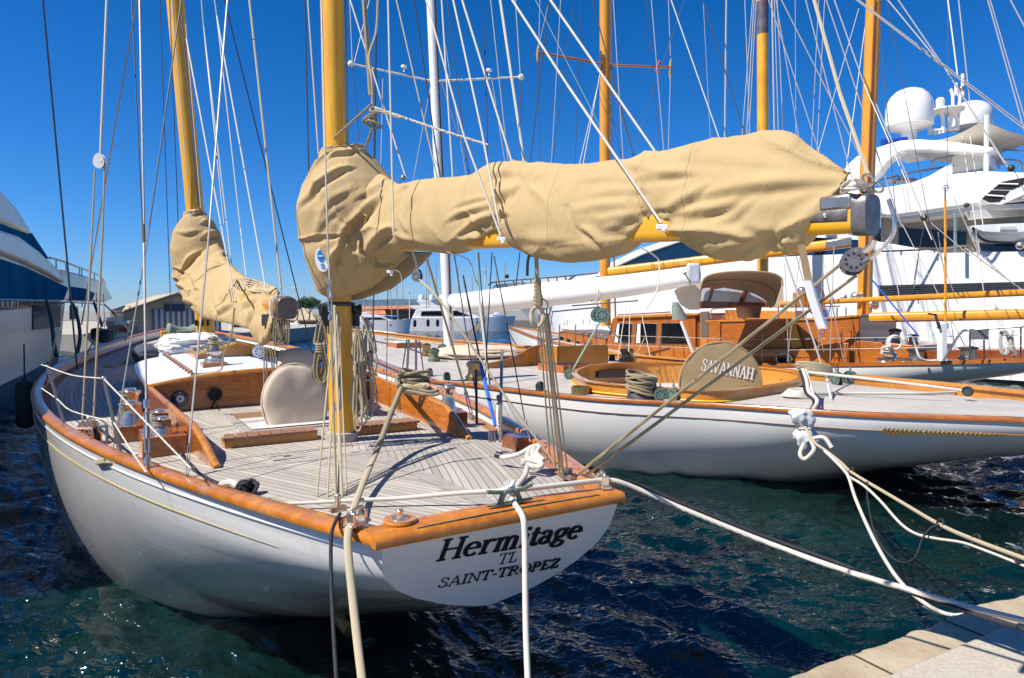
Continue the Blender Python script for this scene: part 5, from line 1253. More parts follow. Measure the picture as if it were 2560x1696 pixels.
# wheel cover with the name
wc=P(1800,962,14.2); sc_=14.2/FX; wn=V(.10,-1,.03).normalized(); wx=V(1,.10,0).normalized(); wy=wn.cross(wx); wy=wy if wy.z>0 else -wy
rg=[]
for hh_,kk in((-.07,.985),(-.05,1.0),(.02,1.0),(.045,.985),(.055,.9),(.058,.5),(.06,.02)):
    rg.append([wc+wn*(hh_+.010*math.sin(9*a+2)*kk**6)+(wx*math.cos(a)*106*sc_+wy*math.sin(a)*(106 if math.sin(a)>0 else 40)*sc_)*kk for a in np.linspace(0,2*PI,65)[:-1]])
svc=solo('wheel_cover',MB().rings(rg),canvas('olive_tan_canvas',(.43,.31,.155),bump=.12),'olive tan round wheel cover with the white name SAVANNAH, in the oval cockpit','wheel cover',ang=50)
part('cover_hem',MB().tube([wc+wn*.03+wx*math.cos(a)*107*sc_+wy*math.sin(a)*(107 if math.sin(a)>0 else 41)*sc_ for a in np.linspace(0,2*PI,65)[:-1]],.022,7,0,closed=True),MT['canvas_b'],svc)
bl=on_plane(1752,926,wc+wn*.062,wn); br_=on_plane(1882,950,wc+wn*.062,wn); tl=on_plane(1757,897,wc+wn*.062,wn)
xx=br_-bl; ud=xx.normalized().cross(wn); ud=ud if ud.z>0 else -ud
lettering('SAVANNAH',bl,xx,ud,(tl-bl).dot(ud),xx.length,MT['white'],svc,'name_lettering',thick=.085,thin=.035,lift=.004)
# deck gear
def bwinch(x,y,r,h,m1='bronze',wr=None): 
    p=sd(x,y); q=part('winch',MB().lathe([(r*1.15,-.03),(r*1.15,.22*h),(r*.95,.26*h),(r*.80,.45*h),(r*.85,.66*h),(r*1.05,.80*h),(r*1.08,.90*h),(r*.8,.95*h),(r*.4,1.0*h),(0,1.0*h)],p,n=26),MT[m1],savannah)
    part('winch_top',MB().lathe([(r*.9,.945*h),(r*.92,1.0*h),(r*.45,1.03*h),(r*.3,1.1*h),(0,1.1*h)],p,n=20),MT['wire_dk'],q); return p
bwinch(1187,951,.20,.46); bwinch(1085,904,.17,.40,'verdigris'); bwinch(1066,891,.16,.42); bwinch(1568,903,.24,.42)
p=sd(1452,985); part('winch_base',MB().lathe([(.20,-.02),(.20,.15),(.17,.16),(.165,.10),(0,.10)],p,n=26),MT['bronze'],savannah)
p=sd(1603,1000); part('winch',MB().lathe([(.28,-.03),(.27,.12),(.2,.2),(.2,.4),(.1,.48),(0,.48)],p,n=24),MT['wire_dk'],savannah)
mb=MB(); rr=random.Random(8)
for k in range(16):
    r=.26+rr.uniform(-.03,.03); z=.14+.021*k; tx,ty=rr.uniform(-.12,.12),rr.uniform(-.12,.12)
    mb.tube([p+V(math.cos(a)*r,math.sin(a)*r,z+tx*math.cos(a)+ty*math.sin(a)) for a in np.linspace(0,2*PI,15)[:-1]],.024,7,2,closed=True)
solo('rope_coil',mb,MT['rope_d'],'thick tan rope piled on the winch in front of the oval cockpit','rope coil')
def gblock(x,y,r,ax,Yp=None,mat='greenblock'):
    p=sd(x,y) if Yp is None else P(x,y,Yp); return block(savannah,p+V(0,0,r*.9 if Yp is None else 0),r,ax,mat,holes=8,long=1.15)
gblock(1650,1003,.13,(0,1,0)); gblock(1684,1004,.13,(.75,.6,0)); gblock(1424,949,.13,(.2,1,0)); gblock(1106,884,.17,(.2,1,0)); gblock(1494,789,.19,(0,1,0),19.0); gblock(1507,789,.19,(.25,1,0),18.9)
gblock(2125,960,.15,(0,1,0)); gblock(2092,962,.14,(.9,.3,0))
for x,y in((1074,941),(1117,952),(1350,978),(1530,901),(1637,897)):
    p=sd(x,y); part('deck_block',MB().box(p+V(0,0,.07),(.12,.2,.16),x=SR_).lathe([(.07,-.06),(.07,.06)],p+V(0,0,.14),SR_,12),MT['verdigris' if x<1200 else 'black'],savannah,bevel=.02)
# forward cockpit coaming that sweeps up, skylight, hatch, tarpaulin
mb=MB(); prof=[(1209,910,.02),(1225,905,.20),(1258,897,.30),(1296,884,.42),(1318,868,.75),(1345,862,.80),(1392,866,.78)]
def sdxy(x,y): return sd(x,y)
nb=[(1212,922),(1240,921),(1270,919),(1300,917),(1330,914),(1360,914),(1393,916)]
tops=[]
for (bx,by),(tx,ty,_) in zip(nb,prof):
    p=sdxy(bx,by); q=P(bx,ty,p.y); tops.append((p+V(0,0,-.03),q))
D_=catmull([t[0] for t in tops],5);U_=catmull([t[1] for t in tops],5)
fc=part('companion_coaming',MB().rings([[a,b,b+SR_*.06,a+SR_*.06] for a,b in zip(D_,U_)]),MT['varnish'],savannah,ang=40)
part('coaming_cap',MB().tube([b+SR_*.03 for b in U_],.035,8,0,flat=.6),MT['mahog'],fc)
part('companion_coaming',MB().rings([[a+SR_*1.9,b+SR_*1.9-V(0,0,.05),b+SR_*1.96-V(0,0,.05),a+SR_*1.96] for a,b in zip(D_,U_)]),MT['varnish'],savannah,ang=40)
part('companion_front',MB().prism([D_[-1],U_[-1],U_[-1]+SR_*1.93,D_[-1]+SR_*1.93],SF*.06),MT['varnish'],savannah)
# skylight
a0,a1=sd(1345,925),sd(1430,938); a3=sd(1375,900); 
ss=(a1-a0); sb=(a3-a0)
skr=part('skylight',MB().prism([a0-V(0,0,.03),a0+SR_*1.1-V(0,0,.03),a0+SR_*1.1-SF*1.2-V(0,0,.03),a0-SF*1.2-V(0,0,.03)],(0,0,.22)),MT['mahog'],savannah,bevel=.01)
part('pane',MB().prism([a0+SR_*.12-SF*.12+V(0,0,.192),a0+SR_*.98-SF*.12+V(0,0,.192),a0+SR_*.98-SF*1.08+V(0,0,.192),a0+SR_*.12-SF*1.08+V(0,0,.192)],(0,0,.008)),MT['glassblue'],skr)
p=sd(1010,868); part('deck_hatch',MB().box(p+V(0,0,.08),(1.1,1.1,.22),x=SR_),MT['mahog'],savannah,bevel=.02); 
part('hatch_glass',MB().box(p+V(0,0,.20),(.9,.9,.03),x=SR_),MT['bluedeck'],savannah,bevel=.01)
lump('tarpaulin',sd(1190,893)+V(0,0,.14),(1.5,1.2,.26),MT['canvas_p'],'low cream tarpaulin spread on the deck behind the white mast','tarpaulin',amp=.10,rot=TH,seed=4)
# white mast and its furling boom
ms0=sd(1124,872); MSY=ms0.y
wm=part('mast',MB().tube([ms0-V(0,0,.1),P(1113,632,MSY),P(1098,449,MSY),P(1078,0,MSY),P(1068,-220,MSY)],lambda t:.215-.03*t,24,0),MT['stonewhite'],savannah)
part('mast_track',MB().tube([P(1125,800,MSY)+V(.05,-.2,0)]+[P(x,y,MSY)+V(.17,-.14,0) for x,y in((1113,632),(1098,449),(1078,0))],.03,6,0),MT['black'],wm)
for (xa,ya,xb,yb) in((877,160,1078,203),(1098,203,1303,193)):
    sp_=part('spreader',MB().tube([P(xa,ya,MSY-.6),P((xa+xb)/2,(ya+yb)/2,MSY-.3),P(xb,yb,MSY)],lambda t:.075,10,0,flat=.5),MT['offwhite'],wm)
    x=xa if xa<1000 else xb; y=ya if xa<1000 else yb; part('spreader_tip',MB().ball(P(x,y,MSY-.6),.12,6),MT['stonewhite'],sp_)
for x,y,s in((1010,175,1),(1223,184,1)): part('spreader_antenna',MB().lathe([(.03,0),(.03,.14),(.12,.17),(.11,.24),(0,.26)],P(x,y+5,MSY-.3),n=14),MT['stonewhite'],wm)
def Wp(parent,name,a,b,w_,mat): return W(name,a,b,w_,mat,parent)
for a,b,w_,m in(((874,-5),(881,160),2.4,'wire'),((881,160),(898,352),2.2,'wire_dk'),((925,-5),(886,156),2.2,'wire'),((1288,-5),(1301,190),2.4,'wire'),((1301,200),(1303,310),2.2,'wire_dk'),((1078,207),(1032,455),2.0,'wire'),((1104,207),(1178,442),2.0,'wire_dk'),((1104,-5),(1132,445),4.2,'rope_w'),((1117,-5),(1172,440),2.6,'wire_dk'),((1226,-5),(1270,402),2.6,'wire'),((1230,200),(1262,404),1.6,'wire'),((957,190),(952,410),1.6,'wire'),((1107,70),(1165,440),1.6,'rope_g')):
    Wp(savannah,'stay',a+(MSY-.3,),b+(MSY-2,),w_,m)
WB=[(1133,752,26.8,17),(1155,758,26.3,24),(1230,752,25.3,29),(1350,738,23.6,30),(1450,728,22.2,30),(1560,715,20.8,28),(1660,701,19.6,26),(1725,690,18.9,24),(1742,687,18.7,20)]
pp=[P(x,y,Yq) for x,y,Yq,_ in WB]
ax_=(pp[-1]-pp[0]).normalized(); xx_,yy_=frame(ax_)
fb=part('furling_boom',MB().rings([[p+(xx_*math.cos(a)+yy_*math.sin(a))*w_*Yq/FX for a in np.linspace(0,2*PI,29)[:-1]] for p,(x,y,Yq,w_) in zip(pp,WB)]),MT['stonewhite'],savannah)
part('boom_end_cap',MB().box(P(1733,684,18.5),(.36,.2,.55),x=(1,0,0)),simple('grey_plastic',(.55,.56,.58),.35),fb,bevel=.06)
part('end_fitting',MB().ball(P(1712,684,18.3),.05,6).tube([P(1712,684,18.3),P(1724,705,18.3),P(1726,725,18.4)],.02,6,0),MT['steel'],fb)
for x,dx in((1490,14),(1497,10)): part('boom_sling',MB().tube([P(x,699,22.0),P(x+dx*.4,715,21.2),P(x+dx*.2,745,21.1),P(x-10,758,21.4),P(x-30,742,22.1)],.022,6,5),MT['rope_w'],fb)
for x in(1232,1355): part('boom_band',MB().rings([[P(x,735,24)+(xx_*math.cos(a)+yy_*math.sin(a))*.01 for a in np.linspace(0,2*PI,9)[:-1]]]*2),MT['rope_w'],fb) if 0 else None
Wp(savannah,'boom_vang',(1160,850,25),(1210,800,24.5),12,'steel')
Wp(savannah,'vang_rod',(1205,800,24.5),(1222,785,24.4),5,'steel')
W('sheet_tail',(1500,805,18.9),(1424,940,17.5),5,'rope_g',savannah); W('sheet_tail',(1512,805,18.9),(1591,900,20),4,'rope_g',savannah)
W('gooseneck',(1125,752,27),(1140,752,26.8),14,'steel',savannah)
for x0,y0,x1,y1,w_ in((1012,560,1050,900,0),(1022,850,1018,925,6),(1040,850,1040,935,6),(1048,852,1062,952,3),(1017,850,1005,930,3)):
    if w_: W('stanchion',(x0,y0,17.5),(x1,y1,17.3),w_,'steel' if w_>3 else 'wire_dk',savannah)
W('mast_stay',(1196,632,15),(1225,980,14.6),3.2,'wire_dk',savannah)
W('furled_line',(1192,632,16.5),(1200,760,16.2),3.5,'rope_g',savannah); W('furled_line',(1200,760,16.2),(1224,965,15.6),7,'rope_w',savannah)
W('topping_line',(1230,632,12),(1212,960,14),2.8,'wire_dk',savannah)
# scattered rope on deck
def sdt(pts,r): return MB().tube([sd(x,y,r) for x,y in pts],r,7,6)
solo('deck_line',sdt([(930,852),(1000,866),(1040,878),(1063,889)],.03),MT['wire_dk'],'dark line lying across the teak deck left of the bronze winches','rope')
solo('deck_line',MB().tube([sd(960,848,.04),sd(1000,850,.04),sd(1060,856,.05),sd(1110,861,.05)],.035,6,6),MT['rope'],'pale tan rope along the far bulwark beyond the white mast','rope')
mb=MB(); rr=random.Random(3)
c=P(2030,918,13.4)
for k in range(9): mb.tube([c+V(-.28+rr.uniform(-.05,.05),0,-.02*k+rr.uniform(-.02,.03)+.08),c+V(-.1,-.08,.10-.02*k),c+V(.15,-.1,.06-.022*k),c+V(.38,-.02,.0-.02*k),c+V(.1,.12,-.02*k)],.022,7,5,closed=True)
solo('rope_coil',mb,MT['rope'],'tan rope coil heaped on the right end of the oval cockpit','rope coil')
mb=MB(); c=sd(2000,988,.05)
for k in range(4): mb.tube([c+V(math.cos(a)*(.32-.04*k),math.sin(a)*.22,.03*k) for a in np.linspace(0,2*PI,13)[:-1]],.028,7,3,closed=True)
mb.tube([c+V(.3,0,.02),sd(2100,984,.03),sd(2300,984,.03),sd(2420,980,.05)],.030,7,6)
solo('deck_line',mb,MT['rope_w'],'white rope with a loop at its left end, laid along the aft teak deck','rope')
solo('deck_line',MB().tube([P(2010,930,13.3),P(2150,945,12.7),P(2300,963,12.2),P(2420,978,11.9)],.028,7,6),MT['rope_w'],'taut pale rope running above the aft deck to the bulwark opening','rope')
solo('deck_line',sdt([(1640,1000),(1700,1004),(1750,1013),(1830,1017)],.02),MT['rope'],'thin tan line on the deck edge near the cockpit winch','rope')
fl_=P(2418,979,11.75); part('hawse_hole',MB().lathe([(.001,0),(.07,0),(.075,.02),(.09,.0),(.09,-.03)],fl_-SR_*.0,-SR_,22),MT['wire_dk'],savannah)
# black & white lines over the near rail, white bag and hanging loops
W('fender_line',(2015,925,12.6),(2035,990,11.4),6,'rope_w',savannah)
q=[(2008,925,12.6),(2016,950,12.0),(2022,980,11.6),(2042,1000,11.1),(2036,1020,10.7),(2010,1045,10.4),(2005,1065,10.2)]
part('mooring_tail',MB().tube([P(*a) for a in q],.034,8,6),MT['rope_w'],savannah); part('mooring_tail',MB().tube([P(a[0]-8,a[1]+2,a[2]-.02) for a in q],.024,8,6),MT['blackline'],savannah)
c=P(2004,1062,10.1); rg=[]
for i_ in range(26):
    t=i_/25; w_=interp(t,[0,.08,.25,.45,.6,.8,1],[.05,.16,.17,.10,.15,.17,.10]); r=[]
    for k in range(36):
        a=2*PI*k/36; e=1+.35*noise.fractal(Vector((math.cos(a)*1.6,math.sin(a)*1.6,t*4)),1,2,5)+.12*math.sin(7*a+t*9)
        r.append(c+V(.10*t+w_*e*math.cos(a),w_*.7*e*math.sin(a),.22-.60*t+.03*math.sin(3*a)))
    rg.append(r)
solo('chafe_cloth',MB().rings(rg),MT['sailwhite'],'white cloth wrapped round the mooring rope where it leaves the second yacht','cloth',ang=60)
part('cloth_tie',MB().tube([c+V(.045+.11*math.cos(a),.09*math.sin(a),-.05) for a in np.linspace(0,2*PI,15)[:-1]],.014,6,0,closed=True),MT['rope_w'],bpy.data.objects['chafe_cloth'])
solo('rope_loop',MB().tube([P(2010,1110,9.9),P(2000,1135,9.8),P(2012,1148,9.75),P(2035,1125,9.7),P(2030,1100,9.8),P(2060,1095,9.7),P(2080,1120,9.6)],.03,8,7),MT['rope_w'],'white rope loop hanging below the white chafe cloth','rope')
# ================= third yacht, with the mahogany deckhouse =================
KF=Vector((-.62,.785,0)).normalized(); KR=Vector((KF.y,-KF.x,0))
KO=Vector((6.23,24,0))
def K(x,y,o=0): return on_plane(x,y,KO+KR*o,KR)   # o metres outboard(-)/inboard(+) of the house side
ketch=thing('sailing_yacht','varnished mahogany deckhouse sailing yacht with tan spray hood, beyond the teak-decked one','sailing yacht',tuple(KO))
near3=[K(2600,899,-.55),K(2560,901,-.7),K(2430,905,-.85),K(2300,908,-.95),K(2100,912,-1.05),K(1900,912,-1.1),K(1708,905,-1.1),K(1560,889,-1.05),K(1440,868,-.9),K(1340,845,-.4),K(1290,826,.4),K(1268,817,1.15)]
far3=[a+KR*w_ for a,w_ in zip(near3,(1.6,2.1,2.8,3.4,4.2,4.6,4.6,4.5,4.0,2.6,1.0,.12))]
n3=dense(near3,6); f3=dense(far3,6)
gg=[((a+b)/2).dot(KF) for a,b in zip(n3,f3)]; gmin,gmax=min(gg),max(gg)
k3=lambda g:interp((g-gmin)/(gmax-gmin),[0,.03,.08,.16,.3,.8,.93,1],[1.62,1.42,1.15,.6,-1.2,-1.2,.1,2.0])
H3=hull_from(n3,f3,k3,KF,ketch,MT['hull3'],e=.6,n=14)
m_=MB(); tr=H3[0]; cc=sum(tr,Vector())/len(tr); m_.v=[tuple(cc)]+[tuple(p) for p in tr]; m_.f=[(0,1+i,2+i) for i in range(len(tr)-1)]+[(0,len(tr),1)]; part('transom',m_,MT['hull3'],ketch)
rows=[];uv=[]
for a,b in zip(n3,f3): rows.append([a.lerp(b,.02+.96*k/12)-V(0,0,.04-.06*(1-(k/6-1)**2)) for k in range(13)]); uv.append([(min(k,12-k)/12*(b-a).length,a.dot(KF)) for k in range(13)])
part('deck',MB().grid(rows,uv),MT['deck2'],ketch)
for c,s in((n3,1),(f3,-1)): part('cap_rail',MB().rings([[p-KR*s*.03-V(0,0,.05),p-KR*s*.03+V(0,0,.05),p+KR*s*.09+V(0,0,.05),p+KR*s*.09-V(0,0,.05)] for p in c]),MT['mahog'],ketch)
part('bow_stripe',MB().tube([Vector(h[3]) -KR*.02 for h in H3[46:66]],.03,6,0),MT['navy'],ketch)
def kprism(name,px,dep,mat,o=0,parent=None,bevel=0,label=None):
    return part(name,MB().prism([K(x,y,o) for x,y in px],KR*dep),MT[mat] if isinstance(mat,str) else mat,parent or ketch,bevel=bevel,label=label)
# deckhouse
house=kprism('deckhouse',[(1512,905),(1514,868),(1531,797),(1540,792),(1680,786),(1738,786),(1738,912)],2.6,'mahog',bevel=.03)
part('deckhouse_roof',MB().prism([K(x,y,-.10) for x,y in((1538,797),(1538,791),(1690,783),(1745,783),(1745,789))],KR*2.8),MT['varnish'],ketch,bevel=.02)
part('roof_rail',MB().tube([K(1545,791,.1)+V(0,0,.05),K(1620,787,.1)+V(0,0,.05),K(1676,784,.1)+V(0,0,.05)],.025,6,0),MT['mahog_dk'],ketch)
def kwin(px,name='window',cur=True):
    c=[K(x,y,-.015) for x,y in px]; cc=sum(c,Vector())/len(c)
    rim=[cc+(p-cc)*1.07 for p in c]
    w_=part(name,MB().prism([p-KR*.004 for p in rim],KR*.03),MT['steel'],house,bevel=.01)
    part('pane',MB().prism([p-KR*.012 for p in c],KR*.02),MT['glassdark'],w_)
    if cur:
        q=[c[0].lerp(c[1],t)*1 for t in(0,.0)]; a,b,d,e=c[0],c[1],c[2],c[3]
        for s,(t0,t1,t2) in enumerate(((.03,.30,.22),(.72,.97,.8)) if cur==2 else ((.05,.20,.26),)):
            part('curtain',MB().prism([a.lerp(b,t0)-KR*.0145,a.lerp(b,t1)-KR*.0145,e.lerp(d,t2)-KR*.0145,e.lerp(d,t0)-KR*.0145],KR*.006),MT['offwhite'],w_)
kwin([(1542,810),(1580,810),(1577,858),(1534,856)],cur=1); kwin([(1592,810),(1641,810),(1639,859),(1588,858)]); kwin([(1655,809),(1706,809),(1718,860),(1654,860)],cur=0)
# low trunk forward with portholes
tr=kprism('trunk_cabin',[(1393,858),(1397,832),(1408,828),(1460,836),(1514,848),(1514,885),(1450,872)],2.2,'mahog',.05,bevel=.03)
part('trunk_top',MB().prism([K(x,y,.02) for x,y in((1396,832),(1408,826),(1460,834),(1516,846),(1516,849),(1460,837),(1408,830))],KR*2.25),MT['deck2'],ketch)
for x,y,w_ in((1404,846,5),(1421,852,6),(1444,857,4.5),(1469,862,6.5),(1497,866,8)):
    p_=part('porthole',MB().prism([K(x-w_,y-5.5,.03),K(x+w_,y-5,.03),K(x+w_,y+6,.03),K(x-w_,y+5.5,.03)],KR*.05),MT['steel'],tr,bevel=.02); part('pane',MB().prism([K(x-w_*.7,y-3.6,.015),K(x+w_*.7,y-3.3,.015),K(x+w_*.7,y+4.2,.015),K(x-w_*.7,y+3.8,.015)],KR*.05),MT['glassdark'],p_)
part('trunk_rail',MB().tube([K(1404,827,.2)+V(0,0,.06),K(1460,834,.2)+V(0,0,.06),K(1508,843,.2)+V(0,0,.06)],.022,6,3),MT['mahog'],ketch)
# doorway, aft house / cockpit sides
kprism('companionway',[(1738,912),(1738,790),(1755,788),(1766,800),(1766,900)],2.3,'mahog_dk',.1)
kprism('door_post',[(1750,905),(1750,780),(1770,778),(1770,905)],.08,'varnish',.0,bevel=.01)
kprism('steel_door',[(1752,842),(1752,780),(1770,780),(1770,842)],.03,'steel',-.03)
cp=kprism('cockpit_side',[(1766,912),(1766,806),(1808,803),(2045,800),(2150,792),(2150,865),(2060,880),(2010,905)],2.4,'mahog',bevel=.02)
kprism('locker_side',[(1771,905),(1771,802),(1800,802),(1800,905)],.05,'mahog',-.06,bevel=.01)
kprism('cockpit_cap',[(1764,806),(1764,801),(2045,795),(2152,786),(2152,792),(2045,801)],2.5,'varnish',-.05,bevel=.01)
for a in([(1812,800),(1812,775),(1858,775),(1858,800)],[(1865,800),(1865,777),(1990,777),(1990,798)]): kprism('cockpit_seat',a,.7,'varnish',1.3,bevel=.02)
kprism('step_board',[(1962,802),(1985,800),(2005,868),(1980,872)],.06,'spar_h',-.1,bevel=.01)
kprism('quarter_coaming',[(2000,912),(2040,862),(2120,850),(2200,856),(2300,865),(2300,910),(2150,910)],2.2,'mahog',-.05,bevel=.02)
kprism('aft_deck_box',[(2300,905),(2300,876),(2560,874),(2600,874),(2600,900)],1.6,'mahog_dk',.3,bevel=.02)
kprism('cabin_band',[(1738,912),(1738,868),(1900,873),(2010,873),(2060,862),(2120,857),(2120,912)],.12,'mahog',-.35,bevel=.02)
p_=kprism('mooring_port',[(1942,904),(1942,893),(1950,888),(1968,888),(1976,892),(1978,902),(1970,907),(1950,907)],.05,'glassdark',-.42,bevel=.01)
part('port_rim',MB().tube([K(x,y,-.44) for x,y in((1941,898),(1948,887),(1970,887),(1979,896),(1972,908),(1948,909))],.03,6,4,closed=True),MT['chrome'],p_)
# spray hood (taupe canvas with clear panels), side curtain
HY=21.0
def HP(x,y,Yq): return P(x,y,Yq)
fr_=[(1747,772),(1752,720),(1764,694),(1800,683),(1860,679),(1920,682),(1950,693),(1956,712),(1950,765)]
bk_=[(1748,768),(1752,735),(1762,716),(1800,716),(1850,722),(1890,735),(1915,752),(1925,768),(1928,768)]
A_=catmull([HP(x,y,19.6) for x,y in fr_],5);B_=catmull([HP(x,y,21.6) for x,y in bk_],5)
hood=part('spray_hood',MB().rings([[a.lerp(b,t)+V(0,0,.06*math.sin(PI*t)) for t in(0,.33,.66,1)]+[a.lerp(b,t)+V(0,0,.06*math.sin(PI*t)-.03) for t in(1,.66,.33,0)] for a,b in zip(A_,B_)]),MT['hood'],ketch,ang=50)
part('hood_edge',MB().tube([HP(x,y,19.58) for x,y in fr_],.03,7,4),MT['canvas_b'],hood)
part('hood_bow',MB().tube([a.lerp(b,.5)-V(0,0,.02) for a,b in zip(A_,B_)],.022,6,0),MT['canvas_b'],hood)
for px in([(1742,755),(1746,722),(1776,720),(1770,752)],[(1775,754),(1786,724),(1810,720),(1858,728),(1846,755)],[(1856,755),(1866,726),(1890,732),(1912,757)]):
    part('clear_panel',MB().prism([HP(x,y,21.65) for x,y in px],(0,.02,0)),MT['clearvinyl'],hood)
part('screen_frame',MB().prism([HP(x,y,21.75) for x,y in((1745,772),(1745,718),(1800,712),(1870,718),(1930,768))],(0,.03,0)),MT['mahog_dk'],hood)
for x in(1773,1858): part('screen_frame',MB().tube([HP(x,756,21.6),HP(x+10,724,21.6)],.035,6,0),MT['mahog_dk'],hood)
part('hood_side',MB().prism([HP(x,y,19.5) for x,y in((1955,715),(1938,767),(1960,768),(1958,720))],(0,.03,0)),MT['canvas_p'],hood)
solo('side_curtain',MB().prism([HP(x,y,19.4) for x,y in((1685,728),(1700,716),(1752,700),(1748,775),(1722,775),(1700,762))],(.02,.05,0)),MT['canvas_p'],'cream canvas side curtain hanging left of the taupe spray hood','curtain')
mb=MB(); c=HP(1872,768,19.9)
mb.lathe([(.30,-.32),(.36,.0),(.38,.02),(.34,.02),(.28,-.28),(0,-.28)],c,n=20); solo('wicker_basket',mb,simple('wicker',(.13,.06,.03),.8,var=.5,scale=60,bump=.6,bs=120),'brown wicker basket standing under the spray hood','basket')
# sage cover hanging over the outboard under the boom end
rg=[]
for x,y,w_ in((1688,756,6),(1692,770,13),(1698,790,18),(1700,800,20)): rg.append([P(x+w_*math.cos(a),y+2*math.sin(a)*0,18.2)+V(0,.14*math.sin(a),0) for a in np.linspace(0,2*PI,17)[:-1]])
solo('engine_cover',MB().rings(rg),MT['greenpaint'],'sage green cloth cover hanging under the end of the white furling boom','cover')
W('white_pole',(1703,805,19.5),(1735,888,19.6),8,'stonewhite',ketch)
# rails, wheel
part('guard_rail',MB().tube([K(1777,798,-.02),K(1778,778,-.02),K(1792,772,-.02),K(1870,768,-.02),K(1990,768,-.02),K(2100,766,-.02)],.022,8,4),MT['chrome'],ketch)
for x in(1857,1946,1990,2093,2115): W('rail_post',(x,769,K(x,769).y),(x,800,K(x,769).y),3.4,'steel',ketch)
part('steering_wheel',MB().tube([P(2040+26*math.cos(a),752+35*math.sin(a),19.0)+V(0,.1*math.cos(a),0) for a in np.linspace(0,2*PI,25)[:-1]],.026,7,0,closed=True),MT['mahog'],ketch)
W('wheel_hub',(2030,770,19.1),(2042,790,19.1),8,'mahog',ketch)
part('binnacle',MB().box(P(2005,744,19.2),(.42,.3,.28),x=(1,0,0)).box(P(2005,760,19.2),(.55,.3,.14),x=(1,0,0)),MT['varnish'],ketch,bevel=.02)
part('compass_dome',MB().ball(P(2005,729,19.2),.14,8),MT['chrome'],ketch)
# masts: three wooden spars standing on this yacht and its neighbours
def mast(pts,r,mat,parent,name='mast',Yq=20): return part(name,MB().tube([P(x,y,Yq) for x,y in pts],r,22,0),MT[mat],parent)
m4Y=K(2160,836,1.0).y
m4=mast([(2160,838),(2164,640),(2168,450),(2184,0),(2190,-200)],(.205,.16) if 0 else .20*m4Y/19.8,'spar_o',ketch,Yq=m4Y)
part('mast_track',MB().tube([P(x+dx,y,m4Y-.21) for x,y,dx in((2158,800,-2),(2164,640,0),(2169,450,2),(2186,0,2))],.028,6,0),MT['mahog_dk'],m4)
part('mast_boot',MB().lathe([(.42,0),(.36,.1),(.30,.34),(.24,.36)],P(2161,858,m4Y),n=20),MT['canvas_p'],m4)
for x,y in((2143,742),(2181,762)): part('mast_winch',MB().lathe([(.09,-.16),(.14,-.10),(.11,0),(.14,.12),(.10,.16)],P(x,y,m4Y-.1),(1,0,-.1),14),MT['chrome'],m4)
part('sail_pocket',MB().prism([P(x,y,m4Y+.1) for x,y in((2178,795),(2180,860),(2212,862),(2195,830))],(0,.08,0)),MT['mahog_dk'],ketch)
m2Y=27.0
m2=mast([(1515,815),(1512,640),(1512,395),(1512,0),(1512,-180)],.205,'spar_o',ketch,Yq=m2Y)
part('mast_track',MB().tube([P(x,y,m2Y-.12)+V(.19,0,0) for x,y in((1527,812),(1523,640),(1516,395),(1516,0))],.035,6,0),MT['brownline'],m2)
for xa,ya,xb,yb in((1346,131,1504,160),(1523,163,1677,169)): part('spreader',MB().tube([P(xa,ya,m2Y-.2),P(xb,yb,m2Y-.2)],.07,8,0,flat=.6),MT['mahog'],m2); 
for x,y in((1345,134),(1676,170)): part('spreader_pad',MB().tube([P(x+2,y-24,m2Y-.2),P(x,y,m2Y-.2),P(x-1,y+30,m2Y-.2)],lambda t:.02+.05*math.sin(PI*t),8,4),MT['canvas_b'],m2)
part('mast_strap',MB().tube([P(1502,128,m2Y-.25),P(1502,150,m2Y-.25),P(1501,172,m2Y-.25)],.05,6,0),MT['steel'],m2)
tag(part('ribbon',MB().tube([P(1645,162,26.5),P(1650,152,26.5),P(1640,176,26.5),P(1648,184,26.5)],.04,6,4),MT['red'],m2))
m3Y=31.0
m3=mast([(1907,690),(1907,480),(1907,337),(1906,0),(1905,-150)],.245,'spar',ketch,Yq=m3Y)
part('mast_band',MB().cyl(P(1906,5,m3Y),P(1906,87,m3Y),.252,n=24),simple('dark_band_paint',(.13,.10,.11),.4,var=.4,scale=3),m3)
# orange booms to the right and the long boom over the hood
def kboom(name,a,b,wa,wb,mat='spar_o',sp=None):
    pa=P(*a);pb=P(*b); d=(pb-pa).normalized(); x_,y_=frame(d)
    return part(name,MB().rings([[p+(x_*math.copysign(abs(math.cos(t))**.7,math.cos(t))+y_*math.copysign(abs(math.sin(t))**.7,math.sin(t)))*w_/2*Yq/FX for t in np.linspace(0,2*PI,21)[:-1]] for p,w_,Yq in((pa,wa,a[2]),(pb,wb,b[2]))]),MT[mat],ketch)
kboom('boom',(1950,760,19.5),(2600,730,17.5),11,18); kboom('boom',(2175,795,18.8),(2600,785,16.5),25,27); 
kboom('boom_groove',(2175,803,18.6),(2600,796,16.3),3,3,'mahog_dk')
kb=kboom('main_boom',(1524,681,26.5),(2128,606,22),24,26,'spar_h')
W('boom_track',(1690,667,24.8),(1810,650,24.2),3,'mahog_dk',ketch)
part('boom_end_fitting',MB().rings([[P(x,y+dy,Yq)+V(0,o_,0) for dy,o_ in((-10,0),(10,0),(10,.4),(-10,.4))] for x,y,Yq in((2066,613,22.2),(2130,603,21.8))]),MT['steel'],ketch,bevel=.02)
W('spinnaker_pole',(1430,765,26),(1595,752,24),4,'wire_dk',ketch); W('spinnaker_pole',(1380,780,26),(1500,768,24),4,'wire_dk',ketch)
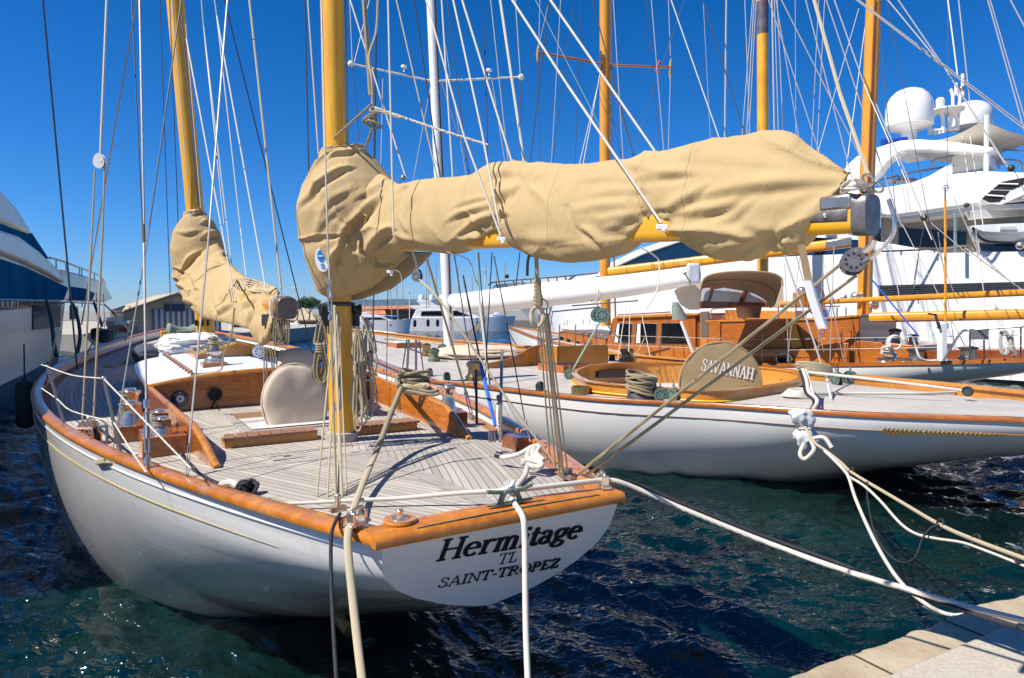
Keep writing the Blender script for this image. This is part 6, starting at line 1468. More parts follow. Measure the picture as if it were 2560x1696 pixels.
# small upright orange spar (boat-hook staff) with metal tip
W('staff',(2364,860,17),(2363,500,17),6.5,'spar_o',ketch); W('staff_tip',(2363,500,17),(2363,468,17),4.5,'steel',ketch)
part('staff_hook',MB().tube([P(2356,474,17),P(2359,466,17),P(2364,464,17),P(2370,467,17),P(2372,474,17)],.012,6,4),MT['steel'],ketch)
# winches, vent pipe, pulpit, coil on the third yacht
def kw(x,y,w_,h_,mat='steel',o=.5):
    b=K(x,y,o); s=b.y/FX; q=part('winch',MB().lathe([(w_*.62*s,0),(w_*.6*s,.2*h_*s),(w_*.48*s,.3*h_*s),(w_*.48*s,.75*h_*s),(w_*.6*s,.8*h_*s),(w_*.58*s,.9*h_*s),(w_*.2*s,h_*s),(0,h_*s)],b,n=22),MT[mat],ketch); 
    part('winch_head',MB().lathe([(w_*.62*s,.82*h_*s),(w_*.6*s,.94*h_*s),(w_*.3*s,1.02*h_*s),(0,1.02*h_*s)],b,n=18),MT['black'],q); return q
kw(2237,862,24,40,'steel'); kw(2283,862,20,26); kw(2290,904,34,32,'steel',-.3); kw(2420,900,36,34,'steel',-.2); kw(2044,868,30,34,'black',.3); kw(2093,868,18,30,'steel',.3); kw(1458,846,8,16,'steel',1.0); kw(2215,904,40,8,'chrome',-.4); kw(2265,904,34,8,'chrome',-.4)
part('rope_turns',MB().tube([K(2044,856-k*1.5,.3)+V(math.cos(k*1.2)*.17,math.sin(k*1.2)*.17,0) for k in range(22)],.02,6,2),MT['blueline'],ketch)
W('blue_line',(2056,842,19),(2082,745,19.2),3,'blueline',ketch); W('blue_line',(2180,700,18),(2298,842,17.5),4.5,'blueline',ketch); 
W('hydraulic_leg',(2355,902,16.7),(2355,815,16.7),24,'stonewhite',ketch); part('leg_head',MB().box(P(2356,814,16.7),(.22,.2,.16),x=(1,0,0)),MT['stonewhite'],ketch,bevel=.03); W('leg_handle',(2320,785,16.6),(2340,787,16.6),5,'wire_dk',ketch); W('leg_handle',(2338,785,16.6),(2348,822,16.6),7,'wire_dk',ketch)
part('pulpit',MB().tube([P(2358,903,16.4),P(2400,835,16.3),P(2430,825,16.2),P(2545,817,15.6),P(2600,815,15.4)],.028,8,5),MT['steel'],ketch)
for x,y0,y1 in((2425,828,900),(2460,850,900),(2552,817,900)): W('rail_post',(x,y0,16.0),(x,y1,16.1),4.5,'steel',ketch)
part('grey_board',MB().box(P(2447,836,16.15),(.48,.04,.25),x=(1,.1,0)),simple('weathered_board',(.28,.27,.25),.8,var=.3,scale=30),ketch)
mb=MB(); rr=random.Random(6)
for k in range(5): 
    x0=2510+rr.uniform(-4,4); mb.tube([P(x0,826,15.9),P(x0-9,850,15.9),P(x0-3,884,15.9),P(x0+8,882,15.9),P(x0+14,850,15.9)],.018,6,4,closed=True)
for k in range(3): x0=2528+k*3; mb.tube([P(x0,826,15.9),P(x0-2,850,15.85),P(x0+6,888,15.9)],.022,6,4)
solo('rope_coil',mb,MT['rope_w'],'white rope coil hanging on the stern rail of the mahogany yacht at far right','rope coil')
mb=MB(); c=P(2239,857,16.8)
for k in range(4): mb.tube([c+V(math.cos(a)*(.15+.012*k),0.02*k,math.sin(a)*.17) for a in np.linspace(0,2*PI,15)[:-1]],.024,7,2,closed=True)
mb.tube([P(2265,845,16.8),P(2280,843,16.8),P(2290,870,16.8),P(2300,895,16.7),P(2320,902,16.7),P(2345,901,16.6)],.026,7,5)
mb.tube([P(2228,860,16.8),P(2212,880,16.7),P(2205,872,16.7),P(2222,868,16.6),P(2235,890,16.7),P(2215,892,16.6),P(2205,881,16.6),P(2240,885,16.7),P(2235,900,16.7)],.034,7,5)
solo('rope_coil',mb,MT['rope_w'],'white rope coil and knot on the rail right of the orange mast','rope coil')
# stanchions and guard wires
for x in(1345,1398,1438,1490,1650,1905,2138): W('stanchion',(x,K(x,860).y and (905 if x>1600 else 880),K(x,880,-.8).y),(x+1,(905 if x>1600 else 880)-68,K(x,880,-.8).y),3,'steel',ketch)
for y0,y1 in((838,850),(862,877)): W('guard_wire',(1500,y0,K(1500,850,-.8).y),(1905,y1,K(1905,850,-.8).y),1.5,'wire',ketch); W('guard_wire',(1905,y1,K(1905,850,-.8).y),(2560,y1-12,15.6),1.6,'wire',ketch)
# rigging of the three wooden masts
RG=[((1350,-5),(1347,120),1.9,'wire',26),((1346,160),(1351,400),1.6,'wire_dk',26),((1671,-5),(1676,140),1.9,'wire',26),((1676,190),(1671,370),1.7,'wire',26),((1479,-5),(1582,382),2.8,'wire_dk',24),((1372,7),(1326,402),2.8,'wire_dk',24),((1372,7),(1348,110),1.8,'wire',26),((1499,196),(1450,405),2.2,'wire',26),((1500,186),(1459,405),2.6,'rope_w',26),((1533,-5),(1557,385),2.4,'wire',24),((1628,-5),(1659,371),2.2,'wire',24),((1402,-5),(1379,403),2.0,'wire',24),((1454,-5),(1438,405),1.6,'wire_dk',24),((1437,-5),(1382,403),1.6,'wire_dk',24),((1615,-5),(1650,372),1.5,'wire_dk',24),((1336,-5),(1540,395),1.5,'rope_g',24),((1712,-5),(1585,372),1.4,'wire_dk',24),((1524,195),(1582,382),2.0,'wire_dk',25),((1520,240),(1552,388),1.8,'wire_dk',25),
((1676,-5),(1800,351),2.6,'rope_w',24),((1755,-5),(1865,344),2.8,'wire_dk',24),((1816,-5),(1812,349),4.2,'wire',25),((1758,0),(1776,350),1.4,'wire',30),((1862,-5),(1875,345),2.2,'wire',28),((1882,-5),(1855,345),2.2,'wire',28),((1886,-5),(1866,345),2.6,'wire',28),((1891,-5),(1872,345),2.0,'wire',28),((1930,-5),(1936,335),4.2,'wire',28),((1936,-5),(1946,330),2.2,'wire',28),((1943,-5),(1958,330),2.2,'wire',28),((1939,-5),(1995,332),2.2,'wire',28),((1920,-5),(2040,355),2.6,'wire',26),((1951,-5),(2127,345),2.8,'wire',26),((1988,-5),(1990,345),1.4,'wire',28),((2013,-5),(2115,390),2.8,'wire',24),((2047,-5),(2030,350),1.6,'wire',28),((2062,-5),(2044,350),1.8,'wire',28),((2064,-5),(2254,567),3.0,'wire',22),((2084,-5),(2160,210),3.0,'wire',22),((2160,210),(2330,600),3.0,'wire',20),((2147,22),(2051,360),2.0,'wire',24),((2165,50),(2120,390),2.2,'wire',24),((2134,-5),(2560,323),3.2,'wire',18),((2139,-5),(2565,318),2.6,'wire',18),((2215,-5),(2370,182),3.0,'wire',18),((2370,182),(2520,418),2.6,'wire',17),((2242,-5),(2358,165),3.0,'wire',18),((2358,165),(2512,410),2.6,'wire',17),((2369,-5),(2394,190),3.2,'rope_w',20),((2396,-5),(2425,260),3.0,'wire',22),((2370,-5),(2368,480),1.5,'wire_dk',20),((2468,-5),(2562,330),3.0,'wire',20),((2474,-5),(2566,310),2.4,'wire',20),((2523,-5),(2562,68),3.2,'wire',18),((2200,70),(2240,545),2.0,'wire_dk',20),((2216,-5),(2325,567),1.8,'wire_dk',20),((2190,260),(2312,545),3,'wire',19),((2312,545),(2426,640),2.2,'wire',18),((2385,495),(2450,640),2.4,'wire',18),((2405,340),(2440,570),2.2,'rope_w',19),((2425,340),(2460,580),2.2,'rope_w',19),((2440,570),(2444,640),3,'wire',19),((2535,425),(2600,560),2,'wire_dk',18),((2455,640),(2520,700),3,'wire',18),((2312,550),(2285,700),1.8,'wire_dk',18)]
for a,b,w_,m,Yq in RG:
    if 325<b[1]<412 and b[0]<2130: b=(b[0]+(b[0]-a[0])*55/(b[1]-a[1]),b[1]+55)
    W('rigging_wire',a+(Yq,),b+(Yq-2.5,),w_,m,ketch)
for a,b,w_,m in(((1962,660),(1972,905),2.0,'wire'),((1990,640),(2060,880),2.4,'wire'),((2085,615),(2075,905),2.4,'wire'),((2065,690),(2110,905),2.6,'wire'),((2058,640),(2045,900),1.8,'wire'),((2222,600),(2270,860),2.0,'rope_w'),((2295,650),(2285,720),2.5,'wire_dk'),((2292,730),(2296,760),2.5,'wire_dk'),((2255,560),(2420,880),2.2,'rope_w'),((2345,580),(2390,890),2.0,'wire'),((2445,600),(2475,880),2.2,'rope_w'),((2320,560),(2395,760),2.0,'wire'),((2412,620),(2575,740),3,'rope_w'),((1565,765),(1545,895),2.2,'rope_w'),((1575,770),(1572,880),2.2,'rope_w'),((1604,785),(1625,890),2.2,'rope_w'),((1612,845),(1590,890),2.0,'rope'),((2000,640),(1968,905),1.8,'wire')): W('rigging_wire',a+(19.0,),b+(18.6,),w_,m,ketch)
W('backstay',(1962,640,16),(2074,970,13.4),5.0,'wire',savannah); W('backstay_cover',(2066,940,13.5),(2078,1000,12.4),7,'clearvinyl',savannah)
for x,y in((2310,545),(2528,421)):
    solo('float_ball',MB().ball(P(x,y,17.2),.085,8),simple('dark_olive_ball',(.05,.04,.01),.3),'dark ball %s on the rigging in front of the white motor yacht'%('lower left' if x<2400 else 'upper right'),'ball','dark balls on the rigging')
# ================= big white motor yacht behind =================
YF=Vector((-21.7,21,0)).normalized(); YR=Vector((YF.y,-YF.x,0)); YO=Vector((20.3,27,0))
def Yp(x,y,o=0): return on_plane(x,y,YO+YR*o,YR)
big=thing('motor_yacht','large white motor yacht with two satellite domes, filling the background at right','motor yacht',tuple(YO))
def yprism(name,px,dep,mat,o=0,parent=None,bevel=0,**k): return part(name,MB().prism([Yp(x,y,o) for x,y in px],YR*dep),MT[mat] if isinstance(mat,str) else mat,parent or big,bevel=bevel,**k)
# hull: flared loft
st=[]
tops=[(2700,625),(2560,629),(2400,632),(2200,634),(2000,640),(1850,650),(1700,662),(1600,672),(1499,685),(1400,695),(1320,703),(1270,709),(1236,714)]
for i,(x,y) in enumerate(tops):
    o=[0,0,0,0,0,0,0,0,.1,.5,1.3,2.4,3.9][i]; a=Yp(x,y,o); b=a+YR*max(.1,(8-2*o)); st.append((a,b))
N_=catmull([s[0] for s in st],5);F_=catmull([s[1] for s in st],5); rings=[]
for i,(a,b) in enumerate(zip(N_,F_)):
    t=i/(len(N_)-1); fl=interp(t,[0,.6,.85,1],[.02,.06,.30,.75]); c=(a+b)/2; h=(b-a)/2; r=[]
    for z_,k in((a.z,1),(a.z*.8,1-fl*.25),(a.z*.5,1-fl*.6),(a.z*.25,1-fl*.85),(0.3,1-fl),(-.6,1-fl)): r.append(Vector((c.x-h.x*k,c.y-h.y*k,z_)))
    r2=[Vector((c.x+(c.x-p.x),c.y+(c.y-p.y),p.z)) for p in r[::-1]]; sh=interp(t,[.75,1],[0,6]); zt_=a.z; rings.append([p-YF*sh*max(0,1-p.z/zt_)**.8 for p in r+r2])
part('hull',MB().rings(rings,closed=True,caps=True),MT['yachtwhite'],big,ang=35)
part('boot_stripe',MB().tube([Vector((r[4].x,r[4].y,.2))-YR*.04 for r in rings],.18,6,0),MT['antifoul'],big)
# superstructure
yprism('main_house',[(1515,676),(1620,630),(1700,600),(1900,560),(2170,560),(2170,640),(1900,650),(1700,664)],6.2,'yachtwhite',.9,bevel=.1)
yprism('window_band',[(1530,669),(1560,652),(1620,628),(1700,608),(1900,586),(2150,600),(2150,646),(1900,668),(1740,690),(1600,690)],.12,'glassblue',.15,bevel=.03)
yprism('house_roofline',[(1486,690),(1530,655),(1600,622),(1700,590),(1860,560),(1860,572),(1700,606),(1610,636),(1540,668),(1500,694)],5.8,'yachtwhite',.05,bevel=.06)
yprism('side_swoop',[(2170,600),(2240,612),(2330,628),(2400,640),(2170,640)],.5,'yachtwhite',.1,bevel=.05)
def R8(x,y): return (2100+x/3.137,160+y/3.137)
# aft saloon recess + bulkhead
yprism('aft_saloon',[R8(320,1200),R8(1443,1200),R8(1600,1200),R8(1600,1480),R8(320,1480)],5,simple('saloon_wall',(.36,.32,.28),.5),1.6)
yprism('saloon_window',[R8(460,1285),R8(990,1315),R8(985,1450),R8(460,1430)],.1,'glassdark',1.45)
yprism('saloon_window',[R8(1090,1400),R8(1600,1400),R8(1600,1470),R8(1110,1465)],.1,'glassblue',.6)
W('deck_pillar',R8(903,1160)+(28,),R8(903,1475)+(28,),8,'chrome',big)
# upper deck moulding
ud=yprism('upper_deck',[R8(-120,1030),R8(150,985),R8(340,968),R8(640,915),R8(880,862),R8(1100,838),R8(1443,850),R8(1700,850),R8(1700,1070),R8(1443,1075),R8(1090,1110),R8(800,1150),R8(560,1185),R8(390,1205),R8(200,1180),R8(-40,1160)],7.0,'yachtwhite',0,bevel=.14)
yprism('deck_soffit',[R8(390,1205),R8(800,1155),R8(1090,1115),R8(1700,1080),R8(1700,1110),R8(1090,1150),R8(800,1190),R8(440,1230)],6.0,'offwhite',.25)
yprism('side_vent',[R8(1095,1062),R8(1180,975),R8(1255,910),R8(1443,872),R8(1700,865),R8(1700,950),R8(1443,1030),R8(1262,1108),R8(1165,1100)],.06,'offwhite',-.05,ud,bevel=.02)
yprism('vent_opening',[R8(1112,1056),R8(1190,990),R8(1330,995),R8(1250,1080),R8(1170,1085)],.05,'darkin',-.08,ud)
yprism('vent_opening',[R8(1200,980),R8(1270,925),R8(1443,892),R8(1443,940),R8(1350,985)],.05,'darkin',-.08,ud)
for a,b in(((1150,1030),(1290,1040)),((1240,940),(1400,945))): part('vent_louvre',MB().tube([Yp(*R8(*a),-.12),Yp(*R8(*b),-.12)],.035,6,0),MT['offwhite'],ud)
part('deck_camera',MB().ball(Yp(*R8(993,1108),-.1),.11,6),MT['wire_dk'],ud)
# hardtop arch
arch=[(-60,1000),(0,870),(60,790),(130,725),(280,660),(400,620),(480,600),(620,590),(900,612),(1200,655),(1210,672),(1150,700),(880,690),(700,675),(520,678),(455,700),(370,770),(280,880),(180,960)]
yprism('radar_arch',[R8(*p) for p in arch],.8,'yachtwhite',1.0,bevel=.08)
yprism('radar_arch',[R8(*p) for p in arch],.8,'yachtwhite',5.6,bevel=.08)
yprism('hardtop',[R8(300,655),R8(480,600),R8(900,612),R8(1200,655),R8(1200,672),R8(880,690),R8(500,640),R8(330,672)],4.2,'yachtwhite',1.5,bevel=.05)
yprism('hardtop_pillar',[R8(880,690),R8(1180,715),R8(1180,800),R8(1090,825),R8(870,860)],1.2,'offwhite',2.6,bevel=.05)
yprism('windscreen',[R8(560,935),R8(700,880),R8(880,775),R8(880,860)],.1,'yachtwhite',1.5)
def dome(x,y,w_,h_,Yq,ped=True):
    c=P(*R8(x,y),Yq); s=Yq/FX/3.137; r=w_*s/2; H=h_*s
    d=part('satellite_dome',MB().lathe([(r*.45,-.14*H),(r*.88,-.05*H),(r*.97,0),(r,.06*H),(r,.45*H),(r*.95,.62*H),(r*.82,.78*H),(r*.6,.91*H),(r*.32,.98*H),(0,1.0*H)],c,n=36),MT['yachtwhite'],big,ang=50)
    part('dome_seam',MB().lathe([(r*.99,-.01*H),(r*1.01,.0),(r*.99,.012*H)],c,n=36),MT['offwhite'],d)
    if ped: part('dome_pedestal',MB().cyl(c-V(0,0,.42*H),c-V(0,0,.08*H),r*.34,n=20),MT['yachtwhite'],d)
dome(540,490,332,290,36); dome(1020,500,300,200,40,False)
# antenna mast on the arch
ax=lambda x,y:P(*R8(x,y),37)
for a in([(705,560),(705,470),(730,410),(775,370)],[(775,370),(800,400),(808,460),(808,545)],[(850,520),(870,440),(865,390)],[(880,380),(920,440),(915,510),(890,500)]): part('antenna_frame',MB().tube([ax(*p) for p in a],.10,8,5),MT['stonewhite'],big)
for a in([(710,525),(930,510)],[(745,560),(745,525)],[(780,550),(780,520)],[(885,350),(885,260),(875,215),(865,200)],[(885,250),(915,235),(940,260),(935,340)],[(912,235),(910,150)],[(962,250),(962,80)],[(915,500),(940,340)]): part('antenna_pole',MB().tube([ax(*p) for p in a],.085,8,3),MT['stonewhite'],big)
part('antenna_shelf',MB().lathe([(.0,-.1),(.6,-.06),(.9,.02),(.9,.08),(0,.08)],ax(830,375),n=20),MT['stonewhite'],big)
part('camera_head',MB().lathe([(.13,0),(.2,.1),(.22,.45),(.14,.55),(0,.56)],ax(785,350),n=16),MT['stonewhite'],big)
part('horn',MB().ball(ax(955,195),.14,6).ball(ax(865,195),.10,6),MT['steel'],big) if 0 else part('lamp',MB().ball(ax(955,195),.14,6),MT['steel'],big)
solo('rolled_cover',MB().tube([P(2206,357,34),P(2265,352,34)],.20,12,0),simple('blue_roll',(.01,.05,.35),.5),'blue rolled cover lying on the white radar arch','cover')
# shade sail on its post
rows=[]
c0,c1,c2,c3=P(*R8(590,595),35),P(*R8(1135,440),29),P(*R8(1700,560),31),P(*R8(1180,665),38)
for i in range(15):
    r=[]
    for j in range(15):
        u,v=i/14,j/14; p=(c0*(1-u)+c1*u)*(1-v)+(c3*(1-u)+c2*u)*v; r.append(p-V(0,0,1.0*math.sin(PI*u)*math.sin(PI*v)*.5+ .35*math.sin(PI*u)*(1-v)+.3*math.sin(PI*v)*u))
    rows.append(r)
rings_=[r+[p-V(0,0,.02) for p in r[::-1]] for r in rows]
solo('shade_sail',MB().rings(rings_),simple('shade_cloth',(.62,.56,.46),.85,var=.04),'pale stretched shade sail over the upper deck of the big motor yacht','awning',ang=60)
W('awning_post',R8(1150,402)+(28.9,),R8(1145,910)+(28.9,),11.5,'stonewhite',big)
# rails
def rail8(pts,Yq,posts,name='guard_rail'):
    part(name,MB().tube([P(*R8(*p),Yq) for p in pts],.045,6,3),MT['steel'],big)
    for (x,y0,y1) in posts: part('rail_post',MB().tube([P(*R8(x,y0),Yq),P(*R8(x,y1),Yq)],.04,6,0),MT['steel'],big)
rail8([(290,915),(440,880),(460,885),(460,930)],33,[(430,880,940)]); rail8([(495,925),(500,868),(800,812),(818,820),(818,875)],32,[]); rail8([(740,815),(742,750),(1130,682)],31,[]); rail8([(852,870),(855,806),(1130,765)],31,[(1205,760,830)]); rail8([(1245,825),(1250,755),(1410,765),(1418,830)],30,[]); rail8([(1270,745),(1275,675),(1443,688)],30,[]); rail8([(250,1475),(700,1455),(1000,1425),(1040,1440),(1060,1470)],29,[(740,1450,1485),(480,1465,1500)])
part('flybridge_table',MB().lathe([(.6,0),(.7,.05),(0,.06)],P(*R8(480,925),33),n=18),MT['steel'],big)
# black intake grilles in the hull
for k in range(5):
    y0=712+k*5.6; part('hull_grille',MB().prism([Yp(2196,y0+2.2,-.06),Yp(2700,y0-11,-.06),Yp(2700,y0-8.2,-.06),Yp(2196,y0+5.0,-.06)],YR*.08),MT['darkin'],big)
for x,y in((1405,800),(1412,800),(1453,798),(1468,798)): yprism('hull_vent',[(x-5,y),(x+5,y),(x+5,y+13)],.08,'offwhite',-.05)
for x,y in((2105,736),(2480,768)): part('hull_fitting',MB().lathe([(.16,0),(.16,.05),(0,.05)],Yp(x,y,-.02),-YR,12),MT['offwhite'],big)
# bow rail
part('bow_rail',MB().tube([P(1232,713,47)+V(-.3,0,0),P(1240,705,46.5),P(1330,697,45),P(1420,690,43.5),P(1500,682,42)],.05,6,5),MT['wire_dk'],big)
part('bow_rail',MB().tube([P(1232,722,47),P(1250,712,46),P(1330,707,45)],.035,6,5),MT['wire_dk'],big)
for k in range(13):
    x=1240+k*21.5; Yq=46.8-k*.37; y=interp(x,[1232,1500],[706,682]); part('rail_post',MB().tube([P(x,y,Yq),P(x+5,y+17,Yq)],.04,5,0),MT['wire_dk'],big)
W('flag_staff',(1300,630,45),(1290,715,45),3,'wire_dk',big); part('anchor_ball',MB().ball(P(1267,691,45),.15,6),MT['black'],big)
# tender hanging aft
ty=27.5
T8=lambda x,y,o=0:P(*R8(x,y),ty+o)
rg=[]
for x,yt,yb,w_ in((1035,1270,1282,.02),(1060,1266,1330,.35),(1120,1262,1380,.7),(1250,1255,1400,.95),(1443,1248,1402,1.0),(1700,1240,1400,1.0)):
    a=T8(x,yt);b=T8(x,yb); rg.append([a+V(0,.0,0),a.lerp(b,.45)-V(0,.05,0),b+V(0,w_*.35,0),b+V(0,w_*.9,0),a+V(0,w_*1.6,0)])
tn_=solo('tender',MB().rings(rg),MT['yachtwhite'],'white tender hanging on the side of the big motor yacht at far right','tender boat',ang=50)
tag(part('rub_rail',MB().tube([T8(1040,1285,-.06),T8(1110,1372,-.06),T8(1250,1400,-.03),T8(1700,1398,0)],.05,6,4),MT['antifoul'],tn_)); part('deck_hatch',MB().box(T8(1315,1288,-.08),(.65,.05,.16),x=(1,0,.05)),MT['offwhite'],tn_,bevel=.02)
mb=MB()
for k in range(7): mb.prism([T8(1045+k*4,1150+k*9,.6),T8(1700,1090+k*14,.6),T8(1700,1096+k*14,.6),T8(1045+k*4,1158+k*9,.6)],(0,.5,0))
part('slatted_awning',mb,MT['offwhite'],big,ang=20)
part('search_light',MB().ball(P(*R8(1413,1425),27.0),.16,8).cyl(P(*R8(1413,1440),27.0),P(*R8(1413,1460),27.0),.05,n=8),MT['chrome'],big)
# ================= silver-white yacht on the left =================
LF=Vector((-10.1,20,0)).normalized(); LR=Vector((LF.y,-LF.x,0)); LO=Vector((-13.6,18,0))
lm=thing('motor_yacht','pearl grey motor yacht with blue windows, cut by the left edge of the photo','motor yacht',tuple(LO))
def Lq(t,z,o=0): return LO+LF*t+LR*o+V(0,0,z)
TS=[-14.5,-13,-8,-2,4,10,16,20,24,27,29]
half=[3.0,3.1,3.15,3.2,3.2,3.1,2.85,2.45,1.85,1.1,.15]; zt_=[2.6,2.65,2.8,2.95,3.05,3.15,3.3,3.5,3.75,4.0,4.2]
cx_=-3.2
rg=[];wh=[]
for t,h,z_ in zip(TS,half,zt_):
    flr=interp(t,[0,14,24,29],[.0,.04,.28,.5]); r=[]
    for zz,k in((z_,1),(z_*.75,1-flr*.25),(z_*.5,1-flr*.6),(1.0,1-flr*.9)): r.append(Lq(t*(1 if zz>1.5 else .985),zz,cx_+h*k))
    wh.append(r+[Lq(t,p.z,2*cx_-((p-LO).dot(LR))) for p in r[::-1]])
    rg.append([Lq(t*.985,1.0,cx_+h*(1-flr*.9)),Lq(t*.97,.4,cx_+h*(1-flr)-.02),Lq(t*.95,-.5,cx_+h*(1-flr)*.9),Lq(t*.95,-.5,cx_-h*(1-flr)*.9),Lq(t*.97,.4,cx_-h*(1-flr)+.02),Lq(t*.985,1.0,cx_-h*(1-flr*.9))])
part('hull',MB().rings(wh),MT['silver'],lm,ang=40); part('dark_bottom',MB().rings(rg),MT['antifoul'],lm,ang=40)
def Lp(x,y,o=0): return on_plane(x,y,LO+LR*o,LR)
def lprism(name,px,dep,mat,o=0,bevel=0,parent=None): return part(name,MB().prism([Lp(x,y,o) for x,y in px],-LR*dep),MT[mat] if isinstance(mat,str) else mat,parent or lm,bevel=bevel)
C4=lambda x,y:(x/2.751,560+y/2.751)
VPX,VPY=365,776
def E(m,x): return (x,VPY-m*(VPX-x))
XL=-1000
def lp_(name,pts,dep,mat,o=0,bevel=.08): return lprism(name,[E(*p[1:]) if p[0]=='e' else p for p in pts],dep,mat,o,bevel)
e=lambda m,x=XL:('e',m,x)
lp_('house_side',[e(.50),(0,596),(60,615),(124,650),(158,690),(176,722),(172,752),(0,756),e(.055)],4.6,'yachtgrey',-.45)
lp_('main_window',[e(.35),(0,647),(60,667),(110,690),(171,720),(160,750),(0,747),e(.08)],.1,'glasssky',-.38,0)
lp_('eyebrow',[e(.56),(0,574),(50,590),(100,628),(140,668),(160,695),(163,708),(120,684),(60,655),(0,632),e(.40)],4.8,'silver',-.25,.12)
lp_('upper_glass',[e(.66),(0,540),(38,560),(82,584),(124,648),(95,632),(50,605),(0,580),e(.53)],3.8,'glasssky',-.6,.04)
lp_('flybridge',[e(.86),(-100,400),(0,470),(45,520),(74,566),(82,588),(36,572),(0,556),(-100,520),e(.62)],3.6,'silver',-.5,.2)
lp_('foredeck_coaming',[(150,672),(200,684),(258,704),(270,722),(284,748),(262,757),(170,750)],2.6,'yachtgrey',-1.0,.15)
lp_('foredeck_window',[(172,716),(215,722),(238,734),(230,752),(178,752)],.1,'glasssky',-.93,0)
for a_ in(((84,764),(84,825),(152,818),(152,764)),((176,764),(176,800),(196,797),(196,764))): lprism('bulwark_opening',a_,.04,'glassdark',.02)
part('bow_rail',MB().tube([Lp(x,y,-.6) for x,y in((124,645),(160,655),(200,670),(235,683),(254,694),(265,712))],.05,6,4),MT['steel'],lm)
for x,y0,y1 in((140,650,676),(165,657,682),(198,669,690),(204,671,692),(236,684,702),(256,696,708)): part('rail_post',MB().tube([Lp(x,y0,-.6),Lp(x,y1,-.6)],.04,5,0),MT['steel'],lm)
part('side_rail',MB().tube([Lp(x,y,-.1) for x,y in((-400,735),(0,750),(75,752),(190,757),(255,762))],.04,6,3),MT['steel'],lm)
for x in(3,17,26,42,78,151,205,235): part('rail_post',MB().tube([Lp(x,751,-.1),Lp(x,768,-.1)],.03,5,0),MT['steel'],lm)
# fenders between the yachts
def fender(x,y0,y1,Yq,w_,lab):
    s=Yq/FX; c=P(x,(y0+y1)/2,Yq); H=(y1-y0)*s/2; r=w_*s/2
    f=solo('fender',MB().lathe([(r*.2,-H),(r*.8,-H*.92),(r,-H*.75),(r,H*.72),(r*.8,H*.9),(r*.25,H),(r*.15,H*1.06),(0,H*1.06)],c,n=22),MT['fender'],lab,'fender','dark fenders between the left-hand yachts')
    part('fender_rope',MB().tube([c+V(0,0,H),P(x-3,y0-90,Yq+.3)],.012,6,0),MT['blackline'],f)
fender(63,950,1072,11.5,42,'dark green fender hanging at left by the bow rail of the near yacht')
fender(262,825,858,24,40,'dark fender under the bow of the pearl grey motor yacht'); fender(244,820,850,26,30,'smaller dark fender just left of the one under the grey bow')
part('mooring_line',MB().tube([P(330,833,30),P(300,800,33),P(262,762,37)],.05,6,3),MT['blackline'],lm)
for a in([(116,752,18.5),(128,800,16.5),(135,860,14.5),(140,890,13.0)],[(182,760,20),(193,790,18),(200,840,16),(192,890,14)],[(235,758,22),(250,800,20),(255,815,19)]): part('mooring_line',MB().tube([P(*q) for q in a],.04,6,4),MT['blackline'],lm)
# ================= far shore =================
def box8(name,x0,x1,y0,y1,Yq,dep,mat,parent,**k):
    a=P(x0,y1,Yq);b=P(x1,y0,Yq); return part(name,MB().box(V((a.x+b.x)/2,Yq+dep/2,(a.z+b.z)/2),(abs(b.x-a.x),dep,abs(b.z-a.z))),MT[mat] if isinstance(mat,str) else mat,parent,**k)
wh_=thing('warehouse','low beige warehouse with a gabled corrugated roof, on the shore at left','warehouse',tuple(P(400,820,53)))
beige=simple('beige_wall',(.45,.37,.26),.9,var=.15,scale=.8); roofm=M('sheet_roof'); rf_=roofm.noise(roofm.co((8,.3,1)),1.2,4); roofm.col(roofm.ramp(rf_,[(.35,(.38,.30,.19)),(.65,(.50,.40,.27))])); roofm.set(Roughness=.8); corr=M('corrugated_sheet'); wv=corr.n('ShaderNodeTexWave'); wv.inputs['Scale'].default_value=.9; corr.l(corr.co(),wv.inputs['Vector']); corr.col(corr.ramp(wv.outputs['Fac'],[(.3,(.10,.11,.14)),(.6,(.42,.44,.48))])); corr.set(Roughness=.6)
gd=V(.92,.40,0).normalized(); gl=V(-.55,.83,0).normalized()
g0_=P(309,830,50); g1_=g0_+gd*6.6; rz=P(425,738,52).z; ez=P(309,783,50).z
gp=[Vector((g0_.x,g0_.y,1.0)),Vector((g1_.x,g1_.y,1.0)),Vector((g1_.x,g1_.y,ez)),Vector(((g0_+gd*3.6).x,(g0_+gd*3.6).y,rz)),Vector((g0_.x,g0_.y,ez))]
part('wall',MB().prism(gp,gl*16),beige,wh_)
for a,b in((4,3),(3,2)): part('roof',MB().prism([gp[a]-gl*.4+V(0,0,.06),gp[b]-gl*.4+V(0,0,.06),gp[b]+gl*16.4+V(0,0,.06),gp[a]+gl*16.4+V(0,0,.06)],(0,0,.14)),roofm.m,wh_)
part('corrugated_front',MB().prism([gp[0].lerp(gp[1],.28)-gl*.06,gp[1]-gl*.06,gp[1]-gl*.06+V(0,0,2.1),gp[0].lerp(gp[1],.28)-gl*.06+V(0,0,2.1)],gl*.05),corr.m,wh_)
part('sign_board',MB().prism([gp[3]-gl*.07+gd*-.9+V(0,0,-1.25),gp[3]-gl*.07+gd*.5+V(0,0,-1.25),gp[3]-gl*.07+gd*.5+V(0,0,-.7),gp[3]-gl*.07+gd*-.9+V(0,0,-.7)],gl*.05),simple('dark_sign',(.03,.05,.10),.5),wh_)
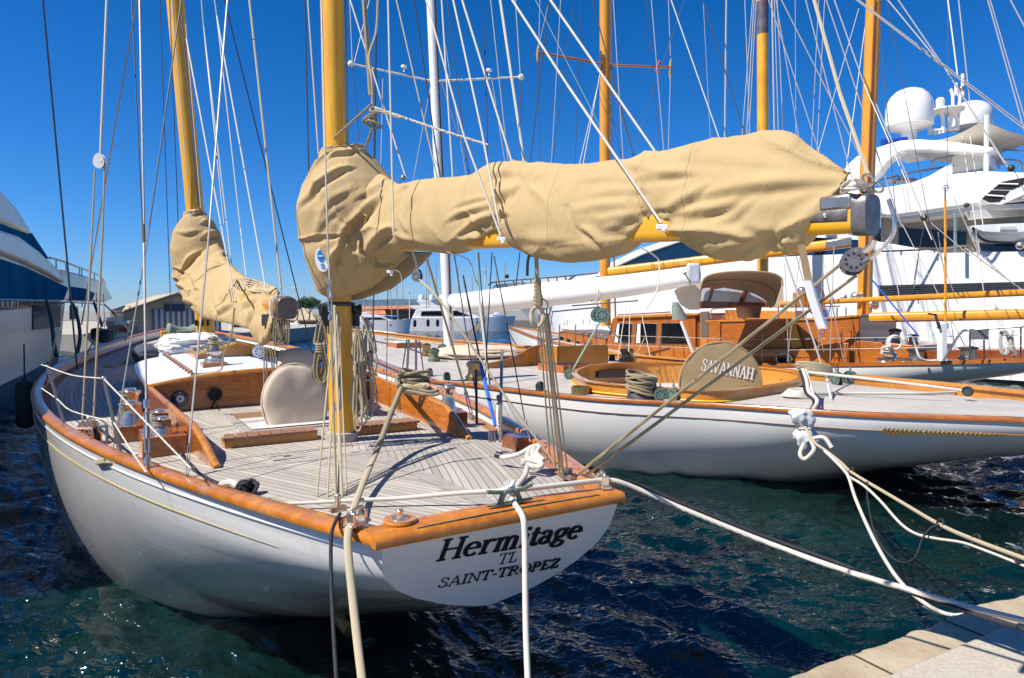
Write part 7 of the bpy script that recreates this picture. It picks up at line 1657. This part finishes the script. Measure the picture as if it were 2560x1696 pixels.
# stall with white banners and railing, people-less
stl=thing('quay_kiosk','small quay kiosk with white banners beside the beige warehouse','kiosk',tuple(P(300,840,46)))
box8('banner',266,302,794,803,46,.1,'white',stl); box8('banner',286,322,803,812,45.5,.1,'white',stl); box8('awning',264,320,803,816,46.5,1.5,roofm.m,stl); box8('counter',268,318,816,838,46.4,1.2,'greenpaint',stl); box8('red_panel',298,316,819,829,45.3,.1,'red',stl)
for k in range(9): box8('railing_bar',292+k*3.2,293+k*3.2,832,842,45,.03,'white',stl)
# terracotta-roofed quay building
tb=thing('harbour_building','long low harbour building with orange tiled roof on the far shore','building',tuple(P(960,800,120)))
til=simple('terracotta_tiles',(.50,.19,.08),.8,var=.25,scale=.6)
part('wall',MB().box(P(985,802,122)+V(0,4,0),(22,8,4.6)),simple('ochre_wall',(.48,.34,.17),.9),tb)
part('roof',MB().prism([P(878,775,119),P(1098,770,119),P(1092,763,124),P(884,766,124)],(0,.4,-.25)),til,tb)
part('roof',MB().prism([P(878,790,117),P(965,786,117),P(962,776,119),P(880,777,119)],(0,.4,-.25)),til,tb)
for k in range(7): box8('window',992+k*6,996+k*6,776,788,117.5,.3,'darkin',tb)
for x0,x1,y0,y1 in((890,905,796,812),(915,935,796,812),(1020,1042,778,800),(1052,1078,778,800)): box8('window',x0,x1,y0,y1,117.4,.4,'glassdark',tb)
def far_yacht(x0,x1,yw,yd,ytop,Yq,label,bow=1,domes=0,col='yachtwhite'):
    """simple but real motor yacht at a distance: hull, house, window, fly, arch"""
    r=thing('motor_yacht',label,'motor yacht',tuple(P((x0+x1)/2,yw,Yq)))
    s=Yq/FX; L=(x1-x0)*s; A=P(x0,yw,Yq); zw=0
    X=lambda u:A.x+L*u if bow>0 else A.x+L*(1-u)
    Z=lambda y:HC+(776-y)*s
    hd=Z(yd); bm_=min(1.7,L*.10)
    rg=[]
    for u in np.linspace(0,1,22):
        b=bm_*(1-max(0,(u-.5)/.5)**2.2)+.03; zt=hd*(.86+.22*u*u); fl=.03+.07*max(0,(u-.45)/.55); ov=.04*L*max(0,(u-.6)/.4)
        yc=Yq+bm_
        rg.append([V(X(u),yc-b,zt),V(X(u)-(ov*.45 if bow>0 else -ov*.45),yc-b*(1-fl*.5),zt*.5),V(X(u)-(ov if bow>0 else -ov),yc-b*(1-fl),-.3),V(X(u)-(ov if bow>0 else -ov),yc+b*(1-fl),-.3),V(X(u),yc+b,zt)])
    part('hull',MB().rings(rg),MT[col],r,ang=40)
    H=Z(ytop)
    def el(name,pts,o,dep,mat,bev=.08): return part(name,MB().prism([V(X(u),Yq+o,hd*.9+(H-hd*.9)*v) for u,v in pts],(0,dep,0)),MT[mat],r,bevel=bev)
    el('house',[(.08,0),(.12,.42),(.5,.46),(.68,.05),(.7,0)],bm_*.35,bm_*1.3,'yachtwhite'); el('window',[(.16,.12),(.17,.34),(.48,.37),(.60,.12)],bm_*.35-.06,.1,'glassdark',0)
    el('flybridge',[(.1,.44),(.06,.60),(.42,.62),(.52,.45)],bm_*.5,bm_,'yachtwhite'); el('radar_arch',[(.16,.6),(.12,.86),(.22,.88),(.30,.62)],bm_*.6,bm_*.8,'yachtwhite')
    for k in range(domes): part('satellite_dome',MB().lathe([(.25,0),(.45,.15),(.45,.5),(.3,.8),(0,.9)],V(X(.16+.09*k),Yq+bm_,hd*.9+(H-hd*.9)*.86),n=16),MT['yachtwhite'],r)
    for k in range(4): part('porthole',MB().prism([V(X(.35+.1*k),Yq+.03,hd*.55),V(X(.37+.1*k),Yq+.03,hd*.55),V(X(.37+.1*k),Yq+.03,hd*.65),V(X(.35+.1*k),Yq+.03,hd*.65)],(0,.5,0)),MT['darkin'],r)
    return r
far_yacht(880,1026,831,800,778,92,'smaller white motor yacht at anchor left of the white mast, far off',1)
far_yacht(1005,1290,830,793,744,98,'white motor yacht with satellite domes far behind the white mast',1,3)
far_yacht(690,752,838,818,800,80,'small white motorboat on the blue water left of the nearest mast',-1)
far_yacht(560,680,846,818,788,60,'white motor yacht glimpsed beyond the end of the further sail cover',1,0)
for i,(x,y,Yq,lab) in enumerate(((1013,809,96.5,'left'),(1046,808,96.5,'middle one'),(1070,808,96.5,'right'))):
    f=solo('fender',MB().lathe([(.02,-.55),(.22,-.4),(.25,.0),(.22,.4),(.04,.55),(0,.55)],P(x+24,y,Yq),n=14),MT['black'],'black fender, %s of three on the far domed motor yacht'%lab,'fender','fenders on the far motor yacht')
far_yacht(800,905,829,806,790,110,'small white cabin boat far off, just right of the nearest wooden mast',1)
far_yacht(1160,1262,826,800,778,112,'white motor yacht half hidden behind the white mast and its boom',-1)
for i,(x,ym,Yq) in enumerate(((700,690,82),(672,735,80),(835,690,108),(857,700,112),(905,665,104),(922,716,112),(975,712,108),(990,690,102),(1090,655,112),(1103,700,118),(1145,668,112),(1180,690,118),(1240,672,118),(1262,655,112))):
    r=thing('moored_sailboat','small white sailboat with a bare mast moored across the harbour','sailboat',tuple(P(x,832,Yq)),'sailboats moored across the harbour'); s_=Yq/FX; c=P(x,0,Yq); L2=2.6
    part('hull',MB().rings([[V(c.x+L2*u,Yq-w_,1.0+.15*u),V(c.x+L2*u*.93,Yq-w_*.7,-.1),V(c.x+L2*u*.93,Yq+w_*.7,-.1),V(c.x+L2*u,Yq+w_,1.0+.15*u)] for u,w_ in((-1,.7),(-.4,.95),(.3,.85),(.8,.4),(1,.04))]),MT['white'],r)
    part('cabin',MB().box(V(c.x,Yq,1.2),(1.8,1.0,.5)),MT['offwhite' if i%3 else 'blueline'],r,bevel=.05); part('mast',MB().cyl(V(c.x,Yq,1.0),P(x,ym,Yq),.09,.06,6),MT['wire'],r)
    part('boom',MB().tube([V(c.x,Yq,2.1),V(c.x-2,Yq,2.1)],.12,6,0),MT['blueline' if i%2 else 'canvas_p'],r)
# lamp posts and thin far masts
def lamp(x,y0,y1,Yq,lab,wd=11):
    r=thing('lamp_post',lab,'lamp post',tuple(P(x,y1,Yq))); s=Yq/FX
    part('pole',MB().cyl(P(x,y1,Yq),P(x,y0,Yq),1.4*s,1.0*s,8),MT['offwhite'],r)
    part('lamp_head',MB().box(P(x,y0,Yq),(wd*2*s,.5,1.6*s)).box(P(x,y0-6,Yq),(wd*.8*s,.5,1.3*s)),MT['offwhite'],r)
lamp(1213,676,776,110,'white lamp post far off, the taller right of two near the white mast'); lamp(1024,728,800,105,'white lamp post above the far motor yachts, left of the white mast',7); lamp(738,720,800,100,'pale lamp post by the pine trees near the nearest mast',8)
for x,y0,y1,Yq in((1066,640,772,90),(944,700,800,100),(1072,600,770,95),(1215,655,700,90),(760,722,800,90),(931,700,830,88)):
    r=solo('distant_mast',MB().cyl(P(x,y1,Yq),P(x,y0,Yq),1.1*Yq/FX,.7*Yq/FX,6),MT['wire'],'thin bare mast on the far side of the harbour','mast','bare masts across the harbour')
part_=None
W_=solo('radar_pole_sign',MB().lathe([(.0,-.05),(.55,-.05),(.55,.05),(0,.05)],P(1267,691,60),(0,-1,0),20),MT['black'],'black round disc mark on a pole above the far bow rail','sign') if 0 else None
# stone pines
def tree(x,y0,y1,ytr,wpx,Yq,label,seed,flat=.45):
    r=thing('pine_tree',label,'tree',tuple(P(x,ytr,Yq))); s=Yq/FX; c=P(x,(y0+y1)/2,Yq); rr=random.Random(seed)
    part('trunk',MB().tube([P(x,ytr,Yq),P(x+3,(y1+ytr)/2,Yq),P(x,y1-4,Yq)],(3.2*s*.6,1.6*s*.6),8,3).tube([P(x+1,(y1+ytr)/2,Yq),P(x-wpx*.25,y1-6,Yq)],(1.2*s,.5*s),6,3).tube([P(x+1,(y1+ytr)/2,Yq),P(x+wpx*.25,y1-8,Yq)],(1.2*s,.5*s),6,3),simple('bark_%d'%seed,(.10,.06,.04),.9),r)
    mb=MB(); cl=[(rr.uniform(-.42,.42),rr.uniform(-.4,.4),rr.uniform(-.4,.35)) for _ in range(34)]
    vs=[];fs=[]
    for k in range(5200):
        a=rr.choice(cl); v=Vector((rr.gauss(0,1),rr.gauss(0,1),rr.gauss(0,1))).normalized()*(.16*rr.random()**.33); q=Vector((a[0]+v.x,a[1]+v.y,a[2]+v.z*1.3))
        env=1-abs(q.x*2)**2; q.z*=max(.2,env)
        p=c+Vector((q.x*wpx*s,q.y*wpx*s,q.z*(y1-y0)*s)); z=wpx*s*.022*rr.uniform(.5,1.4); d=Vector((rr.gauss(0,1),rr.gauss(0,1),rr.gauss(0,.7))).normalized(); e=d.orthogonal().normalized()
        o=len(vs); vs+=[p-d*z,p+e*z*.6,p+d*z,p-e*z*.6]; fs.append((o,o+1,o+2,o+3))
    mb.add(vs,fs); m=bpy.data.materials.get('pine_leaves')
    if not m:
        mm=M('pine_leaves'); f=mm.noise(mm.co(),1.6,4); mm.col(mm.ramp(f,[(.35,(.022,.05,.016)),(.65,(.07,.13,.035))])); mm.set(Roughness=.7); m=mm.m
    part('crown',mb,m,r,fix=False)
tree(772,740,770,800,62,70,'round stone pine beside the nearest wooden mast, in front of the hills',1); tree(742,752,775,800,40,76,'smaller stone pine left of the round one by the nearest mast',2)
for i,(x,w_) in enumerate(((805,24),(826,20))): tree(x,754,780,805,w_,120,'far small pine on the shore, %s'%('right of the round stone pine' if i==0 else 'nearest the wooden mast'),5+i)
shed=thing('boat_shed','low beige shed roof behind the pine trees near the nearest mast','shed',tuple(P(745,815,85)))
part('wall',MB().box(P(745,812,86)+V(0,4,0),(7,8,2.6)),beige,shed); part('roof',MB().prism([P(705,800,84),P(790,800,84),P(770,768,88),P(722,768,88)],(0,.3,-.2)),roofm.m,shed)
# ================= mooring lines and quay bits =================
def rope(name,pts,w0,w1,mat,label,cat='mooring rope',flat=None,group=None):
    P3=[P(*p) for p in pts]; C_=catmull(P3,8); n=len(C_)-1; y0=pts[0][2];y1=pts[-1][2]
    return solo(name,MB().tube(C_,(w0*.5*y0/FX,w1*.5*y1/FX),10,0,flat=flat),MT[mat],label,cat,group)
def end(a,b,t): return tuple(a[i]+(b[i]-a[i])*t for i in range(3))
# tan strap-like line over the port quarter
rope('mooring_rope',[(940,1132,4.95),(905,1215,4.25),(880,1285,3.68),(872,1322,3.42),(870,1370,3.32),(880,1480,3.18),(893,1600,3.02),(905,1700,2.88),(915,1800,2.75)],15,23,'rope','tan mooring rope running from the port corner down to the bottom edge',flat=.6)
rope('winch_rope',[(1003,972,6.2),(975,1040,5.75),(955,1095,5.3),(940,1132,5.0)],14,15,'rope_d','thick olive rope stretched from the starboard winch across the deck','rope')
mb=MB(); c=B(4.9,1.5,zd(4.9,1.5)+.38); rr=random.Random(12)
for k in range(7):
    tx,ty=rr.uniform(-.05,.05),rr.uniform(-.04,.04); r_=.13+rr.uniform(-.02,.05); mb.tube([c+V(math.cos(a)*r_*1.2+.04,math.sin(a)*r_*.8,.022*k-.05+tx*math.cos(a)+ty*math.sin(a)) for a in np.linspace(0,2*PI,13)[:-1]],.022,7,2,closed=True)
mb.tube([c+V(-.1,-.12,.1),c+V(-.16,-.15,.0),P(1003,972,6.2)],.03,7,4)
solo('rope_coil',mb,MT['rope_d'],'thick olive rope wrapped in turns over the starboard winch','rope coil')
mb=MB(); c=B(3.95,1.22,zd(3.9,1.2)+.33)
for k in range(6):
    tx=rr.uniform(-.03,.03); mb.tube([c+V(math.cos(a)*.15-.03*k+.05,math.sin(a)*.07,.02*math.sin(2*a)+tx+.012*k) for a in np.linspace(0,2*PI,11)[:-1]],.015,7,3,closed=True)
for k in range(4): mb.tube([c+V(math.cos(a)*.045,math.sin(a)*.06,.03+.02*math.cos(a)+.01*k) for a in np.linspace(0,2*PI,9)[:-1]],.014,6,2,closed=True)
solo('rope_coil',mb,MT['rope'],'tan coil hitched over the starboard coaming beside the small winch','rope coil')
rope('hose',[(850,1285,3.75),(838,1306,3.50),(828,1345,3.42),(828,1450,3.3),(834,1580,3.1),(842,1710,2.9),(848,1800,2.8)],9,12,'blackline','thin black hose hanging from the port corner of the transom to the bottom edge','hose')
# white line over the transom centre
rope('mooring_rope',[(1270,1213,3.98),(1274,1240,3.93),(1292,1268,3.80),(1308,1296,3.66),(1312,1350,3.60),(1313,1450,3.5),(1315,1580,3.35),(1320,1710,3.15),(1322,1800,3.0)],16,17,'rope_w','thick white mooring rope hanging vertically across the name on the transom')
mb=MB(); c=P(1270,1222,3.93)
for k in range(4): mb.tube([c+V(math.cos(a)*.030,math.sin(a)*.035,-.012*k+.03*math.cos(a+k)) for a in np.linspace(0,2*PI,10)[:-1]],.014,7,3,closed=True)
for k in range(6): mb.tube([P(1268+k*2,1215,3.93),P(1262+k*5,1206-k%3*3,3.93)],.006,5,0)
solo('tape_wrap',mb,MT['sailwhite'],'frayed whipping binding the white ropes together at the green cleat','whipping')
rope('stern_line',[(650,1262,4.12),(760,1258,4.08),(870,1252,4.05),(1000,1246,4.02),(1150,1233,3.98),(1275,1226,3.98),(1400,1213,4.1),(1512,1200,4.25)],8,14,'rope_w','white rope stretched across the stern just above the transom cap')
rope('stern_line',[(1512,1200,4.4),(1560,1212,4.38),(1620,1238,4.35),(1700,1277,4.3),(1900,1370,4.1),(2100,1447,3.9),(2270,1505,3.7),(2420,1556,3.5),(2560,1605,3.3),(2700,1655,3.1)] if 0 else [(1512,1200,4.25),(1545,1204,4.25),(1600,1225,4.25),(1700,1269,4.2),(1900,1350,4.05),(2100,1423,3.8),(2267,1473,3.6),(2400,1512,3.45),(2560,1552,3.25),(2700,1588,3.1)],12,18,'rope_w','long white mooring rope from the starboard corner down to the quay at bottom right')
rope('stern_line',[(1522,1196,4.30),(1600,1213,4.38),(1700,1257,4.32),(1900,1337,4.15),(2100,1410,3.90),(2267,1478,3.66),(2400,1524,3.42),(2560,1574,3.18),(2700,1620,3.0)],9,16,'blackline','black rope running close beside the long white mooring rope to the quay')
# white ropes knotted on the starboard quarter deck
mb=MB()
for a in([(1245,1139,5.2),(1262,1144,5.15),(1300,1135,5.1),(1330,1118,5.1),(1352,1115,5.1)],[(1305,1157,4.9),(1320,1163,4.9),(1350,1168,4.85),(1352,1158,4.9),(1325,1152,4.95),(1303,1155,4.95)],[(1325,1125,5.1),(1318,1142,5.0),(1335,1155,4.95),(1350,1150,4.95)],[(1335,1120,5.1),(1332,1140,5.0),(1352,1158,4.9)],[(1350,1118,5.1),(1342,1135,5.0),(1360,1152,4.9)],[(1318,1168,4.85),(1312,1190,4.7),(1296,1212,4.5),(1285,1225,4.4)]): mb.tube([P(*q) for q in a],.019,8,6)
solo('rope_knot',mb,MT['rope_w'],'thick white rope knotted on the starboard quarter cleat, one end taped black','rope')
part('taped_end',MB().cyl(P(1240,1137,5.21),P(1254,1141,5.18),.026,n=10),MT['black'],bpy.data.objects['rope_knot'])
mb=MB()
for a in([(548,1225,4.62),(556,1212,4.62),(580,1207,4.6),(600,1222,4.55),(585,1238,4.5),(565,1236,4.55)],[(545,1232,4.6),(570,1228,4.6),(600,1240,4.52),(625,1250,4.45)],[(640,1262,4.3),(660,1253,4.35),(672,1250,4.4)]): mb.tube([P(*q) for q in a],.024,8,6)
solo('rope_knot',mb,MT['rope_w'],'white rope loops at the port rail beside the black knot','rope')
mb=MB()
for k in range(8):
    c=P(602+k*4.0,1224+4*math.sin(k*2),4.5); mb.tube([c+V(math.cos(a)*.035,math.sin(a)*.05,.045*math.sin(a+k)) for a in np.linspace(0,2*PI,8)[:-1]],.013,6,3,closed=True)
mb.tube([Gd(430,1090,.03),Gd(470,1160,.02),Gd(510,1190,.02),Gd(560,1215,.02),P(600,1230,4.5)],.011,7,6)
solo('rope_knot',mb,MT['blackline'],'black rope bunched in a knot on the port side deck by the rail','rope')
# second yacht's lines to the quay
rope('mooring_rope',[(2008,1060,10.1),(2035,1105,9.7),(2063,1126,9.4),(2100,1155,8.9),(2133,1184,8.4),(2240,1248,7.2),(2347,1311,6.2),(2440,1352,5.6),(2560,1397,5.0),(2700,1450,4.5)],7,14,'rope','taut tan mooring rope from the second yacht off the right edge')
rope('mooring_rope',[(2062,1128,9.3),(2085,1150,8.9),(2110,1176,8.4),(2122,1195,8.2),(2140,1250,7.4),(2180,1340,6.4),(2225,1420,5.7),(2270,1475,5.2),(2330,1520,4.8),(2380,1538,4.6),(2430,1534,4.45)],8,10,'rope_w','slack white rope dropping from the second yacht and landing on the quay edge')
rope('mooring_rope',[(2122,1192,8.3),(2160,1215,7.9),(2200,1252,7.5),(2250,1308,6.8),(2290,1335,6.4),(2340,1347,6.1),(2400,1356,5.8),(2450,1372,5.5),(2560,1415,5.0),(2680,1465,4.6)],7,8,'rope_w','second white rope sagging just below the taut tan mooring rope')
rope('mooring_rope',[(2168,1205,7.9),(2168,1240,7.7),(2178,1300,6.8),(2195,1350,6.3),(2225,1390,5.9),(2262,1408,5.8),(2290,1390,5.9),(2305,1350,6.1),(2325,1322,6.2),(2350,1312,6.15)],4,5,'blackline','thin black rope looping below the taut tan mooring rope')
for (x,y,Yq) in((2128,1180,8.45),(2350,1312,6.15),(2440,1352,5.6),(2550,1392,5.05)):
    c=P(x,y,Yq); solo('rope_lashing',MB().tube([c+V(.03*math.cos(a)*.5,.045*math.sin(a),.05*math.cos(a)) for a in np.linspace(0,2*PI,11)[:-1]],.010,6,2,closed=True),MT['blackline'],'thin black lashing round the taut tan mooring rope','lashing','black lashings on the tan mooring rope')
# rounded stone block on the quay corner
q_=[G(x,y,QZ+.07) for x,y in((2175,1712),(2250,1668),(2330,1636),(2420,1600),(2500,1568),(2580,1540),(2900,1470),(3100,1900),(2150,1950))]
mm=M('pale_granite'); f=mm.noise(mm.co(),60,6,.8); mm.col(mm.ramp(f,[(.3,(.32,.26,.18)),(.5,(.47,.41,.31)),(.7,(.56,.50,.40))])); mm.set(Roughness=.85); mm.bump(mm.noise(mm.co(),30,6,.7),.5,.01)
solo('stone_slab',MB().prism([p-V(0,0,.075) for p in q_],(0,0,.075)),mm.m,'pale granite slab standing slightly proud of the quay in the bottom right corner','stone slab',ang=40,bevel=.025)
